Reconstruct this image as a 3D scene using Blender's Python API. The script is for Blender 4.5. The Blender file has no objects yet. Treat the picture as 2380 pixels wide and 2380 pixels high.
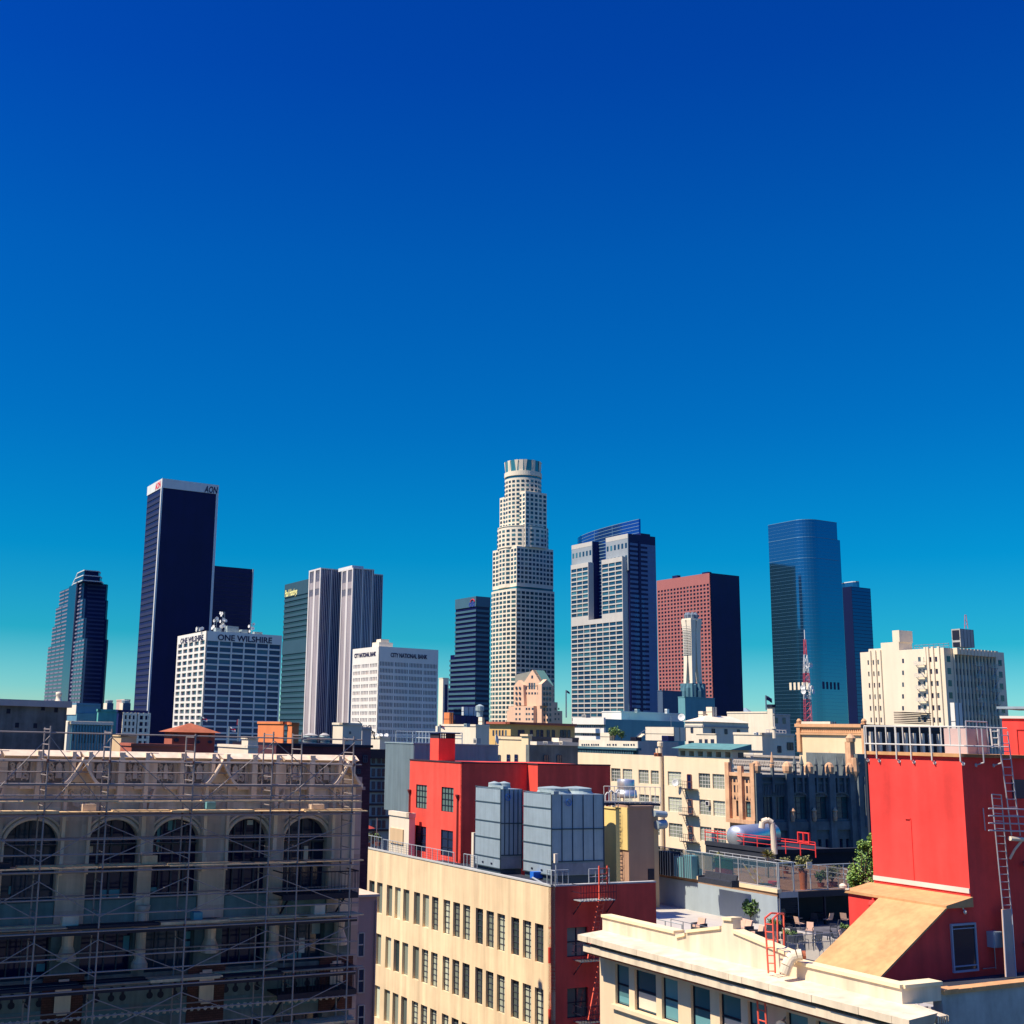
import bpy, math, random
from mathutils import Vector as V, Matrix
random.seed(7)
sc = bpy.context.scene
COL = sc.collection
R = math.radians
# ------------------------------------------------------------------ camera model (photo is 2380 px square)
F, PX, PY, TH, PITCH, CZ = 2790.0, 893.0, 1160.0, 0.026, math.atan(549/2790), 48.0
CAM = V((0, 0, CZ))
fw = V((0, math.cos(PITCH), math.sin(PITCH))); r0 = V((1, 0, 0)); u0 = V((0, -math.sin(PITCH), math.cos(PITCH)))
rt = r0*math.cos(TH)+u0*math.sin(TH); up = -r0*math.sin(TH)+u0*math.cos(TH)
Z = V((0, 0, 1))
def ray(x, y): return fw+rt*((x-PX)/F)+up*((PY-y)/F)
def at(x, y, Y):                     # point on the pixel's ray at depth Y
    d = ray(x, y); return CAM+d*(Y/d.y)
def atz(x, y, z):                    # point on the pixel's ray at height z
    d = ray(x, y); return CAM+d*((z-CZ)/d.z)
def proj(p):
    d = p-CAM; k = d.dot(fw); return (PX+F*d.dot(rt)/k, PY-F*d.dot(up)/k)
def hdir(x, y):
    d = ray(x, y); d.z = 0; return d.normalized()
A = hdir(-590, 1670)                 # street grid: away and to the left
B = V((-A.y*-1, A.x*-1, 0))          # perpendicular: away and to the right
if B.y < 0: B = -B
class Fr:                            # a vertical plane: origin, horizontal direction, outward normal
    def __init__(s, O, U, N): s.O = V((O.x, O.y, 0)); s.U = U; s.N = N
    def p(s, a, z, d=0): return s.O+s.U*a+s.N*d+Z*z
    def sz(s, x, y, d=0):
        r = ray(x, y); o = s.O+s.N*d
        t = (o-CAM).dot(s.N)/r.dot(s.N); q = CAM+r*t
        return ((q-s.O).dot(s.U), q.z)
    def sx(s, x, z, d=0):            # s where the line at height z crosses picture column x
        n = rt-fw*((x-PX)/F); return -(s.p(0, z, d)-CAM).dot(n)/s.U.dot(n)
    def zy(s, y, a, d=0):
        n = up-fw*((PY-y)/F); return -(s.p(a, 0, d)-CAM).dot(n)/Z.dot(n)
# ------------------------------------------------------------------ mesh builder
class MB:
    def __init__(s): s.v = []; s.f = []
    def add(s, vs, fs):
        n = len(s.v); s.v += [V(x) for x in vs]; s.f += [[n+i for i in f] for f in fs]; return s
    def quad(s, a, b, c, d): return s.add([a, b, c, d], [(0, 1, 2, 3)])
    def box(s, o, a, b, c):
        return s.add([o, o+a, o+a+b, o+b, o+c, o+a+c, o+a+b+c, o+b+c],
                     [(0, 3, 2, 1), (4, 5, 6, 7), (0, 1, 5, 4), (1, 2, 6, 5), (2, 3, 7, 6), (3, 0, 4, 7)])
    def fb(s, fr, s0, s1, z0, z1, d0, d1): return s.box(fr.p(s0, z0, d0), fr.U*(s1-s0), fr.N*(d1-d0), Z*(z1-z0))
    def bx(s, x0, x1, y0, y1, z0, z1): return s.box(V((x0, y0, z0)), V((x1-x0, 0, 0)), V((0, y1-y0, 0)), V((0, 0, z1-z0)))
    def prism(s, pts, z0, z1, top=None):
        n = len(pts); t = top or pts
        s.add([V((p[0], p[1], z0)) for p in pts]+[V((p[0], p[1], z1)) for p in t],
              [tuple(range(n))[::-1], tuple(range(n, 2*n))]+[(i, (i+1) % n, n+(i+1) % n, n+i) for i in range(n)]); return s
    def tube(s, p, q, r, n=6, r2=None, cap=True):
        p = V(p); q = V(q); d = (q-p)
        if d.length < 1e-6: return s
        d.normalize(); a = d.orthogonal().normalized(); b = d.cross(a); r2 = r if r2 is None else r2
        vs = [p+(a*math.cos(2*math.pi*i/n)+b*math.sin(2*math.pi*i/n))*r for i in range(n)]
        vs += [q+(a*math.cos(2*math.pi*i/n)+b*math.sin(2*math.pi*i/n))*r2 for i in range(n)]
        fs = [(i, (i+1) % n, n+(i+1) % n, n+i) for i in range(n)]
        if cap: fs += [tuple(range(n))[::-1], tuple(range(n, 2*n))]
        return s.add(vs, fs)
    def path(s, ps, r, n=6):
        for a, b in zip(ps, ps[1:]): s.tube(a, b, r, n)
        return s
    def lathe(s, c, prof, n=24, ax=Z, a0=0):
        ax = ax.normalized(); a = V((1, 0, 0)) if abs(ax.z) > .9 else ax.orthogonal().normalized(); b = ax.cross(a)
        vs = []
        for r_, h in prof:
            for i in range(n):
                t = 2*math.pi*i/n+a0; vs.append(c+ax*h+(a*math.cos(t)+b*math.sin(t))*max(r_, 1e-3))
        fs = []
        for k in range(len(prof)-1):
            for i in range(n): j = (i+1) % n; fs.append((k*n+i, k*n+j, (k+1)*n+j, (k+1)*n+i))
        fs += [tuple(range(n))[::-1], tuple((len(prof)-1)*n+i for i in range(n))]
        return s.add(vs, fs)
    def build(s, name, mat, parent=None, smooth=False, label=None):
        base = V((0, 0, 0)); p = parent
        while p is not None: base = base+p.location; p = p.parent
        me = bpy.data.meshes.new(name); me.from_pydata([tuple(v-base) for v in s.v], [], s.f); me.validate(); me.update()
        if smooth:
            for pl in me.polygons: pl.use_smooth = True
        if mat: me.materials.append(mat)
        o = bpy.data.objects.new(name, me); COL.objects.link(o)
        if parent: o.parent = parent
        if label: o['label'] = label
        return o
def thing(name, label, cat, loc, group=None, rz=0):
    o = bpy.data.objects.new(name, None); COL.objects.link(o); o.location = loc; o.rotation_euler.z = rz
    o.empty_display_size = .5; o['label'] = label; o['category'] = cat
    if group: o['group'] = group
    return o
def tag(o, label, cat, group=None):
    o['label'] = label; o['category'] = cat
    if group: o['group'] = group
    return o
def struct(name, mb, mat, label=None):
    o = mb.build(name, mat); o['kind'] = 'structure'
    if label: o['label'] = label
    return o
def copy_tree(o, parent=None):
    c = o.copy(); COL.objects.link(c)
    if parent is not None: c.parent = parent
    for ch in list(o.children): copy_tree(ch, c)
    return c
# ------------------------------------------------------------------ materials
MC = {}
def _new(name):
    m = bpy.data.materials.new(name); m.use_nodes = True; nt = m.node_tree
    return m, nt, nt.nodes['Principled BSDF']
def N_(nt, t, **k):
    n = nt.nodes.new(t)
    for a, b in k.items(): setattr(n, a, b)
    return n
def paint(name, rgb, rough=.85, var=.12, scale=.6, streak=.12, bump=.15, metal=0, spec=.3, brick=None, stripe=None):
    """a wall paint: mottled, with faint vertical streaks; optional brick courses or vertical corrugation"""
    if name in MC: return MC[name]
    m, nt, b = _new(name); L = nt.links
    g = N_(nt, 'ShaderNodeNewGeometry')
    mp = N_(nt, 'ShaderNodeMapping'); mp.inputs['Scale'].default_value = (scale, scale, scale); L.new(g.outputs['Position'], mp.inputs['Vector'])
    n1 = N_(nt, 'ShaderNodeTexNoise'); n1.inputs['Scale'].default_value = 1; n1.inputs['Detail'].default_value = 7; n1.inputs['Roughness'].default_value = .65; L.new(mp.outputs[0], n1.inputs['Vector'])
    mp2 = N_(nt, 'ShaderNodeMapping'); mp2.inputs['Scale'].default_value = (scale*5, scale*5, scale*.35); L.new(g.outputs['Position'], mp2.inputs['Vector'])
    n2 = N_(nt, 'ShaderNodeTexNoise'); n2.inputs['Scale'].default_value = 1; n2.inputs['Detail'].default_value = 4; L.new(mp2.outputs[0], n2.inputs['Vector'])
    def mr(src, lo, hi):
        k = N_(nt, 'ShaderNodeMapRange'); k.inputs['From Min'].default_value = .3; k.inputs['From Max'].default_value = .7
        k.inputs['To Min'].default_value = lo; k.inputs['To Max'].default_value = hi; L.new(src, k.inputs['Value']); return k.outputs[0]
    mu = N_(nt, 'ShaderNodeMath', operation='MULTIPLY'); L.new(mr(n1.outputs[0], 1-var, 1+var), mu.inputs[0]); L.new(mr(n2.outputs[0], 1-streak, 1+streak*.4), mu.inputs[1])
    vm = N_(nt, 'ShaderNodeVectorMath', operation='SCALE'); vm.inputs[0].default_value = rgb; L.new(mu.outputs[0], vm.inputs['Scale'])
    out = vm.outputs[0]; hsrc = n1.outputs[0]
    if brick:
        sx = N_(nt, 'ShaderNodeSeparateXYZ'); L.new(g.outputs['Position'], sx.inputs[0])
        ad = N_(nt, 'ShaderNodeMath', operation='ADD'); L.new(sx.outputs[0], ad.inputs[0]); L.new(sx.outputs[1], ad.inputs[1])
        cb = N_(nt, 'ShaderNodeCombineXYZ'); L.new(ad.outputs[0], cb.inputs[0]); L.new(sx.outputs[2], cb.inputs[1])
        bt = N_(nt, 'ShaderNodeTexBrick'); L.new(cb.outputs[0], bt.inputs['Vector']); bt.inputs['Scale'].default_value = 1
        bt.inputs['Brick Width'].default_value = brick[0]; bt.inputs['Row Height'].default_value = brick[1]; bt.inputs['Mortar Size'].default_value = brick[1]*.12
        bt.inputs['Color1'].default_value = (1, 1, 1, 1); bt.inputs['Color2'].default_value = (.72, .72, .72, 1); k = brick[2]; bt.inputs['Mortar'].default_value = (k, k, k, 1)
        v2 = N_(nt, 'ShaderNodeVectorMath', operation='MULTIPLY'); L.new(out, v2.inputs[0]); L.new(bt.outputs['Color'], v2.inputs[1]); out = v2.outputs[0]
    L.new(out, b.inputs['Base Color'])
    b.inputs['Roughness'].default_value = rough; b.inputs['Metallic'].default_value = metal; b.inputs['Specular IOR Level'].default_value = spec
    if bump:
        bp = N_(nt, 'ShaderNodeBump'); bp.inputs['Strength'].default_value = bump; bp.inputs['Distance'].default_value = .04/max(scale, .05)*.3; L.new(hsrc, bp.inputs['Height']); L.new(bp.outputs[0], b.inputs['Normal'])
    MC[name] = m; return m
def glass(name, rgb, rgb2=None, metal=.0, rough=.08, spec=.6, vary=1.0, wav=.0):
    """window glass; each pane takes its own tone between rgb and rgb2 (blinds, curtains)"""
    if name in MC: return MC[name]
    m, nt, b = _new(name); L = nt.links
    oi = N_(nt, 'ShaderNodeObjectInfo'); g = N_(nt, 'ShaderNodeNewGeometry')
    ad = N_(nt, 'ShaderNodeMath', operation='ADD'); L.new(oi.outputs['Random'], ad.inputs[0]); L.new(g.outputs['Random Per Island'], ad.inputs[1])
    fr_ = N_(nt, 'ShaderNodeMath', operation='FRACT'); L.new(ad.outputs[0], fr_.inputs[0])
    pw = N_(nt, 'ShaderNodeMath', operation='POWER'); L.new(fr_.outputs[0], pw.inputs[0]); pw.inputs[1].default_value = 3.0/vary
    mx = N_(nt, 'ShaderNodeMix', data_type='RGBA'); L.new(pw.outputs[0], mx.inputs[0]); mx.inputs[6].default_value = (*rgb, 1); mx.inputs[7].default_value = (*(rgb2 or rgb), 1)
    L.new(mx.outputs[2], b.inputs['Base Color'])
    b.inputs['Roughness'].default_value = rough; b.inputs['Metallic'].default_value = metal; b.inputs['Specular IOR Level'].default_value = spec
    if wav:
        n1 = N_(nt, 'ShaderNodeTexNoise'); n1.inputs['Scale'].default_value = .12; L.new(g.outputs['Position'], n1.inputs['Vector'])
        bp = N_(nt, 'ShaderNodeBump'); bp.inputs['Strength'].default_value = wav; bp.inputs['Distance'].default_value = .3; L.new(n1.outputs[0], bp.inputs['Height']); L.new(bp.outputs[0], b.inputs['Normal'])
    MC[name] = m; return m
def metal(name, rgb, rough=.4, met=.8): return paint(name, rgb, rough, .1, 2, .05, .0, met, .5)
# ------------------------------------------------------------------ windows gathered per building, at most 100 as parts of their own
WS = {}
def addwin(root, fr, rects, d, mat, frame=None, name='window'):
    """rects: (s0,s1,z0,z1) panes lying at offset d; frame=(material, columns, rows, bar)"""
    WS.setdefault((root.name, name), [root, name, []])[2].extend([(fr, r, d, mat, frame) for r in rects])
def flush(root, cap=100):
    for key in [k for k in WS if k[0] == root.name]:
        rt_, name, L = WS.pop(key)
        def size(w):
            fr, r, d = w[0], w[1], w[2]; a = proj(fr.p(r[0], r[2], d)); b = proj(fr.p(r[1], r[3], d)); return -abs((a[0]-b[0])*(a[1]-b[1]))
        L.sort(key=size)
        for (fr, r, d, mat, frame) in L[:cap]:
            o = MB().fb(fr, r[0], r[1], r[2], r[3], d-.05, d).build(name, mat, rt_)
            if frame:
                fm, nc, nr, t = frame; m = MB()
                for i in range(nc+1):
                    s = r[0]+(r[1]-r[0])*i/nc; m.fb(fr, s-t/2, s+t/2, r[2], r[3], d-.01, d+.05)
                for i in range(nr+1):
                    z = r[2]+(r[3]-r[2])*i/nr; m.fb(fr, min(r[0], r[1])+t/2, max(r[0], r[1])-t/2, z-t/2, z+t/2, d-.01, d+.04)
                m.build('frame', fm, o)
        if L[cap:]:
            bym = {}
            for (fr, r, d, mat, frame) in L[cap:]: bym.setdefault(mat.name, (mat, MB()))[1].fb(fr, r[0], r[1], r[2], r[3], d-.05, d)
            for mat, m in bym.values():
                o = m.build(name, mat, rt_); o['kind'] = 'stuff'
def cells(a, b, n, frac, m0=0, m1=0):
    """n intervals between a+m0 and b-m1, each frac of its pitch"""
    a += m0; b -= m1; p = (b-a)/n; g = p*(1-frac)/2
    return [(a+i*p+g, a+(i+1)*p-g) for i in range(n)]
def lattice(m, fr, s0, s1, z0, z1, cols, rows, dep):
    """wall skin of thickness dep with openings cols x rows"""
    cols = sorted(tuple(sorted(c)) for c in cols); rows = sorted(rows); lo, hi = min(s0, s1), max(s0, s1)
    z = z0
    for (a, b) in rows+[(z1, z1)]:
        if a-z > 1e-4: m.fb(fr, lo, hi, z, a, -dep, 0)
        if b > a:
            s = lo
            for (c, d) in cols+[(hi, hi)]:
                if c-s > 1e-4: m.fb(fr, s, c, a, b, -dep, 0)
                s = d
        z = b
def rects(cols, rows): return [(min(c), max(c), r[0], r[1]) for c in cols for r in rows]
class Bd:
    """rectangular building on the street grid from the picture position of its near top corner"""
    def __init__(s, cx, cy, D, xl, xr, z=None):
        s.C = at(cx, cy, D) if z is None else atz(cx, cy, z); s.z = s.C.z
        s.a = Fr(s.C, A, -B); s.b = Fr(s.C, B, -A)
        s.La = s.a.sx(xl, s.z); s.Lb = s.b.sx(xr, s.z)
    def foot(s, ins=0, e=0):         # footprint, inset on the two visible sides
        o = s.a.p(ins, 0, 0)+B*ins
        return [(q.x, q.y) for q in (o, o+A*(s.La-ins+e), o+A*(s.La-ins+e)+B*(s.Lb-ins+e), o+B*(s.Lb-ins+e))]
    def root(s, name, label, cat='building', group=None, z=0): return thing(name, label, cat, V((s.C.x, s.C.y, z)), group)
def text(body, fr, s0, s1, z0, z1, d, mat, parent, name='sign', flip=False, depth=.15, shear=0):
    cu = bpy.data.curves.new(name, 'FONT'); cu.body = body; cu.extrude = .05; cu.offset = .022; cu.shear = shear; cu.resolution_u = 3
    o = bpy.data.objects.new(name, cu); COL.objects.link(o); bpy.context.view_layer.update()
    dg = bpy.context.evaluated_depsgraph_get(); me = o.evaluated_get(dg).to_mesh()
    vs = [v.co.copy() for v in me.vertices]; fs = [tuple(p.vertices) for p in me.polygons]
    bpy.data.objects.remove(o)
    x0 = min(v.x for v in vs); x1 = max(v.x for v in vs); y0 = min(v.y for v in vs); y1 = max(v.y for v in vs)
    m = MB(); out = []
    for v in vs:
        t = (v.x-x0)/(x1-x0); w = (v.y-y0)/(y1-y0)
        out.append(fr.p(s0+(s1-s0)*t, z0+(z1-z0)*w, d+(depth if v.z > 0 else 0)))
    m.add(out, fs); return m.build(name, mat, parent)
# ------------------------------------------------------------------ camera, sky, sun, ground
cd = bpy.data.cameras.new('camera'); cam = bpy.data.objects.new('camera', cd); COL.objects.link(cam); sc.camera = cam
cam.matrix_world = Matrix.Translation(CAM) @ Matrix((rt, up, -fw)).transposed().to_4x4()
cd.sensor_width = 36; cd.sensor_fit = 'HORIZONTAL'; cd.lens = 36*F/2380; cd.shift_x = (1190-PX)/2380; cd.shift_y = -(1190-PY)/2380
cd.clip_start = .5; cd.clip_end = 60000
sc.render.resolution_x = sc.render.resolution_y = 1024
sc.view_settings.view_transform = 'Standard'; sc.view_settings.look = 'None'; sc.view_settings.gamma = 1; sc.view_settings.exposure = 0.55
SUN = (-B+A*.18).normalized()*math.cos(R(53))+Z*math.sin(R(53))
saz = math.atan2(SUN.x, SUN.y)
w = bpy.data.worlds.new('World'); sc.world = w; w.use_nodes = True; nt = w.node_tree; bg = nt.nodes['Background']
sk = nt.nodes.new('ShaderNodeTexSky'); sk.sky_type = 'NISHITA'; sk.sun_disc = False; sk.sun_elevation = R(53); sk.sun_rotation = saz
sk.altitude = 100; sk.air_density = 1.0; sk.dust_density = .4; sk.ozone_density = 2.5
tc = nt.nodes.new('ShaderNodeTexCoord'); sx = nt.nodes.new('ShaderNodeSeparateXYZ'); nt.links.new(tc.outputs['Generated'], sx.inputs[0])
cr = nt.nodes.new('ShaderNodeValToRGB'); nt.links.new(sx.outputs[2], cr.inputs[0])
SKYTINT = [(0.0, (.75, 1.05, 1.05)), (.032, (.34, .87, 1.03)), (.077, (.045, .62, .81)), (.145, (.004, .54, .86)), (.25, (.0015, .45, .92)), (.38, (.0015, .40, 1.0)), (.51, (.002, .285, 1.02)), (.565, (.002, .27, 1.02)), (.72, (.12, .48, 1.55)), (1.0, (.75, 1.1, 2.5))]
el = cr.color_ramp.elements
while len(el) < len(SKYTINT): el.new(.5)
for e, (p_, c_) in zip(el, SKYTINT): e.position = p_; e.color = (*c_, 1)
mx = nt.nodes.new('ShaderNodeMix'); mx.data_type = 'RGBA'; mx.blend_type = 'MULTIPLY'; mx.inputs[0].default_value = 1
nt.links.new(sk.outputs[0], mx.inputs[6]); nt.links.new(cr.outputs[0], mx.inputs[7]); nt.links.new(mx.outputs[2], bg.inputs[0])
bg.inputs[1].default_value = .082
sl = bpy.data.lights.new('sun', 'SUN'); sl.energy = 4.9; sl.angle = R(.53); sl.color = (1, .88, .68)
so = bpy.data.objects.new('sun', sl); COL.objects.link(so); so.rotation_euler = SUN.to_track_quat('Z', 'Y').to_euler(); so.location = (0, -50, 200)
ASPH = paint('asphalt', (.05, .05, .055), .9, .25, .15)
struct('ground', MB().quad(V((-20000, -3000, 0)), V((20000, -3000, 0)), V((20000, 30000, 0)), V((-20000, 30000, 0))), paint('ground', (.075, .08, .085), .95, .3, .02))
# far hills at the right edge, distance haze painted into their blue colour
random.seed(3)
hp = []; n = 60
m = MB()
for i in range(n+1):
    x = 3500+i*130; h = 330+170*math.sin(i*.21+.6)+60*math.sin(i*.83)+25*math.sin(i*2.3)
    hp += [V((x, 14000, 0)), V((x, 15500, max(60, h))), V((x, 17500, 0))]
m.add(hp, [(3*i, 3*i+3, 3*i+4, 3*i+1) for i in range(n)]+[(3*i+1, 3*i+4, 3*i+5, 3*i+2) for i in range(n)])
struct('hills', m, paint('hill', (.22, .30, .36), 1, .2, .002, 0, 0))
# a broad street grid under everything (mostly hidden)
m = MB()
for k in range(-4, 9):
    o = A*(k*110+60)+B*-600; m.box(o+Z*.004, B*1600, A*16, Z*.004)
struct('road', m, ASPH)
# ------------------------------------------------------------------ skyline
NAVY = glass('navy_glass', (.006, .006, .06), (.01, .01, .09), 0, .35, .35)
NAVY2 = paint('navy_panel', (.006, .008, .075), .5, .12, .05, .1, 0, 0, .3)
DKW = glass('dark_window', (.006, .010, .055), (.08, .11, .14), 0, .12, .5)
TEALW = glass('teal_window', (.012, .05, .11), (.06, .20, .26), .1, .12, .5)
BLUEW = glass('blue_window', (.02, .06, .16), (.10, .20, .28), .3, .12, .5)
CREAM = paint('cream_stone', (.77, .68, .54), .85, .05, .05, .05, 0)
WHITE = paint('white_stone', (.74, .70, .64), .8, .05, .05, .05, 0)
CAPW = paint('white_cap', (.62, .64, .64), .7, .05, .05, .05, 0)
LETT = paint('letter_navy', (.02, .02, .07), .6, .05, 1, 0, 0)
LETR = paint('letter_red', (.65, .03, .06), .6, .05, 1, 0, 0)
def rowsfrom(fr, s, y0, pitch, frac, zmin, n=999):
    """floor bands downwards from picture row y0 (measured at s), pitch in picture pixels"""
    za = fr.zy(y0, s); zb = fr.zy(y0+pitch, s); p = za-zb; out = []
    for i in range(n):
        t = za-i*p
        if t-p*frac < zmin: break
        out.append((t-p*frac, t))
    return sorted(out)
ZB = 20
# --- Aon style black slab
b = Bd(377.5, 1111.5, 1080, 342.7, 509); rt_ = b.root('slab_tower', 'tallest near-black slab skyscraper with white band round its top and red letters', 'skyscraper')
zt = b.z; zc = b.a.zy(1133, 0)
MB().prism(b.foot(.6), 0, zc).build('curtain_wall', NAVY2, rt_)
m = MB().prism(b.foot(.0), zc+.01, zt); m.build('roof_band', CAPW, rt_)
m = MB()
for fr, a_, w_ in ((b.a, 0, 3.4), (b.b, b.Lb-2.2, 2.2)): m.fb(fr, a_, a_+w_, 0, zc, -.6, .0)
m.fb(b.b, -.3, 1.2, 0, zc, -.6, .02); m.build('corner_pier', CAPW, rt_)
m = MB(); sp = paint('dark_spandrel', (.022, .026, .075), .6, .1, .1, 0, 0)
for (z0, z1) in rowsfrom(b.a, 0, 1143, 13.5, .5, ZB): m.fb(b.a, 4, b.La-2, z0, z1, -.6, -.1)
m.build('spandrel', sp, rt_)
m = MB()
for k in range(46): s = 3+k*(b.Lb-6)/45; m.fb(b.b, s, s+.25, 0, zc, -.6, -.35)
m.build('mullion', NAVY2, rt_)
text('AON', b.b, b.b.sx(475, zt-6), b.b.sx(506, zt-6), zt-8.5, zt-2.0, .05, LETT, rt_, shear=.2)
text('AON', b.a, b.a.sx(361, zt-6), b.a.sx(373.5, zt-6), zt-8, zt-1.5, .05, LETR, rt_)
# --- navy block behind it
b = Bd(480, 1313, 1250, 470, 590); r_ = b.root('slab_tower', 'plain dark navy block with thin pale right edge, behind the tallest black slab', 'skyscraper')
MB().prism(b.foot(.4), 0, b.z).build('curtain_wall', NAVY2, r_)
MB().fb(b.b, b.Lb-1.4, b.Lb, 0, b.z, -.4, .2).build('corner_pier', CAPW, r_)
m = MB()
for k in range(60): z = b.z-6-k*4; m.fb(b.b, 1, b.Lb-2, z, z+.5, -.4, -.15)
m.build('mullion', sp, r_)
# --- stepped navy tower at far left
b = Bd(195.5, 1494, 1180, 109.5, 253); r_ = b.root('stepped_tower', 'leftmost dark blue skyscraper stepping in towards a faceted glass crown', 'skyscraper')
SPW = paint('spandrel_pale', (.17, .17, .24), .8, .06, .1, 0, 0); GL1 = glass('tower_glass', (.008, .02, .08), (.015, .04, .12), .12, .15, .5)
ys = [1494, 1447, 1402, 1363]; st = 2.6; zs = [b.a.zy(y, b.La*.5) for y in ys]; core = MB(); px_ = (b.La+0)
def rect_ab(b, a0, a1, b0, b1, ch=0):
    o = b.a.p(0, 0); f = lambda a, c: (lambda q: (q.x, q.y))(o+A*a+B*c)
    if ch: return [f(a0+ch, b0), f(a1-ch, b0), f(a1, b0+ch), f(a1, b1-ch), f(a1-ch, b1), f(a0+ch, b1), f(a0, b1-ch), f(a0, b0+ch)]
    return [f(a0, b0), f(a1, b0), f(a1, b1), f(a0, b1)]
spn = []
g0 = b.a.sx(179, zs[3]); g1 = b.a.sx(160, zs[3]); g0, g1 = sorted((g0, g1))
for k in range(4):
    z0 = 0 if k == 0 else zs[k-1]; a0, a1 = b.a.sx((195.5, 192.5, 189, 185)[k], zs[k]), b.a.sx((109.5, 118, 125, 133)[k], zs[k])
    core.prism(rect_ab(b, a0, a1, 1+k*.6, Fr(b.a.p(a0, 0), B, -A).sx(253.5-k*.3, zs[k]), 2.2), z0, zs[k])
    fl = (b.a.zy(1494, 5)-b.a.zy(1503.5, 5)); z = zs[k]-1
    while z > max(z0, 30):
        nl, nr = max(1, 4-k), max(1, 4-k)
        for (c0, c1) in cells(a0+.5, g0-.5, nr, .8)+cells(g1+1, a1-.4, 2 if k == 3 else nl, .88): spn.append((min(c0, c1), max(c0, c1), z-fl*.40, z, 1+k*.6))
        z -= fl
core.build('curtain_wall', GL1, r_)
spn.sort(key=lambda q: q[2]); allm = MB()
for i, q in enumerate(spn):
    mm = MB() if i >= len(spn)-98 else allm
    mm.fb(b.a, q[0], q[1], q[2], q[3], -q[4]-.05, -q[4]+.45)
    if mm is not allm: mm.build('spandrel', SPW, r_)
allm.build('spandrel', SPW, r_)['kind'] = 'stuff'
a0q = [b.a.sx((195.5, 192.5, 189, 185)[k], zs[k]) for k in range(4)]
for k in range(4):
    z0 = 30 if k == 0 else zs[k-1]; z = zs[k]-1; m = MB()
    while z > z0: m.fb(b.b, k*st*.3+3+k, b.Lb-5+k*2.4, z-fl*.4, z, -a0q[k]-.1, -a0q[k]+.25); z -= fl
    m.build('dark_spandrel', paint('indigo_spandrel', (.03, .045, .13), .5, .08, .1, .05, 0), r_)
def octa(k, g):
    a0 = b.a.sx(190, zs[3])-g; ac = b.a.sx(168+3*k, zs[3]); a1 = b.a.sx(146+4.5*k, zs[3])+g; c0 = .8+k*.6-g; c1 = Fr(b.a.p(a0, 0), B, -A).sx(247-4*k, zs[3])+g; o = b.a.p(0, 0); f = lambda a, c: ((o+A*a+B*c).x, (o+A*a+B*c).y)
    return [f(a0, c0), f(ac, c0), f(a1, c0+7), f(a1, c1-3), f(a1-12, c1), f(a0+12, c1), f(a0, c1-5)]
zc = [b.a.zy(y, 10) for y in (1345, 1333, 1321)]
zc.sort(); zz = zs[3]; m = MB(); mt = MB()
for k, zt in enumerate(zc):
    fp = octa(k, 0); m.prism(fp, zz, zt)
    fp = octa(k, .35); mt.prism(fp, zt, zt+.9); zz = zt
m.build('crown', GL1, r_); mt.build('crown_rim', CAPW, r_)
MB().fb(b.a, g0, g1, 0, zs[3], -4, -.2).build('glass_strip', GL1, r_)
m = MB().fb(b.a, g0-.3, g0, 0, zs[3]+2, -1, .5); m.build('pier', SPW, r_)
# --- One Wilshire
b = Bd(480, 1466, 775, 413, 655.5); r_ = b.root('office_block', 'white grid office block with ONE WILSHIRE in dark letters and many aerials on its roof', 'office building')
wl = MB().prism(b.foot(1.0), 0, b.z)
ra = rowsfrom(b.a, 0, 1487, 14.5, .66, ZB); ca = [tuple(sorted(c)) for c in cells(0, b.La, 5, .74, 1.1, 1.1)]
rb = rowsfrom(b.b, 0, 1488.5, 14.2, .72, ZB); cb = cells(0, b.Lb, 6, .9, .4, .4)
for fr, cc, rr, L_ in ((b.a, ca, ra, b.La), (b.b, cb, rb, b.Lb)): lattice(wl, fr, (0 if fr is b.a else .0), L_, 0, b.z, cc, rr, .9)
wl.build('wall', WHITE, r_)
addwin(r_, b.a, rects(ca, ra), -.9, DKW); addwin(r_, b.b, rects(cb, rb), -.9, glass('office_window', (.012, .035, .12), (.06, .16, .24), .0, .25, .4)); flush(r_)
text('ONE WILSHIRE', b.b, b.b.sx(506, b.z-4), b.b.sx(632, b.z-4), b.z-5.6, b.z-1.7, .05, LETT, r_, name='letters')
text('ONE WILSHIRE', b.a, b.a.sx(420, b.z-4), b.a.sx(473, b.z-4), b.z-5.6, b.z-2.0, .05, LETT, r_, name='letters')
# roof equipment of that block: each mast is a thing
DISH = paint('dish_white', (.7, .7, .68), .6, .05, 1, 0, 0); EQ = paint('equipment', (.30, .38, .40), .7, .2, .5, .1, 0); STL = metal('steel', (.35, .37, .4))
def mast(px_, y0, y1, fr, d, n, label, grp):
    s = fr.sx(px_, b.z, -d); zt = fr.zy(y1, s, -d); p = fr.p(s, b.z, -d)
    t = thing('antenna_mast', label, 'antenna', p, grp)
    m = MB(); h = zt-b.z
    for a in range(3): m.tube(p+V((math.cos(a*2.1)*1.2, math.sin(a*2.1)*1.2, 0)), p+V((0, 0, h))+V((math.cos(a*2.1), math.sin(a*2.1), 0))*.8, .18, 4)
    for k in range(5): m.tube(p+V((-1, 0, h*k/5)), p+V((1, 0, h*(k+.6)/5)), .12, 4)
    m.build('lattice', STL, t)
    for k in range(n):
        a = random.random()*6.28; z = h*random.uniform(.25, 1); c = p+V((math.cos(a)*random.uniform(1, 2.3), math.sin(a)*random.uniform(1, 2.3), z))
        MB().lathe(c, [(.1, 0), (.9, .1), (1.05, .45), (.95, .45), (.1, .3)], 10, V((math.cos(a)-.5, -1, 0))).build('dish', DISH, t)
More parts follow.
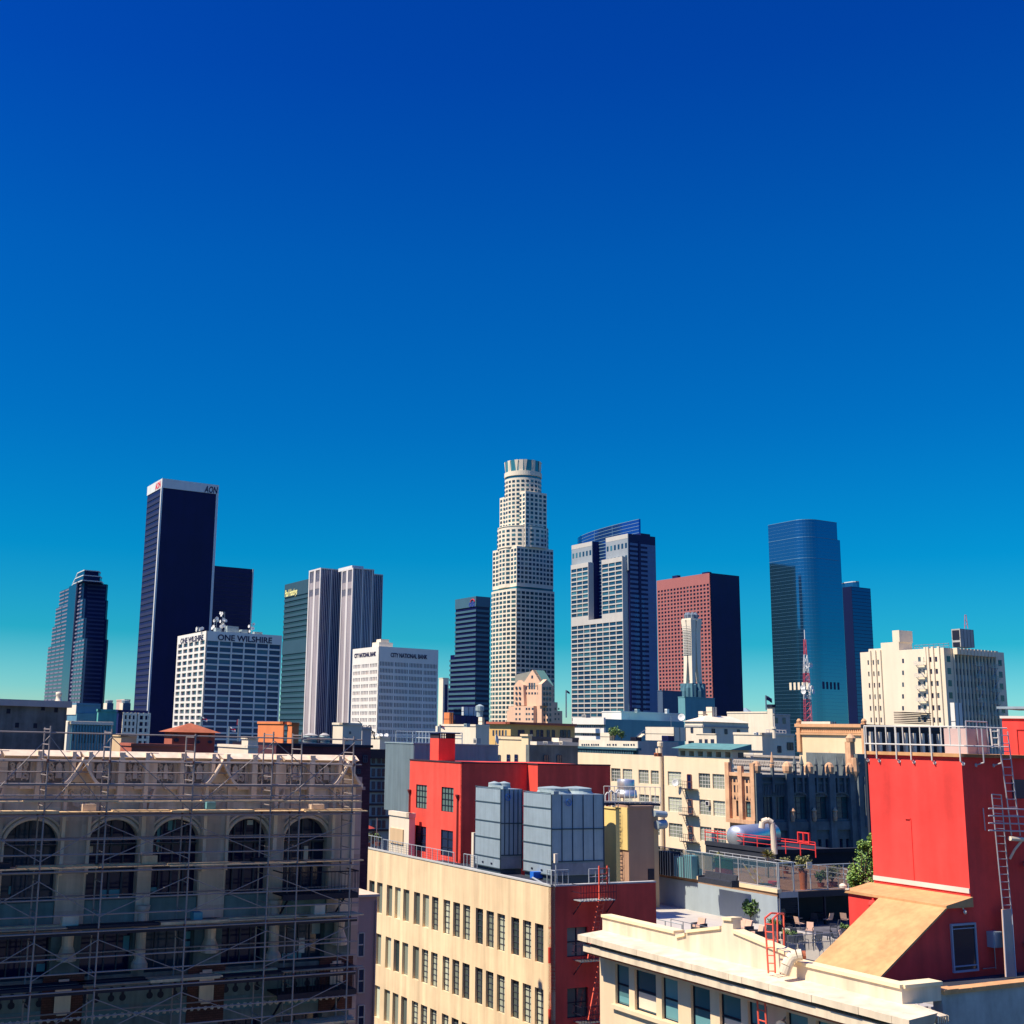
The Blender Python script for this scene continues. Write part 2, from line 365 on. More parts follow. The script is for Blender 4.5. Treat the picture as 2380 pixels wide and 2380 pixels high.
for px_, y1, n, l_ in ((517, 1422, 13, 'tall cluster of white drum antennas on the roof of the block lettered ONE WILSHIRE'), (499, 1437, 8, 'shorter drum antenna cluster just left of the tall one on the ONE WILSHIRE roof'), (583, 1448, 5, 'thin antenna mast at the right of the ONE WILSHIRE roof'), (463, 1457, 5, 'low white antennas above the lit left side of the ONE WILSHIRE roof')):
    mast(px_, 0, y1, b.b, 9, n, l_, 'antenna masts on the ONE WILSHIRE roof')
for px_, w_, h_, l_ in ((532, 10, 7.5, 'grey cooling box left of its twin on the ONE WILSHIRE roof'), (545, 10, 7.2, 'grey cooling box right of its twin on the ONE WILSHIRE roof'), (566, 11, 4.5, 'low green machine box right of the cooling boxes on the ONE WILSHIRE roof'), (505, 9, 4.5, 'low machine box at the left of the ONE WILSHIRE roof'), (598, 14, 3, 'long low duct near the right end of the ONE WILSHIRE roof')):
    s = b.b.sx(px_, b.z, -6); m = MB().fb(b.b, s-w_*.2, s+w_*.2, b.z, b.z+h_*.6, -9, -4)
    for k in range(4): m.fb(b.b, s-w_*.2+.2, s+w_*.2-.2, b.z+.3+k*h_*.13, b.z+.4+k*h_*.13, -4, -3.9)
    tag(m.build('rooftop_unit', EQ), l_, 'rooftop unit', 'machines on the ONE WILSHIRE roof')
# --- green-teal slab with pale gold letters
b = Bd(735, 1341, 960, 662, 760); r_ = b.root('slab_tower', 'teal green slab with pale gold letters, behind the ribbed white tower', 'skyscraper')
GRN = paint('green_panel', (.035, .085, .125), .5, .06, .1, .05, 0); GRD = glass('green_glass', (.02, .06, .09), (.04, .10, .12), .1, .2, .5)
wl = MB().prism(b.foot(.5), 0, b.z); wl.build('curtain_wall', GRD, r_)
m = MB(); rr = rowsfrom(b.a, b.La, 1394, 12.1, .5, ZB); z1 = b.a.zy(1390, b.La)
m.fb(b.a, 0, b.La, z1, b.z, -.5, 0)
zm0, zm1 = b.a.zy(1520, b.La*.9), b.a.zy(1491, b.La*.9); m.fb(b.a, 0, b.La, zm0, zm1, -.5, .02)
for (z0, z1_) in rr: m.fb(b.a, 0, b.La, z0, z1_, -.5, 0)
m.build('spandrel', GRN, r_)
text('Paul Hastings', b.a, b.a.sx(662.8, b.z-8), b.a.sx(691, b.z-8), b.z-12.5, b.z-5, .05, paint('letter_gold', (.85, .8, .35), .6, .05, 1, 0, 0), r_, shear=.2)
# --- white ribbed cruciform tower
b2 = Bd(821, 1319, 880, 794.5, 870); b1 = Bd(746, 1319.5, 905, 718.6, 800); b3 = Bd(866, 1333, 925, 862, 890.5)
r_ = b2.root('ribbed_tower', 'tall white and violet tower of vertical ribs, right of the teal slab', 'skyscraper')
VGL = glass('violet_glass', (.010, .014, .09), (.02, .03, .13), .2, .2, .5); RIB = paint('rib_stone', (.62, .58, .57), .8, .05, .05, .1, 0); PNL = paint('lit_glass', (.40, .34, .36), .35, .05, .05, .3, 0)
core = MB(); rib = MB(); pan = MB()
for bb, nb in ((b1, 13), (b2, 13), (b3, 6)):
    core.prism(bb.foot(.7), 0, bb.z)
    for k in range(nb+1):
        s = bb.Lb*k/nb; wd = 1.0 if k % 6 == 0 else .32; rib.fb(bb.b, max(0, s-wd/2), min(bb.Lb, s+wd/2), 0, bb.z, -.7, .1 if k % 6 == 0 else -.15)
    rib.fb(bb.b, 0, bb.Lb, bb.z-.8, bb.z, -.7, .15); rib.fb(bb.a, 0, bb.La, bb.z-1.2, bb.z, -.7, .15)
    for s0, s1 in ((0, .08), (.42, .58), (.92, 1)): rib.fb(bb.a, bb.La*s0, bb.La*s1, 0, bb.z, -.7, .12)
    for s0, s1 in ((.08, .42), (.58, .92)):
        lo, hi = sorted((bb.La*s0, bb.La*s1)); zt = bb.a.zy(1382, 0); zt2 = bb.a.zy(1366, 0); pan.fb(bb.a, lo, hi, 0, zt, -.7, -.3); pan.fb(bb.a, lo, hi, zt2, bb.z-10, -.7, -.3)
        for q in range(1, 4): s = lo+(hi-lo)*q/4; rib.fb(bb.a, s-.12, s+.12, 0, bb.z, -.7, -.1)
core.build('curtain_wall', VGL, r_); rib.build('rib', RIB, r_); pan.build('lit_panel', PNL, r_)
bb = b1; MB().prism([(q.x, q.y) for q in (b2.b.p(2, 0, -30), b2.b.p(b2.Lb-6, 0, -30), b2.b.p(b2.Lb-6, 0, -6), b2.b.p(2, 0, -6))], b2.z, b2.z+2.5).build('roof_screen', CAPW, r_)
# --- City National Bank
b = Bd(881, 1502, 640, 820, 1019); r_ = b.root('bank_block', 'white block with narrow windows lettered CITY NATIONAL BANK', 'office building')
wl = MB().prism(b.foot(.6), 0, b.z)
g = cells(0, b.Lb, 4, .93, .5, .5); cb = [c for q in g for c in cells(q[0], q[1], 9, .55)]
rb = rowsfrom(b.b, 0, 1537, 15.7, .62, ZB); ra = rowsfrom(b.a, 0, 1541, 15.9, .55, ZB)
g = cells(0, b.La, 3, .9, .8, .8); ca = [tuple(sorted(c)) for q in g for c in cells(q[0], q[1], 5, .7)]
lattice(wl, b.b, 0, b.Lb, 0, b.z, cb, rb, .5); lattice(wl, b.a, 0, b.La, 0, b.z, ca, ra, .35)
wl.build('wall', WHITE, r_); addwin(r_, b.b, rects(cb, rb), -.45, DKW); addwin(r_, b.a, rects(ca, ra), -.3, glass('pale_window', (.42, .38, .38), (.55, .42, .35), 0, .3, .4)); flush(r_)
text('CITY NATIONAL BANK', b.b, b.b.sx(908, b.z-4), b.b.sx(993, b.z-4), b.z-5.4, b.z-3, .05, LETT, r_, name='letters')
text('CITY NATIONAL BANK', b.a, b.a.sx(824, b.z-4), b.a.sx(874, b.z-4), b.z-5, b.z-2.6, .05, LETT, r_, name='letters')
m = MB().fb(b.b, 2, b.b.sx(921, b.z), b.z, b.z+2.6, -12, -4).fb(b.b, 4, 9, b.z+2.6, b.z+4.4, -11, -6); m.build('penthouse', CREAM, r_)
# --- banded navy tower with pale rim
bs = []
b = Bd(1107, 1385.5, 900, 1058, 1140); r_ = b.root('banded_tower', 'navy tower with horizontal bands, left of the tall round-topped tower', 'skyscraper')
b_2 = Fr(b.a.p(0, 0), A, -B); s2 = b.a.sx(1044.6, b.a.zy(1523, b.La)); s3 = b.a.sx(1036, 50)
TB = paint('band_blue', (.055, .13, .19), .5, .06, .1, .05, 0)
zst = b.a.zy(1523, s2); z3 = b.a.zy(1600, s3); core = MB().prism(b.foot(.6), 0, b.z)
core.prism(rect_ab(b, b.La-1, s2-.6, .6, b.Lb), 0, zst-.01).prism(rect_ab(b, b.La-1, s3-.6, .8, b.Lb), 0, z3)
core.build('curtain_wall', NAVY, r_); m = MB(); za = b.a.zy(1409, 0)
m.fb(b.a, 0, b.La, za, b.z, -.6, 0); m.fb(b.b, 0, b.Lb, za, b.z, -.6, 0)
for (z0, z1) in rowsfrom(b.a, 0, 1416, 11.2, .45, ZB):
    e = b.La if z1 > zst else (s2 if z1 > z3 else s3)
    m.fb(b.a, 0, e, z0, z1, -.6, 0); m.fb(b.b, 0, b.Lb, z0, z1, -.6, 0)
m.build('spandrel', TB, r_)
text('citi', b.a, b.a.sx(1090, b.z-5), b.a.sx(1103, b.z-5), b.z-7.5, b.z-3, .05, paint('letter_blue', (.03, .05, .3), .6, 0, 1, 0, 0), r_)
m = MB(); s0, s1 = b.a.sx(1094.5, b.z-3), b.a.sx(1103.5, b.z-3)
for k in range(8):
    t0, t1 = math.pi*k/8, math.pi*(k+1)/8; q = lambda t: b.a.p((s0+s1)/2-(s0-s1)/2*-math.cos(t), b.z-4+math.sin(t)*2, .3)
    m.tube(q(t0), q(t1), .4, 5)
m.build('sign_arc', LETR, r_)
# --- US Bank Tower
D_ = 1150; c0 = at(1200.7, 1268, D_); kk = D_/F
fa = Fr(c0, A, -B); fb_ = Fr(c0, B, -A); L_ = fa.sx(1140, c0.z); Lb_ = fb_.sx(1284, c0.z); L_ = (L_+Lb_)/2
O = V((c0.x, c0.y, 0))+(A+B)*(L_/2)
dO = O.y; u_ = dO/F*1.03
zq = lambda y, off=0: (at(1212, y, dO-off)).z
r_ = thing('round_crown_tower', 'tallest cream skyscraper with stepped tiers and a round glass crown', 'skyscraper', O)
USW = glass('cream_tower_window', (.02, .05, .08), (.10, .22, .22), .2, .15, .5)
wl = MB(); FLO = zq(1400)-zq(1410.3)
def circ_tier(rad, z0, z1, nb=40, win=True, frac=.6, seg=2):
    pts = [(O.x+rad*math.cos(2*math.pi*i/(nb*seg)), O.y+rad*math.sin(2*math.pi*i/(nb*seg))) for i in range(nb*seg)]
    wl.prism(pts, z0, z1)
    if win:
        for i in range(nb):
            t = 2*math.pi*(i+.5)/nb; nrm = V((math.cos(t), math.sin(t), 0))
            if nrm.y > .25: continue
            U = V((-math.sin(t), math.cos(t), 0)); f = Fr(O+nrm*rad, U, nrm); hw = math.pi*rad/nb*frac
            z = z1-2
            while z-FLO > z0: addwin(r_, f, [(-hw, hw, z-FLO*.62, z-.3)], .12, USW); z -= FLO
def bulge_tier(La, Lb, z0, z1, sag, nA, nB, flat=0, off=(0, 0), frac=.6, win=True, ztop=2):
    c = O-A*(La/2)-B*(Lb/2); pts = []
    def side(p, U, Nn, L, n, sg):
        out = []
        for i in range(n):
            for q in (0,):
                t = i/n; g = 0
                if flat/n < t < 1-flat/n: v = (t-flat/n)/(1-2*flat/n)*2-1; g = sg*math.sqrt(max(0, 1-v*v))
                out.append(p+U*(L*t)+Nn*g)
        return out
    pa = side(c+A*La, -A, -B, La, nA, sag); pb = side(c, B, -A, Lb, nB, sag*.35)
    poly = pa+pb+[c+B*Lb, c+B*Lb+A*La]
    wl.prism([(q.x, q.y) for q in poly], z0, z1)
    if win:
        pts = pa+pb+[c+B*Lb]
        for p, q in zip(pts, pts[1:]):
            U = (q-p).normalized(); Nn = V((U.y, -U.x, 0)); L = (q-p).length; f = Fr(p, U, Nn); z = z1-ztop
            while z-FLO > z0: addwin(r_, f, [(L*(1-frac)/2, L*(1+frac)/2, z-FLO*.68, z-.3)], .12, USW); z -= FLO
z_f = zq(1366, L_*.5); z_e = c0.z; z_d = zq(1221, 25); z_c = zq(1141, 25); z_b = zq(1096, 17); z_a = zq(1068, 17)
bulge_tier(L_, L_, 0, z_f-1.6, 3.2, 7, 9, 0, frac=.74)
bulge_tier(L_-1.5, L_-1.5, z_f+.8, z_e, 3.0, 8, 10, 2, frac=.68)
circ_tier(58*u_, z_e, z_d-1.2, 26); wl.prism([(O.x+58*u_*math.cos(i*.1963), O.y+58*u_*math.sin(i*.1963)) for i in range(32)], z_d-.2, z_d+.4)
bulge_tier(106*u_, 58*u_, z_e, z_c, 1.2, 8, 5, 2)
circ_tier(42*u_, z_c-70, z_b-6, 24, frac=.62)
circ_tier(43*u_, z_b-3.5, z_b+1, 24, False)
wl.build('wall', CREAM, r_); flush(r_)
gt = glass('crown_glass', (.05, .22, .26), (.12, .32, .33), .3, .15, .5)
m = MB(); m.prism([(O.x+40.5*u_*math.cos(i*.2618), O.y+40.5*u_*math.sin(i*.2618)) for i in range(24)], z_b-6, z_b-3.5); m.build('glass_band', gt, r_); m = MB()
cc = O-A*(L_/2)-B*(L_/2); m.prism([(q.x, q.y) for q in (cc+(A+B)*1, cc+A*(L_-1)+B, cc+(A+B)*(L_-1), cc+A+B*(L_-1))], z_f-1.6, z_f+.8); m.build('glass_band', gt, r_); m = MB()
m.prism([(O.x+56.5*u_*math.cos(i*.1963), O.y+56.5*u_*math.sin(i*.1963)) for i in range(32)], z_d-1.2, z_d-.2)
m.build('glass_band', gt, r_)
m = MB(); mw = MB()
for i in range(26):
    t0, t1 = 2*math.pi*i/26, 2*math.pi*(i+1)/26; mid = (t0+t1)/2; R_ = 41*u_
    P = lambda t, r: V((O.x+r*math.cos(t), O.y+r*math.sin(t), 0))
    (m if i % 3 else mw).add([P(t0, R_)+Z*(z_b+1), P(t1, R_)+Z*(z_b+1), P(t1, R_*1.03)+Z*z_a, P(t0, R_*1.03)+Z*z_a, P(t0, R_*.7)+Z*z_a, P(t1, R_*.7)+Z*z_a], [(0, 1, 2, 3), (3, 2, 5, 4)])
    if i % 2: mw.add([P(mid-.03, R_+.1)+Z*(z_b+1), P(mid+.03, R_+.1)+Z*(z_b+1), P(mid+.1, R_*1.03+.6)+Z*z_a, P(mid-.1, R_*1.03+.6)+Z*z_a, P(mid, R_-2)+Z*z_a], [(0, 1, 2, 3), (3, 2, 4)])
m.lathe(V((O.x, O.y, z_a-3)), [(38*u_, 0), (30*u_, 2.5)], 20)
m.build('crown_glass', gt, r_); mw.build('crown_fin', CREAM, r_)
# --- Gas Company Tower
b = Bd(1459, 1240, 1040, 1408, 1523); zt = b.z; r_ = b.root('glass_prow_tower', 'blue and cream tower with a curved blue glass prow rising behind its stepped top', 'skyscraper')
sL = b.a.sx(1328.6, zt); sg = b.a.sx(1376, zt-4); s_h = b.La; pr = 5.0
fl = Fr(b.a.p(0, 0, pr)-A*0, A, -B)          # front plane
zl1 = fl.zy(1293, fl.sx(1446, zt-22)); f0 = fl.sx(1446, zl1); f1 = fl.sx(1398, zl1); f2 = fl.sx(1367, zl1); f3 = fl.sx(1326.8, zl1); zl2 = fl.zy(1314, f3); zg = fl.zy(1437.5, f1)
zh2 = b.a.zy(1258, sg)
BAY = paint('pale_band', (.50, .48, .45), .75, .05, .05, .05, 0); GRY = paint('blue_grey_panel', (.28, .32, .36), .6, .06, .05, .05, 0)
core = MB().prism(rect_ab(b, 0, b.La, 1, b.Lb), 0, zt).prism(rect_ab(b, b.La, sL, 8, b.Lb), 0, zg+5).prism(rect_ab(b, sg, sL, 1, b.Lb*.6), zg, zh2)
core.build('core', NAVY2, r_)
wl = MB(); gy = MB(); fh = (fl.zy(1500, f0)-fl.zy(1511.2, f0))
def band_block(fr, s0, s1, z0, z1, n, first=.0):
    lo, hi = min(s0, s1), max(s0, s1); wl.fb(fr, lo, hi, z0, z1, -6, -.7)
    rr = []; z = z1-4.2
    while z-fh > z0: rr.append((z-fh*.72, z)); z -= fh
    cc = [tuple(sorted(c)) for c in cells(lo, hi, n, .92, .3, .3)]
    lattice(wl, fr, lo, hi, z0, z1, cc, rr, .7); addwin(r_, fr, rects(cc, rr), -.6, TEALW)
band_block(fl, f0, f1, zg, zl1, 3); band_block(fl, f2, f3, zg, zl2, 3); band_block(fl, f0, f3, 0, zg-.01, 8)
wl.fb(b.a, 0, b.La, zt-4, zt, -.9, .1); wl.fb(b.a, sg, sL, zh2-4, zh2, -.9, .1)
wl.build('wall', BAY, r_)
for (a0, a1, z1) in ((0, b.La, zt-4), (sg, sL, zh2-4)):
    lo, hi = sorted((a0, a1)); MB().fb(b.a, lo, hi, zl1-12, z1, -.9, 0).build('upper_panel', GRY, r_); rr = [(z1-4-k*11-4.5, z1-4-k*11) for k in range(3)]; cc = [tuple(sorted(c)) for c in cells(lo, hi, 6, .5)]
    addwin(r_, b.a, rects(cc, rr), .12, TEALW)
flush(r_)
m = MB(); rr = []; z = zt-10
while z > 20: rr.append((z, z+fh*.5)); z -= fh
for (z0, z1) in rr: m.fb(b.b, 2, b.Lb*.35, z0, z1, -1, .25); m.fb(b.b, b.Lb*.42, b.Lb-.2, z0, z1, -1, .25)
m.fb(b.b, b.Lb*.7, b.Lb, 0, zt-8, -3, .1)
m.build('spandrel', paint('indigo_band', (.09, .15, .30), .5, .08, .1, .05, 0), r_)
IND = glass('indigo_pane', (.08, .14, .32), (.12, .20, .38), .2, .2, .5)
cc = cells(4, b.Lb*.62, 5, .55, 2, 2); addwin(r_, b.b, [(c[0], c[1], q[0]-fh*.1, q[1]) for c in cc for q in rr if q[1] < zt-50], .3, IND); flush(r_)
m = MB().fb(b.b, b.Lb*.50, b.Lb*.84, zt-4, zt+2, -16, -1).fb(b.b, b.b.sx(1483, zt), b.b.sx(1488, zt), 60, zt-6, -1, .4); m.build('penthouse', NAVY2, r_)
BG = glass('prow_glass', (.03, .12, .40), None, .75, .12, .6, 1, .02)
p1 = at(1484.6, 1206, 1080); p2f = Fr(p1, A, -B); e = Fr(p2f.p(0, 0, -34), A, -B).sx(1353, p1.z); pts = []
for i in range(17):
    t = i/16; g = math.sin(math.pi*t*.5+math.pi*.5)if 0 else math.sin(math.pi*min(1, .5+t*.5)); pts.append(p2f.p(e*t, 0, -34*(1-math.sqrt(max(0, 1-t*t)))))
pl = [(q.x, q.y) for q in pts]+[(q.x+(B*2).x, q.y+(B*2).y) for q in pts[::-1]]
MB().prism(pl, 60, p1.z).build('glass_prow', BG, r_)
f8_ = Fr(b.a.p(0, 0, -7.9), A, -B); g9 = MB().fb(f8_, b.La-4, sg+8, zg-1, zt-1, -.1, .3).build('recess_glass', BG, r_); m = MB()
for k in range(60):
    z = zt-3-k*3.1
    if z > zg: m.fb(f8_, b.La-4, sg+8, z, z+.5, .3, .5)
m.build('recess_mullion', paint('mullion_pale', (.25, .4, .5), .5, 0, 1, 0, 0, .3), r_)
m = MB()
for k in range(70):
    z = p1.z-.3-k*3.1
    for a_, c_ in zip(pts, pts[1:]): m.tube(a_+Z*z, c_+Z*z, .22, 4, cap=False)
for i in (5, 9, 13): m.tube(pts[i]+Z*60, pts[i]+Z*p1.z, .25, 4)
m.build('mullion', paint('mullion_pale', (.25, .4, .5), .5, 0, 1, 0, 0, .3), r_)
# --- red granite tower
b = Bd(1649.7, 1331.3, 1430, 1526, 1718); r_ = b.root('granite_tower', 'salmon pink granite office tower with a square window grid', 'skyscraper')
PINK = paint('pink_granite', (.36, .125, .12), .7, .05, .05, .05, 0)
wl = MB().prism(b.foot(1), 0, b.z); ra = rowsfrom(b.a, 0, 1356, 8.75, .58, ZB); ca = [tuple(sorted(c)) for c in cells(0, b.La, 16, .6, 1, 1)]
lattice(wl, b.a, 0, b.La, 0, b.z, ca, ra, 1); wl.build('wall', PINK, r_)
addwin(r_, b.a, rects(ca, ra), -.9, DKW); flush(r_)
MB().fb(b.b, 0, b.Lb, 0, b.z, -1, 0).build('curtain_wall', NAVY2, r_)  # navy skin paints the granite tower's shaded side dark
MB().fb(b.b, 6, 12, b.z, b.z+3, -20, -10).fb(b.a, b.La*.7, b.La*.8, b.z, b.z+5, -14, -9).build('penthouse', NAVY2, r_)
# --- slim cream tower with flared head
b = Bd(1612, 1440, 800, 1590, 1624); r_ = b.root('flared_tower', 'slim cream campanile of four tapering legs with a flared blue grey head', 'tower')
c = b.a.p(0, 0)+A*(b.La/2)+B*(b.Lb/2); zt = b.z; z0 = at(1605, 1588, 800).z; hw = b.La/2
def sq(h, o=(0, 0)): return [(c.x+(A*x+B*y).x, c.y+(A*x+B*y).y) for x, y in ((-h+o[0], -h+o[1]), (h+o[0], -h+o[1]), (h+o[0], h+o[1]), (-h+o[0], h+o[1]))]
m = MB()
for sx_, sy_ in ((-1, -1), (1, -1), (1, 1), (-1, 1)):
    lb = sq(hw*.26, (sx_*hw*.66, sy_*hw*.66)); lm = sq(hw*.42, (sx_*hw*.46, sy_*hw*.46)); lt = sq(hw*.47, (sx_*hw*.58, sy_*hw*.58))
    m.prism(lb, z0, z0+(zt-z0)*.35, sq(hw*.36, (sx_*hw*.5, sy_*hw*.5))); m.prism(sq(hw*.36, (sx_*hw*.5, sy_*hw*.5)), z0+(zt-z0)*.35, z0+(zt-z0)*.8, lm); m.prism(lm, z0+(zt-z0)*.8, zt, lt)
m.build('leg', CREAM, r_)
m = MB()
for k in range(20): z = z0+(zt-z0)*(.45+.026*k); m.fb(Fr(c-B*(hw*.95), A, -B), -hw*.8, hw*.8, z, z+.35, -1, .12)
m.build('ledge', BAY, r_)
MB().prism(sq(hw*.97), zt, zt+1).build('cornice', CREAM, r_)
m = MB()
for k in range(8): a = k*.785; m.lathe(c+V((math.cos(a), math.sin(a), 0))*hw*.7+Z*(zt+1), [(1.3, 0), (1.6, 2.4), (.5, 4.2)], 6)
m.prism(sq(hw*.6), zt+1, zt+4.5); m.build('head', paint('blue_grey_head', (.16, .2, .26), .7, .1, .2, 0, 0), r_)
mm = MB(); 
for k in range(11): a = k*.57; mm.lathe(c+V((math.cos(a), math.sin(a), 0))*(hw*1.1+.8)+Z*(z0-13), [(1.8, 0), (2.0, 8+2*(k % 3)), (.6, 13)], 6)
mm.prism(sq(hw*1.25), 0, z0); mm.build('base', paint('teal_base', (.07, .17, .22), .7, .15, .15, .1, 0), r_)
# --- teal blocks around it
def plain(cx, cy, D, xl, xr, name, label, mat, cat='building', pent=None, z=None, zlo=0, rim=.4):
    b = Bd(cx, cy, D, xl, xr, z); r = b.root(name, label, cat); MB().prism(b.foot(0), zlo, b.z).build('wall', mat, r)
    if rim:
        if D < 100 and rim == .4: rim = .12
        m = MB(); oh = min(.15, D*.0009)
        for fr, L in ((b.a, b.La), (b.b, b.Lb)): m.fb(fr, -oh, L, b.z-.02, b.z+rim, -.4, oh)
        m.build('parapet', mat, r)
    return b, r
TEALP = paint('teal_wall', (.12, .30, .34), .8, .08, .1, .1, 0)
plain(1592, 1621, 560, 1576, 1661, 'low_block', 'plain teal block in front of the pink granite tower', TEALP)
plain(1540, 1606, 700, 1528, 1585, 'low_block', 'dark blue block between the glass prow tower and the teal block', paint('slate_wall', (.06, .10, .17), .8, .08, .1, .1, 0))
# --- mirror blue glass tower
q9 = Bd(1445, 1268, 1262, 1345, 1508); r9 = q9.root('hidden_tower', 'dark banded tower behind the glass prow tower, seen mirrored in the blue glass tower', 'skyscraper')  # tower added so the mirror glass has something dark to reflect
MB().prism(q9.foot(0), 0, q9.z).build('curtain_wall', paint('midnight2', (.012, .03, .07), .6, .1, .05, 0, 0), r9); m = MB()  # wall of the added tower, there only for the mirror glass
for k in range(70): z = q9.z-2-k*4; m.prism(rect_ab(q9, -.3, q9.La+.3, -.3, q9.Lb+.3), z, z+1.1)
m.build('spandrel', TB, r9)  # bands of the added tower
b = Bd(1872, 1204, 1200, 1785, 1944.5); r_ = b.root('mirror_tower', 'smooth mirror-blue glass tower with a rounded corner', 'skyscraper')
MBL = glass('mirror_blue', (.05, .19, .33), None, .85, .07, .8, 1, .06)
rc = 16; pts = [b.a.p(b.La, 0), b.a.p(b.La, 0)+B*b.Lb, b.b.p(b.Lb, 0)]
cn = b.a.p(rc, 0)+B*rc
for k in range(9): t = k/8*math.pi/2; pts.append(cn-A*rc*math.cos(t)-B*rc*math.sin(t))
z2 = b.b.zy(1255, b.Lb); zr = b.a.zy(1242, 0); P2 = lambda k: [(q.x, q.y) for q in pts]
MB().prism(P2(0), 0, b.z).build('curtain_wall', MBL, r_)
m = MB(); fr_pts = [pts[0]]+pts[-1:2:-1]+[pts[2]]
fr_pts = [b.a.p(b.La, 0)]+[cn-A*rc*math.cos(t/8*math.pi/2)-B*rc*math.sin(t/8*math.pi/2) for t in range(8, -1, -1)]+[b.b.p(b.Lb, 0)]
for k in range(76):
    z = b.z-.3-k*3.6
    for p, q in zip(fr_pts, fr_pts[1:]): m.tube(p+Z*z, q+Z*z, .10 if k not in (0, 5, 11) else .4, 4, cap=False)
m.build('mullion', paint('mullion_blue', (.10, .24, .38), .5, 0, 1, 0, 0, .4), r_)
e0 = b.b.p(b.Lb-.01, 0); MB().prism([(q.x, q.y) for q in (e0, e0+B*3.5, e0+B*3.5+A*30, e0+A*30)], 0, z2).build('side_bay', MBL, r_)
op = MB(); lv0, lv1 = b.a.zy(1603, b.La*.3), b.a.zy(1586, b.La*.3)
for k in range(7):
    x0 = 1834+k*9.6; s0, s1 = b.a.sx(x0, 120), b.a.sx(x0+5, 120)
    if s1 > 2: MB().fb(b.a, min(s0, s1), max(s0, s1), lv0, lv1, -.1, .25).build('vent', CREAM, r_)
for k in range(5):
    x0 = 1911+k*8.6; s0, s1 = b.b.sx(x0, 120), b.b.sx(x0+4, 120); MB().fb(b.b, s0, s1, lv0+1, lv1+1, -.1, .25).build('vent', NAVY2, r_)
# --- tower behind it
b = Bd(1979, 1363, 1350, 1958, 2023); r_ = b.root('slab_tower', 'narrow dark blue tower peeping out behind the right side of the mirror glass tower', 'skyscraper')
MB().prism(b.foot(0), 0, b.z).build('curtain_wall', glass('mirror_dark', (.02, .08, .20), None, .7, .12, .6, 1, .02), r_)
MB().fb(b.a, 0, b.La, 0, b.z, 0, .3).build('dark_side', paint('midnight', (.001, .006, .05), .5, .1, .05, 0, 0), r_)
m = MB()
for k in range(70): z = b.z-1-k*4; m.fb(b.b, 0, b.Lb, z, z+.4, 0, .15)
m.build('mullion', NAVY2, r_)
b = Bd(1990, 1352, 1420, 1955, 1999); r_ = b.root('slab_tower', 'teal glass top just above and behind the narrow dark tower', 'skyscraper')
MB().prism(rect_ab(b, 0, b.La, 0, b.Lb, 5), 0, b.z).build('curtain_wall', MBL, r_)
MB().prism(rect_ab(b, -.3, b.La+.3, -.3, b.Lb+.3, 5), b.z, b.z+1).build('parapet', CAPW, r_)
# ------------------------------------------------------------------ middle distance
def pxr(fr, x0, y0, x1, y1, d=0):
    xm, ym = (x0+x1)/2, (y0+y1)/2
    s = sorted((fr.sz(x0, ym, d)[0], fr.sz(x1, ym, d)[0])); return (s[0], s[1], fr.sz(xm, y1, d)[1], fr.sz(xm, y0, d)[1])
def boxz(x, y, z): return atz(x, y, z)
STU = paint('cream_stucco', (.78, .60, .38), .9, .05, .25, .07, .1); STU2 = paint('pale_stucco', (.74, .64, .50), .9, .06, .25, .08, .1)
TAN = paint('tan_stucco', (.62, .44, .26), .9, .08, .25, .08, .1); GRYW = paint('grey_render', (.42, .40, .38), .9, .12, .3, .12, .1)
ORG = paint('orange_stucco', (.70, .22, .08), .9, .06, .25, .08, .1); REDD = paint('red_brown_stucco', (.42, .12, .08), .9, .08, .3, .1, .1)
TAR = paint('roof_tar', (.03, .035, .055), .9, .25, .4, 0, .1); FRM = paint('window_frame', (.05, .055, .08), .6, .1, 1, 0, 0); FRW = paint('white_frame', (.62, .60, .56), .6, .05, 1, 0, 0)
RAILM = metal('rail_grey', (.42, .46, .48), .5, .3); BLK = paint('black_iron', (.010, .012, .03), .6, .1, 1, 0, 0)
WG = glass('house_window', (.008, .02, .06), (.16, .18, .18), 0, .12, .6)
BRN = paint('old_concrete', (.16, .17, .16), .95, .55, .35, .45, .5)
TERR = paint('terracotta', (.40, .12, .06), .9, .2, 1, .1, .1)
def pw(r, fr, L, mat=None, frame=None, d=.06):
    addwin(r, fr, [pxr(fr, *q) for q in L], d, mat or WG, frame)
# old concrete wall behind the scaffolded building
P = at(157, 1630, 78); f = Fr(P, -B, -A); z = P.z
r = thing('concrete_building', 'weather-stained grey concrete wall at the left edge, behind the scaffolded building', 'building', V((P.x, P.y, 0)))
MB().fb(f, 0, 45, 0, z-.4, -18, 0).build('wall', BRN, r); MB().fb(f, -.25, 45, z-.4, z, -18, .25).build('coping', GRYW, r)
m = MB()
for q in ((352, 195), (560, 40), (430, 20), (170, 190), (85, 50)):
    s, zz = f.sz(q[0]/4.293, 1640+q[1]/4.293); m.fb(f, s-.12, s+.12, zz-.18, zz+.12, -.1, .012)
m.build('anchor_hole', BLK, r)
c = at(136, 1627, 84); t = tag(MB().lathe(V((c.x, c.y, z)), [(.55, 0), (.52, .06), (.2, .16), (.17, .5), (.21, .54), (.21, .72), (.04, .75)], 18).build('roof_vent', STU2, None, True), 'white mushroom vent on top of the stained concrete wall', 'roof vent')
MB_ = MB().fb(f, 6, 17, z, z+.5, -6, -5); tag(MB_.build('roof_kerb', GRYW), 'low pale roof kerb at the far left on the stained concrete building', 'roof kerb')
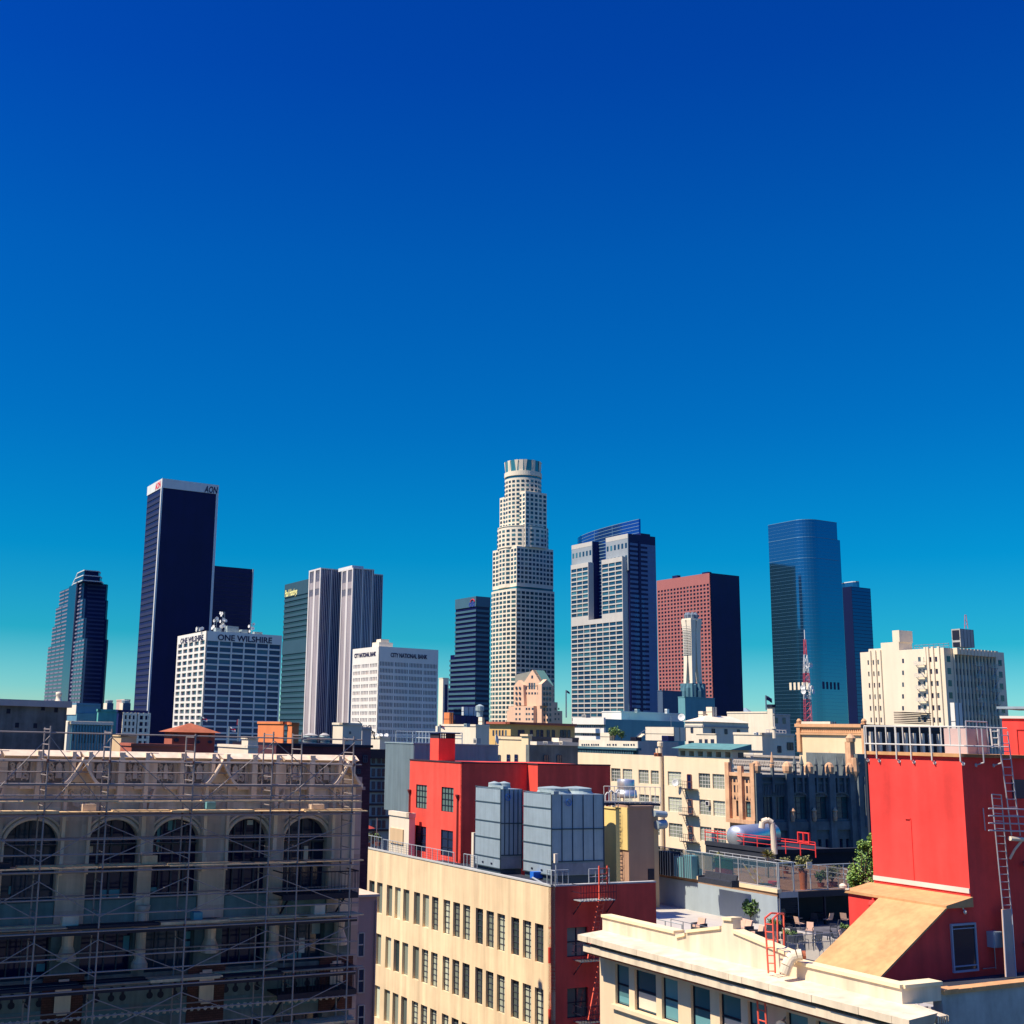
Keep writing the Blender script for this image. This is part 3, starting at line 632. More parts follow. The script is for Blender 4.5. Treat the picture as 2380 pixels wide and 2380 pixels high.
# small white art-deco building with dark tall windows
b, r = plain(163, 1683, 150, 152, 262, 'deco_building', 'small building with white pilasters and tall dark windows, below the leftmost skyscraper', STU2)
m = MB()
for k in range(14): s = .2+k*(b.Lb-.6)/13; m.fb(b.b, s, s+.16, 0, b.z, 0, .22)
for k in range(13): s = .3+k*(b.Lb-.6)/13; m.fb(b.b, s+.12, s+.3, b.z-.9, b.z-.1, 0, .3)
m.build('pilaster', TEALP, r); MB().fb(b.b, 0, b.Lb, b.z, b.z+.35, -.3, .35).build('cornice', CREAM, r)
pw(r, b.b, [(130+x/8.78, 1700, 130+(x+62)/8.78, 1727) for x in (470, 550, 650, 752, 857, 940)]+[(168, 1705, 172, 1722)], DKW); flush(r)
m = MB().fb(b.a, 0, b.La, 0, b.z+.3, 0, .3); m.build('corner_pier', CREAM, r)
# cream and blue block, then the ribbed dark part under it
b, r = plain(179, 1638, 260, 158, 234, 'office_block', 'cream and blue flat-topped block at the foot of the leftmost skyscraper', paint('steel_blue', (.10, .24, .34), .8, .08, .1, .1, 0))
MB().fb(b.a, 0, b.La, b.a.zy(1661, 0), b.z+.02, 0, .15).build('cream_panel', CREAM, r)
m = MB()
for k in range(9): s = b.Lb*k/9; m.fb(b.b, s, s+.7, 0, b.b.zy(1658, s), 0, .5)
m.build('rib', TEALP, r); m = MB().fb(b.b, 0, b.Lb, 0, b.b.zy(1658, b.Lb/2), 0, .1); m.build('dark_glazing', NAVY2, r)
b, r = plain(229, 1653, 220, 226, 273, 'green_block', 'small sea-green sheet metal block beside the blue flat-topped block', paint('sea_green', (.10, .36, .32), .8, .25, .3, .3, 0))
b, r = plain(276, 1655, 215, 272, 343, 'frame_building', 'dark building with two white window grids, left of the tallest black slab', NAVY2)
m = MB()
for x0, x1, n in ((282, 310, 3), (317, 342, 2)):
    s0, s1 = b.b.sx(x0, 45), b.b.sx(x1, 45)
    for k in range(n+1): s = s0+(s1-s0)*k/n; m.fb(b.b, s-.18, s+.18, 5, b.z, 0, .4)
    for k in range(9): zz = b.z-.5-k*1.02*1.08; m.fb(b.b, s0-.18, s1+.18, zz, zz+.42, 0, .38)
m.build('window_grid', CREAM, r)
for x0, x1, l_ in ((242, 264, 'left of two cooling boxes on the dark building beside the black slab'), (279, 304, 'right of two cooling boxes on the dark building beside the black slab')):
    bb = Bd(x0+8, 1634, 230, x0, x1); t = bb.root('cooling_unit', l_, 'cooling tower', 'cooling boxes near the black slab'); MB().prism(bb.foot(0), 40, bb.z).build('casing', paint('steel_blue2', (.06, .10, .18), .7, .1, .3, .1, 0), t)
    MB().fb(bb.a, 0, bb.La, bb.z-1.6, bb.z, 0, .1).build('lit_panel', CREAM, t)
    MB().lathe(bb.a.p(0, bb.z)+A*bb.La/2+B*bb.Lb/2, [(.7, 0), (.8, .5), (.7, .6)], 12).build('fan_stack', EQ, t)
plain(290, 1628, 420, 271, 303, 'distant_block', 'small pinkish block low in the gap left of the black slab', paint('pinkish', (.62, .42, .36), .9, .05, .1, .05, 0))
# tan, orange and red blocks just above the scaffold parapet
b, r = plain(282, 1711, 70, 261, 318, 'tan_block', 'small tan penthouse right behind the scaffold, its left side bright', TAN, zlo=20)
b, r = plain(306, 1733, 64, 280, 450, 'parapet_wall', 'long dark red parapet wall just above the scaffolded cornice', REDD, zlo=20)
b, r = plain(401, 1701, 74, 383, 500, 'red_brown_house', 'red-brown block with a hipped roof and small windows, in front of the ONE WILSHIRE block', REDD, zlo=20, rim=0)
o = b.a.p(0, b.z); a_, c_ = A*b.La, B*b.Lb; h = Z*.55; k = B*1.3
MB().add([o-B*.3-A*.3, o+a_+A*.3-B*.3, o+a_+c_+A*.3+B*.3, o+c_+B*.3-A*.3, o+a_*.5+k+h, o+a_*.5+c_-k+h], [(0, 1, 4), (1, 2, 5, 4), (2, 3, 5), (3, 0, 4, 5)]).build('roof', TERR, r)
pw(r, b.b, [(406, 1706, 413, 1711), (406, 1717, 413, 1723), (455, 1708, 463, 1713), (484, 1708, 491, 1713), (455, 1722, 463, 1727), (484, 1722, 491, 1727)], DKW, (FRM, 1, 1, .08)); flush(r)
b, r = plain(659, 1682, 71, 600, 661, 'orange_block', 'bright orange stucco block rising behind the scaffold', ORG, zlo=20)
b, r2 = plain(679, 1684, 70.5, 668, 695, 'orange_block', 'narrow orange pier right of the bright orange block, split from it by a dark slot', ORG, zlo=20)
b, r = plain(577, 1717, 68, 562, 600, 'roof_hut', 'small cream roof hut at the left foot of the bright orange block', STU2, zlo=20)
b, r = plain(577, 1738, 64, 507, 600, 'low_parapet', 'long low white parapet left of the bright orange block', STU2, zlo=20)
# water tanks
for x0, x1, y0, y1, l_ in ((705, 738, 1706, 1732, 'wide round water tank right of the orange blocks, left of the two'), (742, 765, 1706, 1732, 'round water tank right of the orange blocks, right of the two')):
    D = 76; p = at((x0+x1)/2, y1, D); R_ = (x1-x0)/2*D/F; h = (y1-y0)*D/F
    t = thing('water_tank', l_, 'water tank', p, 'water tanks'); MB().lathe(p, [(R_, 0), (R_, h*.85)], 24).build('drum', paint('galvanised', (.22, .30, .33), .6, .25, 1.2, .3, 0, .3), t, True)
    MB().lathe(p+Z*h*.85, [(R_*1.05, 0), (.1, h*.2)], 24).build('lid', GRYW, t)
    m = MB()
    for k in range(3): zz = p.z+h*(.2+.22*k); m.lathe(V((p.x, p.y, zz)), [(R_+.04, 0), (R_+.04, .06)], 24)
    m.build('hoop', STL, t)
plain(706, 1732, 74, 690, 775, 'dark_base', 'dark steel platform carrying the two round water tanks', BLK, zlo=20)
b, r = plain(797, 1684, 79, 774, 841, 'stair_block', 'cream stair head with a grey shaded side above the right end of the scaffold', STU2, zlo=20)
pw(r, b.b, [(805, 1715, 808, 1722), (812, 1700, 815, 1706)], DKW); flush(r)
b, r = plain(842, 1694, 82, 838, 863, 'roof_hut', 'grey machine hut joined to the right of the cream stair head', GRYW, zlo=20)
m = MB(); p0 = at(846, 1694, 82.5)
m.path([p0, p0+Z*.45+V((-.3, 0, 0)), p0+Z*.5+V((-.45, 0, 0))], .03).path([p0+V((.3, 0, 0)), p0+V((.7, 0, -.2)), p0+V((.75, 0, -.7))], .03).path([p0, p0+V((.4, 0, .25)), p0+V((.75, 0, -.7))], .03)
tag(m.build('davit_arm', BLK), 'bent dark davit arm on the grey machine hut', 'davit')
plain(804, 1737, 72, 770, 815, 'low_parapet', 'low salmon parapet under the cream stair head', paint('salmon', (.60, .28, .16), .9, .08, .3, .1, 0), zlo=20)
# dark brick building
BRK = paint('dark_brick', (.10, .035, .05), .9, .2, .4, .1, .2, brick=(.4, .16, .7))
P = at(862, 1738, 72); f = Fr(P, -B, -A)
r = thing('brick_building', 'dark maroon brick building in shade beside the right end of the scaffold', 'building', V((P.x, P.y, 0)))
MB().fb(f, 0, 6, 0, P.z, -7, 0).build('wall', BRK, r); MB().fb(f, -.1, 6, P.z, P.z+.15, -7, .1).build('cornice', BLK, r)
pw(r, f, [(843, 1756, 852, 1772), (828, 1788, 836, 1798)], DKW, (FRM, 2, 2, .05)); flush(r)
# blue grey building with paired windows
P = at(862, 1744, 190); f = Fr(P, B, -A); r = thing('window_building', 'blue-grey building with paired tall windows seen between the brick and the corrugated metal', 'building', V((P.x, P.y, 0)))
MB().fb(f, -3, 6, 0, P.z, -20, 0).build('wall', paint('blue_grey_wall', (.20, .28, .32), .9, .1, .2, .1, .1), r)
pw(r, f, [(x, y, x+7, y+17) for x in (864, 877, 888) for y in (1757+30*k for k in range(6))], DKW, (FRM, 2, 2, .06)); flush(r)
m = MB()
for k in range(6): zz = f.zy(1782+30*k, 1); m.fb(f, -3, 6, zz, zz+.3, 0, .25)
m.fb(f, -3, 6, P.z-1.2, P.z+.2, 0, .9); m.build('ledge', BLK, r)
b, r = plain(883, 1716, 230, 862, 907, 'roof_hut', 'cream hut with three satellite dishes, left of the corrugated metal block', STU2, zlo=20)
def dish(p, rad, look, label, grp=None, mat=None, nm='satellite_dish'):
    look = look.normalized(); t = thing(nm, label, 'satellite dish', p, grp)
    c = p+Z*rad*1.2; MB().lathe(c, [(.02, 0), (rad*.5, rad*.07), (rad*.85, rad*.2), (rad, rad*.3), (rad*.98, rad*.33), (rad*.8, rad*.2), (.02, rad*.04)], 24, look).build('reflector', mat or DISH, t, True)
    MB().tube(p, c, rad*.07).build('post', STL, t); MB().tube(c-look.cross(Z).cross(look)*rad*.9, c+look*rad*.9, rad*.03).lathe(c+look*rad*.9, [(rad*.08, 0), (rad*.08, rad*.12)], 8).build('feed_arm', STL, t)
    return t
for x, l_ in ((876, 'leftmost of three small satellite dishes on the cream hut'), (885, 'middle of three small satellite dishes on the cream hut'), (898, 'rightmost of three small satellite dishes on the cream hut')):
    dish(at(x, 1716, 231), .42, V((-.3, -1, .5)), l_, 'small satellite dishes on the cream hut')
# beige brutalist tower bit and beige blocks with roof machines
b, r = plain(1030, 1577, 620, 1020, 1043, 'concrete_tower', 'slim beige concrete tower top with dark slots, left of the banded navy tower', CREAM)
m = MB().fb(b.b, 1, b.Lb-.8, b.z-17, b.z-3, 0, .4); m.build('slot', NAVY2, r); MB().fb(b.b, -4, b.Lb+.5, b.z-32, b.z-24, 0, 2).build('bulge', CREAM, r)
b, r = plain(1106, 1688, 260, 1021, 1137, 'beige_block', 'beige block carrying tanks and machines, left of the orange-tan building', STU2, zlo=10)
Bk = b
def unit(cx, cy, D, xl, xr, ylo, name, label, mat, cat='rooftop unit', grp=None):
    b = Bd(cx, cy, D, xl, xr); t = b.root(name, label, cat, grp, at(cx, ylo, D).z); zl = at(cx, ylo, D).z
    MB().prism(b.foot(0), zl, b.z).build('casing', mat, t); m = MB()
    n = max(2, int(b.Lb/1.2))
    for k in range(n+1): s = b.Lb*k/n; m.fb(b.b, s-.04, s+.04, zl, b.z, 0, .05)
    m.fb(b.a, 0, b.La, (zl+b.z)/2-.03, (zl+b.z)/2+.03, 0, .05); m.build('seam', BLK, t); return b, t
unit(1045, 1656, 270, 1032, 1054, 1686, 'penthouse_block', 'orange stair block at the left of the beige block roof', ORG)
unit(1058, 1662, 272, 1052, 1110, 1687, 'louvred_machine', 'dark louvred machine on the beige block roof', NAVY2)
unit(1078, 1643, 275, 1073, 1112, 1663, 'cooling_unit', 'light grey cooling tank raised above the dark louvred machine', paint('pale_grey', (.5, .54, .56), .7, .1, .4, .1, 0))
p = at(1115, 1666, 268); tag(MB().lathe(p, [(.7, 0), (.7, 1.2), (.95, 1.3), (.95, 2.3), (.2, 2.7)], 12).build('round_vent', EQ), 'small round capped vent right of the light grey cooling tank', 'roof vent')
unit(1121, 1667, 262, 1112, 1126, 1688, 'chimney', 'cream square chimney at the right of the beige block roof', CREAM, 'chimney')
b, r = plain(1187, 1683, 330, 1137, 1336, 'tan_building', 'orange-tan building with a red roof edge and a row of windows, below the gabled building', paint('amber_stucco', (.66, .42, .16), .9, .06, .2, .06, 0), rim=0)
m = MB(); 
for fr, L in ((b.a, b.La), (b.b, b.Lb)): m.fb(fr, -1, L, b.z, b.z+.6, -1, 1.0)
m.build('eave', paint('roof_red', (.40, .12, .08), .9, .1, .3, 0, 0), r)
pw(r, b.a, [(1145+k*7.2, 1697, 1149+k*7.2, 1710) for k in range(5)], DKW); pw(r, b.b, [(x, 1697, x+6, 1713) for x in (1204, 1212, 1232, 1247, 1256, 1271, 1283, 1302, 1310, 1319)], DKW, (FRM, 1, 2, .15)); flush(r)
b, r = plain(1187, 1716, 300, 1160, 1345, 'shop_roof', 'long dark eave in front of the orange-tan building', paint('umber', (.16, .12, .11), .9, .2, .2, 0, 0), rim=.6)
b, r = plain(1222, 1719, 190, 1157, 1232, 'cream_building', 'cream building with two slim windows right of the corrugated metal block', STU, rim=.4)
pw(r, b.a, [(1179, 1754, 1186, 1773), (1197, 1754, 1204, 1773), (1159, 1755, 1164, 1773)], DKW, (FRM, 1, 2, .1)); flush(r)
bb = Bd(1228, 1711, 186, 1212, 1236); r3 = bb.root('chimney', 'thick cream chimney pier between the cream and the dark grey building', 'chimney'); MB().prism(bb.foot(0), 0, bb.z).build('shaft', STU, r3); MB().prism(bb.foot(-.25), bb.z, bb.z+.3).build('cap', STU, r3)
b, r = plain(1230, 1731, 180, 1222, 1343, 'grey_building', 'dark weathered grey wall with a white roof edge, behind the red building', paint('weathered_grey', (.15, .17, .17), .95, .3, .25, .25, .2), rim=0)
m = MB().fb(b.b, 1.2, b.Lb, b.z, b.z+.5, -1.5, .2).fb(b.b, b.Lb*.62, b.Lb*.9, b.z+.5, b.z+1.1, -2, -.2); m.build('roof_edge', STU2, r)
pw(r, b.b, [(1264, 1755, 1274, 1773), (1294, 1755, 1305, 1773)], DKW, (FRM, 2, 2, .08)); flush(r)
dish(at(1152, 1733, 150), .62, V((1, -.4, .2)), 'grey dish antenna above the right end of the corrugated metal block')
# gabled gothic building in front of the round-topped tower
GB = paint('gothic_pink', (.70, .45, .31), .9, .06, .2, .06, 0); SLATE = paint('slate_roof', (.24, .24, .21), .9, .1, .3, 0, 0); GSL = paint('green_slate', (.10, .22, .20), .9, .1, .3, 0, 0)
D = 560; c = at(1259, 1592, D); fa = Fr(c, A, -B); fb_ = Fr(c, B, -A)
r = thing('gabled_building', 'pink gothic building with steep gables in front of the tallest tower', 'building', V((c.x, c.y, 0)))
wl = MB(); La = fa.sx(1195, c.z); Lb = fb_.sx(1287, c.z); ze = c.z
def xz(fr, x, y, d=0): s, zz = fr.sz(x, y, d); return fr.p(s, zz, d)
wl.prism([(q.x, q.y) for q in (fa.p(0, 0), fa.p(La, 0), fa.p(La, 0)+B*Lb, fb_.p(Lb, 0))], 0, ze)
o = V((c.x, c.y, 0))
def gable(fr, pts, th): 
    vs = [xz(fr, x, y, .0) for x, y in pts]; n = len(vs)
    wl.add(vs+[v-fr.N*th for v in vs], [tuple(range(n)), tuple(range(n, 2*n))[::-1]]+[(i, n+i, n+(i+1) % n, (i+1) % n) for i in range(n)])
gable(fa, [(1259, 1595), (1259, 1592), (1237, 1557), (1215, 1590), (1215, 1598)], 2)
gable(Fr(fa.p(0, 0, 1.5), A, -B), [(1218, 1640), (1216, 1592), (1205, 1581), (1195, 1593), (1194, 1600), (1194, 1640)], 3)
gable(Fr(fb_.p(0, 0, 1.5), B, -A), [(1259, 1640), (1259, 1590), (1271, 1579), (1283, 1592), (1283, 1640)], 3)
# wings stepping down
wl.prism([(q.x, q.y) for q in (fa.p(4, 0, 1.8), fa.p(La+2, 0, 1.8), fa.p(La+2, 0)+B*Lb, fa.p(4, 0)+B*Lb)], 0, at(1230, 1640, D).z)
f2 = Fr(fb_.p(0, 0, 1.8), B, -A); e2 = f2.sx(1296, 55); wl.prism([(q.x, q.y) for q in (f2.p(2, 0), f2.p(e2, 0), f2.p(e2, 0, -20), f2.p(2, 0, -20))], 0, at(1296, 1632, D).z)
e3 = f2.sx(1307, 55); wl.prism([(q.x, q.y) for q in (f2.p(e2, 0), f2.p(e3, 0), f2.p(e3, 0, -20), f2.p(e2, 0, -20))], 0, at(1304, 1652, D).z)
e4 = fa.sx(1182, 55); wl.prism([(q.x, q.y) for q in (fa.p(La, 0, 1), fa.p(e4, 0, 1), fa.p(e4, 0, -10), fa.p(La, 0, -10))], 0, at(1185, 1650, D).z)
wl.build('wall', GB, r)
ap = xz(fa, 1237, 1557); rf = MB()
h = ap.z-ze; s_ap = fa.sz(1237, 1557)[0]
rf.add([fa.p(0, ze, -.3), fa.p(s_ap, ap.z, -.3), fa.p(s_ap, ap.z, -Lb), fa.p(0, ze, -Lb)], [(0, 1, 2, 3)])
rf.build('roof', GSL, r); rf = MB().add([fa.p(s_ap, ap.z-.4, -.5), fa.p(La, ze+h*.75, -.5), fa.p(La, ze, -.5), fa.p(s_ap, ze, -.5), fa.p(s_ap, ap.z-.4, -8), fa.p(La, ze+h*.75, -8)], [(0, 1, 2, 3), (0, 4, 5, 1)]); rf.build('rear_roof', SLATE, r)
q = MB().add([fb_.p(0.5, ze, -.4), fb_.p(Lb, ze, -.4), fb_.p(Lb, ap.z-1, -s_ap), fb_.p(.5, ap.z-1, -s_ap)], [(0, 1, 2, 3)]); q.build('side_roof', GSL, r)
pw(r, fa, [(1229+k*5.5, 1587, 1233+k*5.5, 1602) for k in range(3)]+[(1235, 1570, 1239, 1577), (1221, 1595, 1225, 1603), (1249, 1595, 1253, 1603)]+[(1221+k*7, 1609, 1225+k*7, 1614) for k in range(5)], DKW)
fA = Fr(fa.p(0, 0, 1.8), A, -B); pw(r, fA, [(x, 1645+k*12, x+4, 1650+k*12) for x in (1198, 1206, 1222, 1228, 1236) for k in range(3)]+[(1198+8*i, 1596+12*k, 1202+8*i, 1602+12*k) for i in (0, 1) for k in range(4)], DKW)
fB = Fr(fb_.p(0, 0, 1.8), B, -A); pw(r, fB, [(1263+7*i, 1597+12.2*k, 1267+7*i, 1604+12.2*k) for i in range(3) for k in range(7)]+[(1289+8*i, 1645+12*k, 1292+8*i, 1650+12*k) for i in (0, 1) for k in range(3)], DKW); flush(r)
# white and teal building, flagpole
b, r = plain(1407, 1671, 450, 1335, 1590, 'long_building', 'long building with a white banded left side and a plain teal right side', TEALP, rim=0)
wl = MB(); z1 = [b.a.zy(y, 5) for y in (1671, 1684, 1692, 1704, 1711, 1722)]
wl.fb(b.a, -.1, b.La, z1[1], z1[0]+.5, 0, .8); wl.fb(b.a, -.1, b.La, z1[3], z1[2], 0, .8); wl.fb(b.a, -.1, b.La, 0, z1[4], 0, .8); wl.build('white_band', WHITE, r)
addwin(r, b.a, [(s[0], s[1], z1[2], z1[1]) for s in cells(0, b.La, 14, .8)]+[(s[0], s[1], z1[4], z1[3]) for s in cells(0, b.La, 14, .8)], .3, DKW); flush(r)
plain(1444, 1655, 470, 1399, 1587, 'roof_penthouse', 'long white penthouse on top of the white and teal building', WHITE, zlo=30)
def flagpole(x, y0, y1, D, label, flagpx, kind, side=1):
    p = at(x, y1, D); top = at(x, y0, D); h = top.z-p.z; t = thing('flagpole', label, 'flag', p, None)
    MB().tube(p, p+Z*h, D*.0005+.03, 6).build('pole', STL, t)
    m = MB(); w_, hh = flagpx[0]*D/F, flagpx[1]*D/F; n = 8
    o = p+Z*h; U = V((.95*side, .3, 0)).normalized()
    vs = []
    for i in range(n+1):
        for j in (0, 1): vs.append(o+U*(w_*i/n)+V((0, .12*w_*math.sin(i*1.3), 0))-Z*(hh*j+w_*.45*(i/n)**1.2))
    m.add(vs, [(2*i, 2*i+2, 2*i+3, 2*i+1) for i in range(n)]); m.build('flag', kind, t)
def striped(name, s):
    m_, nt, b_ = _new(name); L = nt.links; g = N_(nt, 'ShaderNodeNewGeometry'); sx = N_(nt, 'ShaderNodeSeparateXYZ'); L.new(g.outputs['Position'], sx.inputs[0])
    k = N_(nt, 'ShaderNodeMath', operation='MULTIPLY'); L.new(sx.outputs[2], k.inputs[0]); k.inputs[1].default_value = s; f_ = N_(nt, 'ShaderNodeMath', operation='FRACT'); L.new(k.outputs[0], f_.inputs[0])
    c_ = N_(nt, 'ShaderNodeValToRGB'); L.new(f_.outputs[0], c_.inputs[0]); c_.color_ramp.interpolation = 'CONSTANT'; c_.color_ramp.elements[0].color = (.6, .03, .08, 1); c_.color_ramp.elements[1].position = .5; c_.color_ramp.elements[1].color = (.75, .72, .7, 1)
    L.new(c_.outputs[0], b_.inputs['Base Color']); return m_
FLG = striped('striped_flag', 2.2); FLD = paint('dark_flag', (.03, .03, .10), .9, .4, 3, 0, 0)
flagpole(1316, 1604, 1668, 400, 'thin flagpole with a small dark flag, between the tallest tower and the glass prow tower', (9, 5), FLD)
flagpole(1781, 1616, 1650, 300, 'dark flag on a short pole on top of the cream tower block', (16, 10), FLD)
flagpole(464, 1665, 1740, 180, 'red striped flag in front of the lit corner of the ONE WILSHIRE block', (14, 7), FLG)
flagpole(530, 1688, 1740, 180, 'red striped flag hanging lowest in front of the ONE WILSHIRE block', (15, 8), FLG)
flagpole(552, 1671, 1740, 181, 'drooping dark red flag right of the lowest striped flag', (6, 12), paint('dusky_red_flag', (.25, .06, .10), .9, .2, 2, 0, 0), -1)
flagpole(1022, 1684, 1745, 200, 'small pink striped flag above the corrugated metal block', (12, 7), FLG)
# cream houses group
b, r = plain(1633, 1677, 300, 1592, 1739, 'cream_house', 'cream house with a hipped roof and small dark windows, below the slim campanile', STU2, zlo=0, rim=0)
o = b.a.p(0, b.z); a_, c_ = A*b.La, B*b.Lb
MB().add([o-B*.4-A*.4, o+a_+A*.4-B*.4, o+a_+c_+A*.4+B*.4, o+c_+B*.4-A*.4, o+a_*.5+B*4+Z*1.6, o+a_*.5+c_-B*3+Z*1.6], [(0, 1, 4), (1, 2, 5, 4), (2, 3, 5), (3, 0, 4, 5)]).build('roof', STU2, r)
m = MB().fb(b.b, 0, b.Lb, b.z-1.3, b.z-.9, 0, .2).fb(b.a, 0, b.La, b.z-1.3, b.z-.9, 0, .2); m.build('ledge', GRYW, r)
pw(r, b.a, [(1606, 1691, 1611, 1703)], DKW, (FRM, 1, 2, .12)); pw(r, b.b, [(1654, 1694, 1661, 1706), (1684, 1695, 1690, 1706), (1713, 1696, 1719, 1707)], DKW, (FRM, 1, 2, .12)); flush(r)
unit(1655, 1643, 305, 1641, 1666, 1666, 'roof_turret', 'small cream turret on the hipped cream house', STU2)
unit(1634, 1653, 306, 1623, 1640, 1668, 'roof_turret', 'lower cream box left of the small cream turret', STU2)
b, r = plain(1665, 1707, 280, 1618, 1676, 'house_annex', 'low rounded cream annex in front of the hipped cream house', STU2, rim=.2); pw(r, b.a, [(1625, 1718, 1632, 1727), (1638, 1718, 1645, 1727), (1652, 1718, 1660, 1727)], DKW); flush(r)
b, r = plain(1785, 1657, 340, 1690, 1800, 'cream_block', 'long plain cream block in the gap left of the mirror glass tower', STU2)
b, r = plain(1795, 1644, 335, 1783, 1801, 'cream_tower_block', 'narrow cream tower block with a dark cap under the flag', STU2, rim=0); MB().prism(b.foot(-.3), b.z, b.z+.8).build('cap', BLK, r)
b, r = plain(1800, 1662, 330, 1797, 1836, 'grey_annex', 'pale grey annex with two windows right of the narrow cream tower block', GRYW); pw(r, b.b, [(1801, 1668, 1808, 1681), (1819, 1668, 1826, 1682)], DKW); flush(r)
b, r = plain(1771, 1708, 225, 1705, 1846, 'cream_building', 'cream building with a grey shaded right side, behind the dark theatre', STU2)
pw(r, b.b, [(1807, 1734, 1815, 1749), (1829, 1726, 1843, 1743)], DKW, (FRM, 2, 1, .08)); pw(r, b.a, [(1742, 1741, 1751, 1760)], FRW); flush(r)
def railing(fr, s0, s1, z0, h, n, name, label, mat, d=0, rails=2, r_=.03, grp=None, inf=0, cat='railing'):
    t = thing(name, label, cat, fr.p(s0, z0, d), grp); 
    for k in range(n+1): s = s0+(s1-s0)*k/n; MB().tube(fr.p(s, z0, d), fr.p(s, z0+h, d), r_, 6).build('post', mat, t)
    for k in range(rails): zz = z0+h*(1-k*.5/max(1, rails-1)*1.0) if rails > 1 else z0+h; MB().tube(fr.p(s0, zz, d), fr.p(s1, zz, d), r_*.9, 6).build('rail', mat, t)
    if inf:
        m = MB()
        for k in range(inf): s = s0+(s1-s0)*(k+.5)/inf; m.tube(fr.p(s, z0+.08, d), fr.p(s, z0+h, d), r_*.4, 4)
        m.build('baluster', mat, t)
    return t
railing(b.b, 3, b.Lb, b.z, 1.0, 6, 'railing', 'white rail on the roof of the cream building behind the dark theatre', FRW, -2, 2, .06)
for x, D in ((1800, 224),):
    p = at(x, 1716, D); tag(MB().lathe(p, [(.35, 0), (.35, 1.6), (.5, 1.7), (.45, 2.1)], 10).build('chimney_pipe', STU2), 'small white chimney pipe at the white roof rail', 'chimney')
unit(1566, 1690, 260, 1500, 1593, 1722, 'roof_block', 'cream and grey block above the long row with the dark eave', STU2)
unit(1417, 1703, 235, 1395, 1428, 1722, 'roof_block', 'small cream stair block in the middle of the long roof terrace', STU2)
# row with dark teal cornice
b, r = plain(1481, 1723, 215, 1345, 1575, 'cornice_building', 'long low building with a dark teal bracketed cornice behind the tall pipe', STU2, rim=0)
m = MB(); z0, z1_ = b.a.zy(1757, 6), b.a.zy(1737, 6); m.fb(b.a, -1.1, b.La, z1_-.4, z1_, 0, 1.1).fb(b.a, -.3, b.La, z0, z1_-.4, 0, .3); n = 34
for k in range(n): s = b.La*(k+.3)/n; m.fb(b.a, s, s+.25, z0, z1_-.4, 0, .85)
m.build('cornice', paint('teal_cornice', (.06, .14, .18), .8, .15, .5, .1, 0), r)
addwin(r, b.a, [pxr(b.a, x, 1729, x+3.2, 1733) for x in (1352, 1357, 1362, 1367, 1374, 1379, 1384, 1389, 1411, 1416, 1424, 1430, 1449, 1454, 1459, 1466, 1472)], .06, DKW, None, 'vent'); flush(r)
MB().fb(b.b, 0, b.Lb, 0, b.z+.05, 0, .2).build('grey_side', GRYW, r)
rt2 = [(1410, 'dark parasol frame'), (1450, 'cafe set')]
# plants on that far terrace
def leafball(m, c, rad, n, size, squash=1):
    for i in range(n):
        d = V((random.gauss(0, 1), random.gauss(0, 1), random.gauss(0, 1))).normalized(); p = c+V((d.x*rad, d.y*rad, d.z*rad*squash))*random.uniform(.35, 1)
        u = V((random.gauss(0, 1), random.gauss(0, 1), random.gauss(0, 1))).normalized(); v = u.orthogonal(); s = size*random.uniform(.6, 1.3)
        m.add([p-u*s, p+v*s*.5, p+u*s, p-v*s*.5], [(0, 1, 2, 3)])
def leafmat(name, c1, c2):
    if name in MC: return MC[name]
    m, nt, b = _new(name); L = nt.links; g = N_(nt, 'ShaderNodeNewGeometry'); mx = N_(nt, 'ShaderNodeMix', data_type='RGBA'); L.new(g.outputs['Random Per Island'], mx.inputs[0]); mx.inputs[6].default_value = (*c1, 1); mx.inputs[7].default_value = (*c2, 1); L.new(mx.outputs[2], b.inputs['Base Color']); b.inputs['Roughness'].default_value = .6
    b.inputs['Transmission Weight'].default_value = 0; MC[name] = m; return m
LF = leafmat('leaf', (.015, .05, .02), (.12, .22, .03)); LF2 = leafmat('leaf_olive', (.06, .09, .03), (.22, .20, .05)); BARK = paint('bark', (.10, .07, .05), .9, .3, 5, 0, 0)
def bush(p, rad, label, mat=None, n=220, size=.09, pot=None, squash=1.1, grp=None, stem=.4, cat='plant', name='potted_plant'):
    t = thing(name, label, cat, p, grp)
    if pot: MB().lathe(p, [(pot*.75, 0), (pot, stem*.9), (pot*1.05, stem*.9), (pot*.9, stem*.92), (pot*.85, stem*.8)], 14).build('pot', TERR, t)
    m = MB().tube(p, p+Z*(stem+rad*.6), .05, 5, .02)
    for k in range(5): a = k*1.26; m.tube(p+Z*stem, p+Z*(stem+rad)+V((math.cos(a), math.sin(a), 0))*rad*.6, .03, 4, .01)
    m.build('stem', BARK, t); m = MB()
    for k in range(5): a = k*1.3; leafball(m, p+Z*(stem+rad*squash*random.uniform(.6, 1.3))+V((math.cos(a), math.sin(a), 0))*rad*.4, rad*.65, n//5, size, squash)
    m.build('foliage', mat or LF, t); return t
bush(at(1428, 1722, 234), 1.3, 'green bush beside the stair block on the far roof terrace', n=300, size=.2)
bush(at(1445, 1722, 234), .8, 'smaller green bush on the far roof terrace', n=200, size=.18)
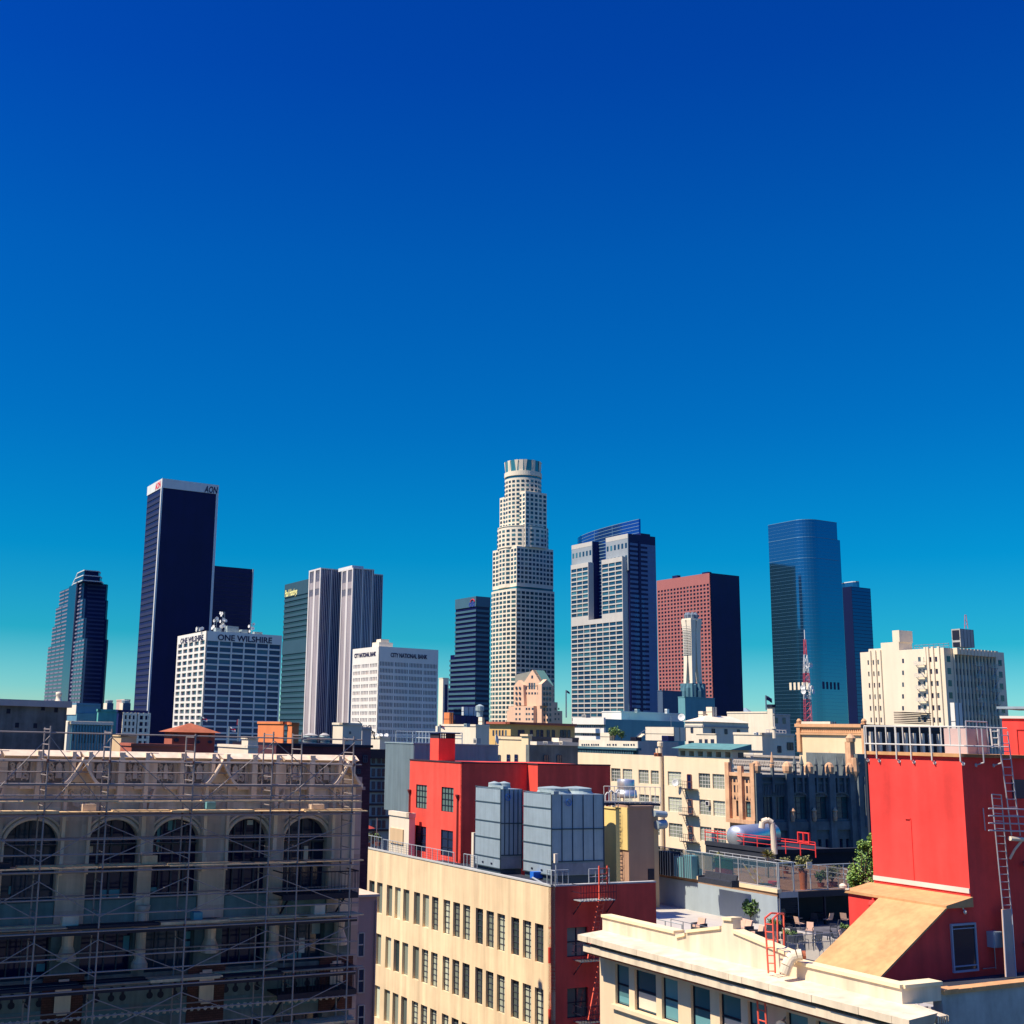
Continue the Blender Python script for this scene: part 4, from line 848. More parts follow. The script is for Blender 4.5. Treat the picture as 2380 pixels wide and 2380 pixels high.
# tan building with cornice, right
b, r = plain(2012, 1684, 170, 1855, 2050, 'ornate_building', 'cream wall with an orange ornamental cornice, below the mirror glass tower', STU, rim=0)
m = MB().fb(b.a, -.3, b.La+.3, b.z-.4, b.z+.05, 0, .45).fb(b.a, -.3, b.La+.3, b.z-1.5, b.z-1.25, 0, .3); n = 34
for k in range(n): s = b.La*(k+.5)/n; m.add([b.a.p(s-.22, b.z-1.2, .18), b.a.p(s+.22, b.z-1.2, .18), b.a.p(s, b.z-.6, .18), b.a.p(s-.22, b.z-1.2, 0), b.a.p(s+.22, b.z-1.2, 0), b.a.p(s, b.z-.6, 0)], [(0, 1, 2), (0, 3, 4, 1), (1, 4, 5, 2), (2, 5, 3, 0)])
for s in (b.La-.3, .2): m.fb(b.a, s-.3, s+.35, b.z-4, b.z+.2, 0, .35); m.lathe(b.a.p(s, b.z+.2, .1), [(.32, 0), (.38, .3), (.15, .6)], 10)
m.build('cornice', paint('orange_cornice', (.66, .36, .19), .9, .1, .6, .1, .1), r)
pw(r, b.a, [(1914, 1746, 1929, 1761)], STU); flush(r)
unit(1930, 1677, 182, 1857, 1942, 1692, 'roof_tank_box', 'long white roof box above the orange ornamental cornice', STU2)
# lattice radio mast
p = at(1879, 1690, 215); top = at(1872, 1464, 215); H = top.z-p.z
t = thing('radio_mast', 'red and white lattice radio mast in front of the mirror glass tower', 'radio mast', p)
RM = paint('mast_red', (.55, .08, .12), .6, .05, 1, 0, 0); WM = paint('mast_white', (.65, .65, .65), .6, .05, 1, 0, 0)
def latt(z0, z1, w0, w1, mat):
    m = MB(); n = max(2, int((z1-z0)/1.1)); cs = [(-1, -1), (1, -1), (1, 1), (-1, 1)]
    P3 = lambda c, z: p+V((c[0], c[1]*.8, 0))*(w0+(w1-w0)*(z-z0)/(z1-z0))+Z*z
    for c in cs: m.tube(P3(c, z0), P3(c, z1), .06, 4)
    for k in range(n):
        a, bz = z0+(z1-z0)*k/n, z0+(z1-z0)*(k+1)/n
        for i in range(4): m.tube(P3(cs[i], a), P3(cs[(i+1) % 4], bz), .035, 3); m.tube(P3(cs[i], bz), P3(cs[(i+1) % 4], bz), .035, 3)
    m.build('lattice', mat, t)
latt(0, H*.28, .55, .5, RM); latt(H*.28, H*.45, .5, .45, WM); latt(H*.45, H*.55, .45, .4, RM); latt(H*.55, H*.74, .4, .25, WM); latt(H*.74, H*.9, .2, .15, RM); MB().tube(p+Z*H*.88, p+Z*H, .07).build('tip', WM, t)
for k in range(9):
    z = H*random.choice([.3, .36, .5, .58, .63, .68, .4]); a = random.random()*6.28; MB().lathe(p+Z*z+V((.8*math.cos(a), .5*math.sin(a)-.5, 0)), [(.02, 0), (.42, .1), (.46, .2), (.02, .06)], 10, V((math.cos(a), -1, 0))).build('drum_antenna', DISH, t)
# white art deco tower at right
b = Bd(2193, 1505, 360, 1999, 2335); r = b.root('deco_tower', 'tall white art deco building with vertical ribs and fire escapes, at the right', 'building')
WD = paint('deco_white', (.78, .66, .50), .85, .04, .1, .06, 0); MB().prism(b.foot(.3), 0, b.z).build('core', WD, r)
wl = MB(); z1_ = b.b.zy(1513, 0); fh = (b.a.zy(1527, 3)-b.a.zy(1555, 3))
za = b.a.zy(1527, b.La*.15); rows = [(za-fh*.42-k*fh, za-k*fh) for k in range(12)]; colsA = [tuple(sorted(pxr(b.a, x, 1530, x+5.5, 1540)[:2])) for x in (2016, 2028, 2039, 2160, 2173)]
lattice(wl, b.a, 0, b.La, 0, b.z, colsA, sorted(rows), .3)
wl.build('wall', WD, r); MB().fb(b.b, 4.2, b.Lb-4.2, 0, b.z-1, -.29, -.27).build('infill_panel', paint('blue_grey_infill', (.20, .29, .34), .9, .06, .1, .05, 0), r); addwin(r, b.a, rects(colsA, rows), -.22, DKW)  # blue-grey panel puts the shaded face's tone into its colour
ml = MB()
for x in (2022, 2033.5, 2045, 2150, 2156, 2167, 2181): s = b.a.sx(x, 80); ml.fb(b.a, s-.35, s+.35, 0, b.z+.4, 0, .45)
nb = 12
for k in range(nb+1):
    s = 4.5+(b.Lb-9)*k/nb; ml.fb(b.b, s-.17, s+.17, 0, b.z-.2, -.3, .16)
    if k < nb: ml.fb(b.b, s-.2, s+(b.Lb-9)/nb*.72, b.z-1.8, b.z+.1, -.3, 1.3)
ml.build('rib', WD, r)
zb_ = b.b.zy(1527, b.Lb*.3); rowsB = [(zb_-fh*.5-k*fh, zb_-k*fh) for k in range(12)]; cb = cells(4.5, b.Lb-4.5, nb, .5); addwin(r, b.b, rects(cb, rowsB)+rects([(b.Lb-3, b.Lb-1.4), (1.5, 3)], rowsB), -.24, DKW)
pw(r, b.a, [(x, 1531+27.5*k, x+4, 1541+27.5*k) for x in (2097,) for k in range(5)], DKW); pw(r, b.a, [(2134+13*i, 1527+28*k, 2140+13*i, 1538+28*k) for i in range(2) for k in range(6)], DKW); flush(r)
m = MB(); zz = b.z
m.fb(b.a, b.a.sx(2090, zz), b.a.sx(2048, zz), zz, zz+2.6, -6, 0); m.fb(b.a, b.a.sx(2092, zz), b.a.sx(2076, zz), zz+2.6, zz+6.2, -6, 0); m.fb(b.a, b.a.sx(2048, zz), b.a.sx(2019, zz), zz, zz+.9, -6, 0)
m.build('stepped_parapet', WD, r)
def balcony(fr, s0, s1, z, d, parent, mat, h=1.0, dep=1.1):
    m = MB().fb(fr, s0, s1, z-.12, z, d, d+dep)
    for k in range(9): s = s0+(s1-s0)*k/8; m.tube(fr.p(s, z, d+dep), fr.p(s, z+h, d+dep), .04, 4)
    for zz in (h, h*.5): m.tube(fr.p(s0, z+zz, d+dep), fr.p(s1, z+zz, d+dep), .05, 4).tube(fr.p(s0, z+zz, d), fr.p(s0, z+zz, d+dep), .05, 4).tube(fr.p(s1, z+zz, d), fr.p(s1, z+zz, d+dep), .05, 4)
    m.build('balcony', mat, parent)
for f_, x0, x1, y0, dy, n, l_ in ((b.a, 2134, 2156, 1545, 28, 5, 'pale iron fire escape on the lit side of the white art deco building'), (b.b, 2256, 2275, 1547, 29, 5, 'left dark fire escape on the shaded side of the white art deco building'), (b.b, 2291, 2312, 1551, 29, 5, 'right dark fire escape on the shaded side of the white art deco building')):
    s0, s1 = sorted((f_.sx(x0, 70), f_.sx(x1, 70))); zt = f_.zy(y0, s0); t = thing('fire_escape', l_, 'fire escape', f_.p(s0, zt-4*fh, .9), 'fire escapes on the white building'); d = .5 if f_ is b.a else .95
    for k in range(n):
        balcony(f_, s0, s1, zt-k*fh, d, t, FRW if f_ is b.a else STL)
        if k < n-1: MB().tube(f_.p(s0+.3, zt-(k+1)*fh, d+.7), f_.p(s1-.3, zt-k*fh, d+.7), .08, 4).build('ladder', STL, t)
bb, t = unit(2231, 1461, 352, 2211, 2262, 1503, 'billboard_box', 'grey roof box with a dark square opening on the white art deco building', GRYW)
q = bb.a; MB().fb(q, .3, bb.La-.3, bb.z-3.2, bb.z-.4, 0, .1).fb(q, .3, bb.La-.3, bb.z-5.3, bb.z-3.9, 0, .1).build('opening', BLK, t)
p = at(2246, 1461, 354); tag(MB().tube(p+V((-.5, 0, 0)), p+V((-.2, 0, 4)), .1).tube(p+V((.5, 0, 0)), p+V((.2, 0, 4)), .1).tube(p+V((-.2, 0, 4)), p+V((.2, 0, 4)), .1).tube(p+V((-.5, 0, .5)), p+V((.4, 0, 1.6)), .07).tube(p+V((.4, 0, 1.6)), p+V((-.3, 0, 2.8)), .07).build('roof_aerial', paint('aerial_pink', (.45, .15, .22), .6, 0, 1, 0, 0)), 'thin pink aerial frame on top of the grey roof box', 'aerial')
railing(b.a, b.a.sx(2190, b.z), b.a.sx(2110, b.z), b.z, 1.5, 7, 'railing', 'thin dark roof rail on the white art deco building', STL, -3, 2, .08)
unit(2218, 1633, 230, 2208, 2236, 1720, 'white_shaft', 'plain white square shaft in front of the white art deco building', WHITE, 'chimney')
t = thing('louvre_stack', 'dark stack of rusty horizontal louvres in front of the white art deco building', 'louvre', at(2125, 1680, 140)); fr = Fr(at(2100, 1680, 140), B, -A)
for k in range(7): zz = at(2100, 1681, 140).z+k*.2; s1 = fr.sx(2163, zz); MB().fb(fr, 0, s1, zz, zz+.09, -.9, .1-.02*(k % 2)).fb(Fr(at(2100, 1680, 140), A, -B), 0, 1.2, zz, zz+.09, -.1, .1).build('louvre', paint('rust_dark', (.06, .03, .03), .8, .3, 2, 0, 0), t)

# small things on the middle roofs
def small_box(x, y, D, w_, h_, name, label, mat, cat='rooftop unit', grp=None):
    p = at(x, y, D); k = D/F; t = thing(name, label, cat, p, grp); MB().box(p, -A*(w_*k*1.0), B*(w_*k*.8), Z*(h_*k)).build('casing', mat, t); m = MB()
    for j in range(3): m.box(p-A*(w_*k*.1)-B*.03+Z*(h_*k*(.25+.2*j)), -A*(w_*k*.8), -B*.02, Z*(h_*k*.06))
    m.build('louvre', BLK, t); return t
for q in ((1352, 1668, 452, 16, 7, 'rooftop_unit', 'low grey machine at the left end of the white banded roof', GRYW), (1475, 1656, 472, 9, 8, 'rooftop_unit', 'small grey box left of centre on the long white penthouse', EQ), (1545, 1658, 472, 8, 10, 'rooftop_unit', 'narrow pale box on the right half of the long white penthouse', DISH),
          (1300, 1730, 178, 12, 7, 'rooftop_unit', 'small cream box on the dark grey building roof', STU2), (1262, 1728, 178, 18, 5, 'rooftop_unit', 'flat pale hatch on the left of the dark grey building roof', GRYW), (1078, 1690, 258, 12, 8, 'rooftop_unit', 'green machine on the beige block roof edge', EQ),
          (1538, 1722, 240, 22, 12, 'rooftop_unit', 'dark railed machine in front of the cream and grey block', NAVY2), (1465, 1722, 236, 20, 9, 'rooftop_unit', 'dark low bar counter on the far roof terrace', BLK), (1520, 1758, 166, 14, 8, 'rooftop_unit', 'terracotta box on the warehouse roof beside the low tiled loggia', TERR), (1622, 1757, 0, 0, 0, '', '', None),
          (1735, 1762, 176, 12, 5, 'rooftop_unit', 'small white skylight on the roof behind the tan theatre bay', STU2), (1752, 1708, 224, 8, 6, 'rooftop_unit', 'small white box at the corner of the cream building behind the dark theatre', DISH), (1600, 1728, 282, 10, 6, 'rooftop_unit', 'dark box at the foot of the hipped cream house', BLK), (1010, 1728, 160, 20, 6, 'rooftop_unit', 'flat grey duct on the roof just left of the tall red chimney', EQ), (1100, 1728, 165, 14, 12, 'rooftop_unit', 'round-cornered grey unit right of the tall red chimney', GRYW)):
    if q[7] is not None: small_box(*q)
t = thing('roof_stair', 'small cream outdoor stair on the far roof terrace', 'stair', at(1480, 1722, 238)); fq = Fr(at(1480, 1722, 238), B, -A)
m = MB()
for k in range(7): m.fb(fq, k*.32, k*.32+.34, at(1480, 1722, 238).z+k*.2, at(1480, 1722, 238).z+k*.2+.2, -1, 0)
m.build('steps', STU2, t); MB().tube(fq.p(0, at(1480, 1722, 238).z+.9, 0), fq.p(2.3, at(1480, 1722, 238).z+2.3, 0), .05).build('handrail', STL, t)
for x, D, h, l_ in ((1372, 450, 3, 'thin aerial on the white banded roof'), (1462, 470, 5, 'thin aerial near the middle of the long white penthouse'), (1560, 335, 3, 'thin aerial left of the hipped cream house'), (1690, 338, 2.5, 'thin aerial at the left end of the long plain cream block')):
    p = at(x, 1668 if D > 400 else 1690, D); t = thing('aerial', l_, 'aerial', p); MB().tube(p, p+Z*h, .07, 5).build('pole', STL, t); MB().tube(p+Z*h*.85-V((.6, 0, 0)), p+Z*h*.85+V((.6, 0, 0)), .05, 4).tube(p+Z*h*.7-V((.4, 0, 0)), p+Z*h*.7+V((.4, 0, 0)), .05, 4).build('crossbar', STL, t)
dish(at(1585, 1678, 440), 1.3, V((-.6, -1, .3)), 'white round dish at the right end of the white and teal building')
# ------------------------------------------------------------------ red building, cooling towers, long cream building
REDP = paint('coral_red', (.80, .085, .06), .85, .18, .25, .2, .15)
CORR = paint('corrugated', (.34, .42, .44), .5, .06, .5, .15, 0, .3); STU3 = paint('buff_stucco', (.80, .60, .37), .9, .10, .3, .24, .2)
PIPE = paint('pipe_dark', (.05, .03, .04), .6, .2, 1, 0, 0)
# corrugated block hanging over a set back base
b = Bd(962, 1729, 130, 897, 1158); r = b.root('corrugated_block', 'pale corrugated metal block with a dark ribbed right side, behind the red building', 'building')
z0 = b.a.zy(1881, b.La); m = MB().prism(b.foot(0), z0, b.z)
for k in range(46): s = b.La*k/46; m.fb(b.a, s, s+b.La/92, z0, b.z, 0, .06)
for k in range(70): s = b.Lb*k/70; m.fb(b.b, s, s+b.Lb/140, z0, b.z, 0, .06)
m.fb(b.a, -.1, b.La+.1, b.z, b.z+.12, -.3, .12).fb(b.b, -.1, b.Lb, b.z, b.z+.12, -.3, .12)
m.build('cladding', CORR, r); MB().prism(b.foot(1.5), 10, z0).build('base', NAVY2, r)
railing(b.a, .5, b.La*.9, b.z, 1.3, 7, 'railing', 'pale rail frame on the roof above the corrugated metal block', RAILM, -3, 2, .05)
railing(b.b, .5, 9, b.z, 1.3, 6, 'railing', 'pale rail frame behind the tall red chimney', RAILM, -5, 3, .05)
b, r = plain(951, 1900, 118, 905, 965, 'utility_hut', 'pale utility hut below the corrugated metal block, left of the red building', STU2, zlo=25); MB().fb(b.a, 1.0, 3.6, b.z-2.6, b.z-1.2, .0, .12).build('panel', TAN, r)
# red building
ZR = 37.0
b2 = Bd(1073, 1774, 112, 953, 1226); r = b2.root('red_building', 'red building with four tall windows and a square chimney, left of the grey cooling towers', 'building', z=ZR)
Pq = b2.b.p(b2.Lb, 0); ff = Fr(Pq, -A, -B); e = ff.sx(1250, b2.z); C3 = ff.p(e, 0); f3 = Fr(C3, B, -A); L3 = f3.sx(1418.5, b2.z)
wl = MB().prism([(q.x, q.y) for q in (b2.a.p(.15, 0)+B*.15, b2.a.p(b2.La, 0)+B*.15, b2.a.p(b2.La, 0)+B*(b2.Lb+L3), b2.b.p(b2.Lb+L3, 0)-V((0, 0, 0)))], ZR-2, b2.z-.01) if 0 else MB()
wl.prism([(q.x, q.y) for q in (b2.a.p(.2, 0)+B*.2, b2.a.p(b2.La, 0)+B*.2, b2.a.p(b2.La, 0)+B*b2.Lb, b2.a.p(.2, 0)+B*b2.Lb)], ZR-2, b2.z)
wl.fb(b2.b, .0, b2.Lb, ZR-2, b2.z, -.2, 0)
wl.prism([(q.x, q.y) for q in (C3, C3+A*(e+b2.La), C3+A*(e+b2.La)+B*L3, C3+B*L3)], ZR-2, b2.z)
W = [(967, 1824, 992, 1879), (1026, 1827, 1054, 1886), (964, 1920, 990, 1978), (1024, 1929, 1052, 1990)]
WR = [pxr(b2.a, *q) for q in W]
c1 = sorted({(WR[0][0], WR[0][1])}); zt1 = (max(WR[0][3], WR[1][3])); zb1 = min(WR[0][2], WR[1][2]); zt2 = WR[2][3]; zb2 = WR[2][2]
cols = [(WR[1][0], WR[1][1]), (WR[0][0], WR[0][1])]; rows = [(WR[2][2], WR[2][3]), (WR[0][2], WR[0][3])]
lattice(wl, b2.a, -.01, b2.La, ZR-2, b2.z, cols, rows, .2); wl.build('wall', REDP, r)
RFR = paint('red_frame', (.16, .03, .03), .6, .1, 1, 0, 0); CURT = glass('curtain_window', (.10, .16, .15), (.62, .72, .55), 0, .2, .5, 3)
addwin(r, b2.a, [(c[0], c[1], *rows[1]) for c in cols], -.12, CURT, (BLK, 4, 4, .07)); addwin(r, b2.a, [(c[0], c[1], *rows[0]) for c in cols], -.12, WG, (BLK, 2, 3, .09)); flush(r)
for x in (954.5, 1066): s = b2.a.sx(x, b2.z-2); MB().tube(b2.a.p(s, ZR, .12), b2.a.p(s, b2.z-3.2, .12), .07, 8).lathe(b2.a.p(s, b2.z-3.2, .12), [(.08, 0), (.2, .3), (.2, .4)], 10).build('downspout', RFR, r)
m = MB(); m.fb(b2.a, -.06, b2.La, b2.z, b2.z+.12, -.3, .06).fb(b2.b, -.06, b2.Lb, b2.z, b2.z+.12, -.3, .06); m.fb(f3, -.06, L3, b2.z, b2.z+.12, -.3, .06).fb(Fr(C3, A, -B), -.06, e, b2.z, b2.z+.12, -.3, .06); m.build('coping', PIPE, r)
bb = Bd(1020, 1716, 118, 1000, 1058); MB().prism(bb.foot(0), b2.z, bb.z).build('chimney', REDP, r)
t = [o for o in r.children if o.name.startswith('chimney')][0]
m = MB()
for k in range(7): m.fb(bb.b, .1+k*.25, .2+k*.25, bb.z, bb.z+.45, -.15, -.05)
for s in (0, bb.Lb-.1): m.fb(bb.b, s, s+.1, bb.z, bb.z+.45, -bb.La, 0)
m.build('slat', PIPE, t); MB().fb(bb.b, -.15, bb.Lb+.5, bb.z+.45, bb.z+.55, -bb.La, .15).build('lid', NAVY2, t)
p = atz(1100, 2016, ZR); tag(MB().box(p, A*.35, B*.35, Z*2.9).build('white_post', STU2), 'white slim upright panel beside the left grey cooling tower', 'post')
# cooling towers
CTM = paint('cooling_grey', (.34, .42, .47), .45, .08, .8, .12, 0, .25); CTD = paint('cooling_dark', (.05, .08, .10), .6, .1, 1, 0, 0); BLUL = paint('logo_blue', (.05, .20, .60), .5, 0, 1, 0, 0)
def cooling(cx, cyb, cyt, xl, xr, label):
    c = atz(cx, cyb, ZR+.2); fr = Fr(c, A, -B); zt = fr.zy(cyt, 0); la = fr.sx(xl, zt); fbb = Fr(c, B, -A); lb = fbb.sx(xr, zt); H = zt-c.z
    t = thing('cooling_tower', label, 'cooling tower', c, 'two grey cooling towers')
    z0 = c.z+H*.02
    MB().prism([(q.x, q.y) for q in (c, c+A*la, c+A*la+B*lb, c+B*lb)], z0, zt).build('casing', CTM, t)
    m = MB()
    for h in (.0, .125, .36, .565, .80, .985): z = z0+H*h; m.fb(fr, -.03, la+.03, z, z+.07, 0, .06)
    for h in (.16, .55): z = z0+H*h; m.fb(fbb, -.02, lb, z, z+.09, 0, .07)
    for k in range(1, 5): s = lb*k/5; m.fb(fbb, s-.03, s+.03, z0+H*.16, zt, 0, .05)
    m.fb(fbb, -.03, .05, z0, zt, 0, .06).fb(fbb, lb-.07, lb, z0, zt, 0, .06)
    m.build('panel_joint', CTD, t)
    MB().fb(fbb, .05, lb-.1, z0+.03, z0+H*.15, 0, .04).build('access_panel', paint('access_grey', (.30, .30, .31), .6, .2, .8, .1, 0), t)
    for k in range(2): MB().fb(fr, la*(.3+.35*k), la*(.36+.35*k), z0+H*.04, z0+H*.06, 0, .04).build('latch', BLK, t)
    MB().prism([(q.x, q.y) for q in (c+(A+B)*.15, c+A*la+B*.15, c+A*la+B*lb, c+A*.15+B*lb)], c.z-.7, z0).build('skid', CTD, t)
    for k, f_ in enumerate((.3, .75)):
        q = c+A*(la*.5)+B*(lb*f_); R_ = min(la*.44, lb*.24); MB().lathe(V((q.x, q.y, zt)), [(R_*1.1, 0), (R_*.98, .2), (R_, .42), (R_*.9, .44), (R_*.35, .52), (.05, .56)], 24).build('fan_guard', EQ, t)
    MB().box(c+A*-.1+B*.2+Z*(zt-c.z), A*(la*.5), B*.5, Z*.25).build('top_tray', EQ, t)
    q = fbb; s0, z_ = lb*.32, zt-H*.1; m = MB(); R_ = .27; n = 20
    for i in range(n):
        a0, a1 = 6.283*i/n, 6.283*(i+1)/n; m.tube(q.p(s0+R_*math.cos(a0), z_+R_*math.sin(a0), .08), q.p(s0+R_*math.cos(a1), z_+R_*math.sin(a1), .08), .03, 4)
    m.tube(q.p(s0-R_*.6, z_+R_*.6, .08), q.p(s0+R_*.6, z_-R_*.6, .08), .03, 4); m.build('badge', BLUL, t)
    return t
cooling(1162, 2024, 1834, 1106, 1214, 'left one of the two tall grey cooling towers')
cooling(1281, 2040, 1846, 1217, 1403, 'right and wider one of the two tall grey cooling towers')
# long cream building
D0 = 85; b = Bd(1280.5, 2061, D0, 839, 1524); r = b.root('long_building', 'long cream building with rows of tall triple windows and a dark red end wall', 'building')
zc = b.z; wl = MB(); ca = []; m0 = MB()
XC = [(55, 90), (107, 143), (158, 195), (230, 268), (287, 325), (342, 384), (422, 466), (485, 528), (547, 594), (637, 684), (705, 755), (777, 828), (875, 928), (952, 1007), (1033, 1092), (1145, 1208), (1232, 1297), (1322, 1390)]
ztop = b.a.sz(830+1356/3.22, 2000+473/3.22)[1]; zbot = b.a.sz(830+1356/3.22, 2000+763/3.22)[1]
ztop2 = b.a.sz(830+1356/3.22, 2000+955/3.22)[1]; fhh = ztop-ztop2; hw_ = ztop-zbot
zm = (ztop+zbot)/2
for x0, x1 in XC:
    xx0, xx1 = 830+x0/3.22, 830+x1/3.22; s = sorted((b.a.sx(xx0+1.5, zm), b.a.sx(xx1+1.5, zm))); ca.append(tuple(s))
# even out the bays: three windows per bay of equal pitch
cs = sorted(ca); ww = sum(c[1]-c[0] for c in cs[:9])/9; wp = (cs[2][0]-cs[0][0])/2; pitch = (cs[12][0]-cs[0][0])/4; s_first = cs[0][0]
ca = []
for k in range(8):
    for j in range(3): s = s_first+k*pitch+j*wp; ca.append((s, s+ww))
ca = [c for c in ca if c[1] < b.La-.1]
rows = sorted([(ztop-k*fhh-hw_, ztop-k*fhh) for k in range(8)])
m = MB().prism([(q.x, q.y) for q in (b.a.p(.3, 0)+B*.35, b.a.p(b.La, 0)+B*.35, b.a.p(b.La, 0)+B*b.Lb, b.a.p(.3, 0)+B*b.Lb)], 0, ZR-.1)
lattice(wl, b.a, 0, b.La, 0, zc, ca, rows, .35); wl.build('wall', STU3, r); m.build('roof_deck', TAR, r)
SW = glass('steel_window', (.03, .05, .055), (.60, .64, .50), 0, .12, .5, 2.0)
addwin(r, b.a, rects(ca, rows), -.24, SW, (FRM, 2, 6, .045)); flush(r)
DRD = REDP
wr = MB(); cB = [pxr(b.b, 1318, 2153, 1366, 2190)[:2]]; rB = []
zr0 = b.b.zy(2153, 3.5); rB = sorted([(zr0-k*3.9-1.9, zr0-k*3.9) for k in range(7)])
cB = [(b.b.sx(1318, zr0-1), b.b.sx(1366, zr0-1))]
lattice(wr, b.b, 0, b.Lb, 0, zc, cB, rB, .3); wr.build('end_wall', DRD, r)
addwin(r, b.b, rects(cB, rB), -.2, SW, (BLK, 2, 2, .07)); flush(r)
m = MB().fb(b.a, -.05, b.La, zc, zc+.1, -.35, .05); m.fb(b.b, 0, b.Lb, zc, zc+.1, -.35, .05); m.build('coping', paint('coping_grey', (.45, .45, .42), .8, .15, 1, 0, 0), r)
m = MB()
for z_ in (ztop-2.3, ztop-6.2): m.tube(b.a.p(-.05, z_, .15), b.a.p(-.05, z_+1.0, .15), .1, 6)
m.build('rain_hopper', paint('hopper_red', (.5, .03, .02), .6, .1, 1, 0, 0), r)
s0 = b.b.Lb if 0 else b.Lb
tb = b
# parapet screens and rails
def mesh_rail(fr, s0, s1, z0, h, n, label, d=0, grp=None):
    t = thing('railing', label, 'railing', fr.p(s0, z0, d), grp)
    for k in range(n+1): s = s0+(s1-s0)*k/n; MB().tube(fr.p(s, z0, d), fr.p(s, z0+h, d), .03, 5).build('post', RAILM, t)
    for zz in (z0+h, z0+.08): MB().tube(fr.p(s0, zz, d), fr.p(s1, zz, d), .028, 5).build('rail', RAILM, t)
    m = MB()
    for k in range(int(abs(s1-s0)/.28)): s = s0+(s1-s0)*k/int(abs(s1-s0)/.28); m.tube(fr.p(s, z0+.1, d), fr.p(s, z0+h, d), .012, 3)
    for k in range(5): zz = z0+.1+(h-.1)*k/5; m.tube(fr.p(s0, zz, d), fr.p(s1, zz, d), .01, 3)
    m.build('mesh_infill', BLK, t); return t
def sA(x): return b.a.sx(x, zc)
mesh_rail(b.a, sA(842), sA(882), zc, 1.1, 5, 'mesh rail at the far left roof edge of the long cream building', -.2)
mesh_rail(b.a, sA(885), sA(1050), zc, 1.0, 14, 'long mesh rail on the roof edge in front of the red building', -.2)
mesh_rail(b.a, sA(1065), sA(1096), zc, 1.0, 4, 'short mesh rail left of the white slim panel', -.5)
mesh_rail(b.a, sA(1266), sA(1285), zc, 1.05, 2, 'short mesh rail at the near corner of the long cream building', -.2)
mesh_rail(b.b, .2, b.b.sx(1325, zc), zc, 1.05, 3, 'mesh rail at the top of the dark red end wall, next to the near corner', -.2)
railing(b.b, b.b.sx(1373, zc), b.b.sx(1420, zc), zc, 1.05, 3, 'railing', 'pale rail loop at the top of the dark red end wall, above the fire ladder', RAILM, -.2, 2, .035)
for xx, yy, l_ in ((1292, 2052, 'white lamp post at the corner roof rail of the long cream building'), (1197, 2012, 'short white lamp post between the two cooling towers')):
    p = atz(xx, yy, ZR); t = thing('roof_lamp', l_, 'lamp', p); MB().tube(p, p+Z*1.9, .05, 6).build('post', RAILM, t); MB().fb(Fr(p, B, -A), -.15, .15, p.z+1.5, p.z+2.2, -.1, .1).build('lamp_head', STU2, t)
p = atz(1240, 2042, ZR); tag(MB().box(p, A*.5, B*1.3, Z*.5).build('blue_crate', paint('crate_blue', (.02, .15, .6), .5, .1, 1, 0, 0)), 'bright blue crate under the right cooling tower', 'crate')
tag(MB().tube(atz(1238, 2040, ZR+.1), atz(1300, 2075, ZR+.1), .08, 8).build('roof_pipe', RAILM), 'pale pipe lying on the dark roof below the cooling towers', 'pipe')
# fire escape with red ladders
FER = paint('ladder_red', (.85, .13, .08), .6, .1, 1, 0, 0)
def ladder(m, p, q, w_, n, r_=.03):
    """two stiles and n rungs; w_ is the half width vector"""
    m.tube(p-w_, q-w_, r_, 5).tube(p+w_, q+w_, r_, 5)
    for k in range(n): c = p+(q-p)*((k+.5)/n); m.tube(c-w_, c+w_, r_*.8, 4)
t = thing('fire_escape', 'iron fire escape with red ladders on the dark red end wall', 'fire escape', b.b.p(b.b.sx(1340, 35), 20, .5))
s0, s1 = b.b.sx(1330, 36), b.b.sx(1412, 36)
for k in range(4):
    z = b.b.zy(2088, 3)-k*3.9*.98 if k == 0 else b.b.zy(2088, 3)-k*3.9
    m = MB()
    for j in range(9): m.fb(b.b, s0+(s1-s0)*(j/9), s0+(s1-s0)*((j+.7)/9), z-.06, z, .1, 1.0)
    m.build('platform', RAILM if k == 0 else STL, t)
    m = MB()
    for j in range(14): s = s0+(s1-s0)*j/13; m.tube(b.b.p(s, z, 1.0), b.b.p(s, z+1.0, 1.0), .018, 4)
    for zz in (1.0, .5): m.tube(b.b.p(s0, z+zz, 1.0), b.b.p(s1, z+zz, 1.0), .025, 4).tube(b.b.p(s0, z+zz, 0), b.b.p(s0, z+zz, 1.0), .025, 4)
    for s in (s0+.1, s1-.1): m.tube(b.b.p(s, z-1.0, 0), b.b.p(s, z-.05, .95), .035, 4)
    m.build('guard', BLK, t)
    m = MB(); p = b.b.p(s0+(s1-s0)*.75, z+.9, .65); q = b.b.p(s0+(s1-s0)*.35, z-3.8, .65); ladder(m, q, p, -B*.24+A*.0, 13, .06); m.build('ladder', FER, t)
m = MB(); q = b.b.p(s0+(s1-s0)*.72, b.b.zy(2088, 3), .65); ladder(m, q, q+Z*2.2, B*.35, 6, .06); m.build('top_ladder', FER, t)
# end wall: extra plain red wing to the right
b3 = Bd(1500, 2052, 84, 1480, 1526); 
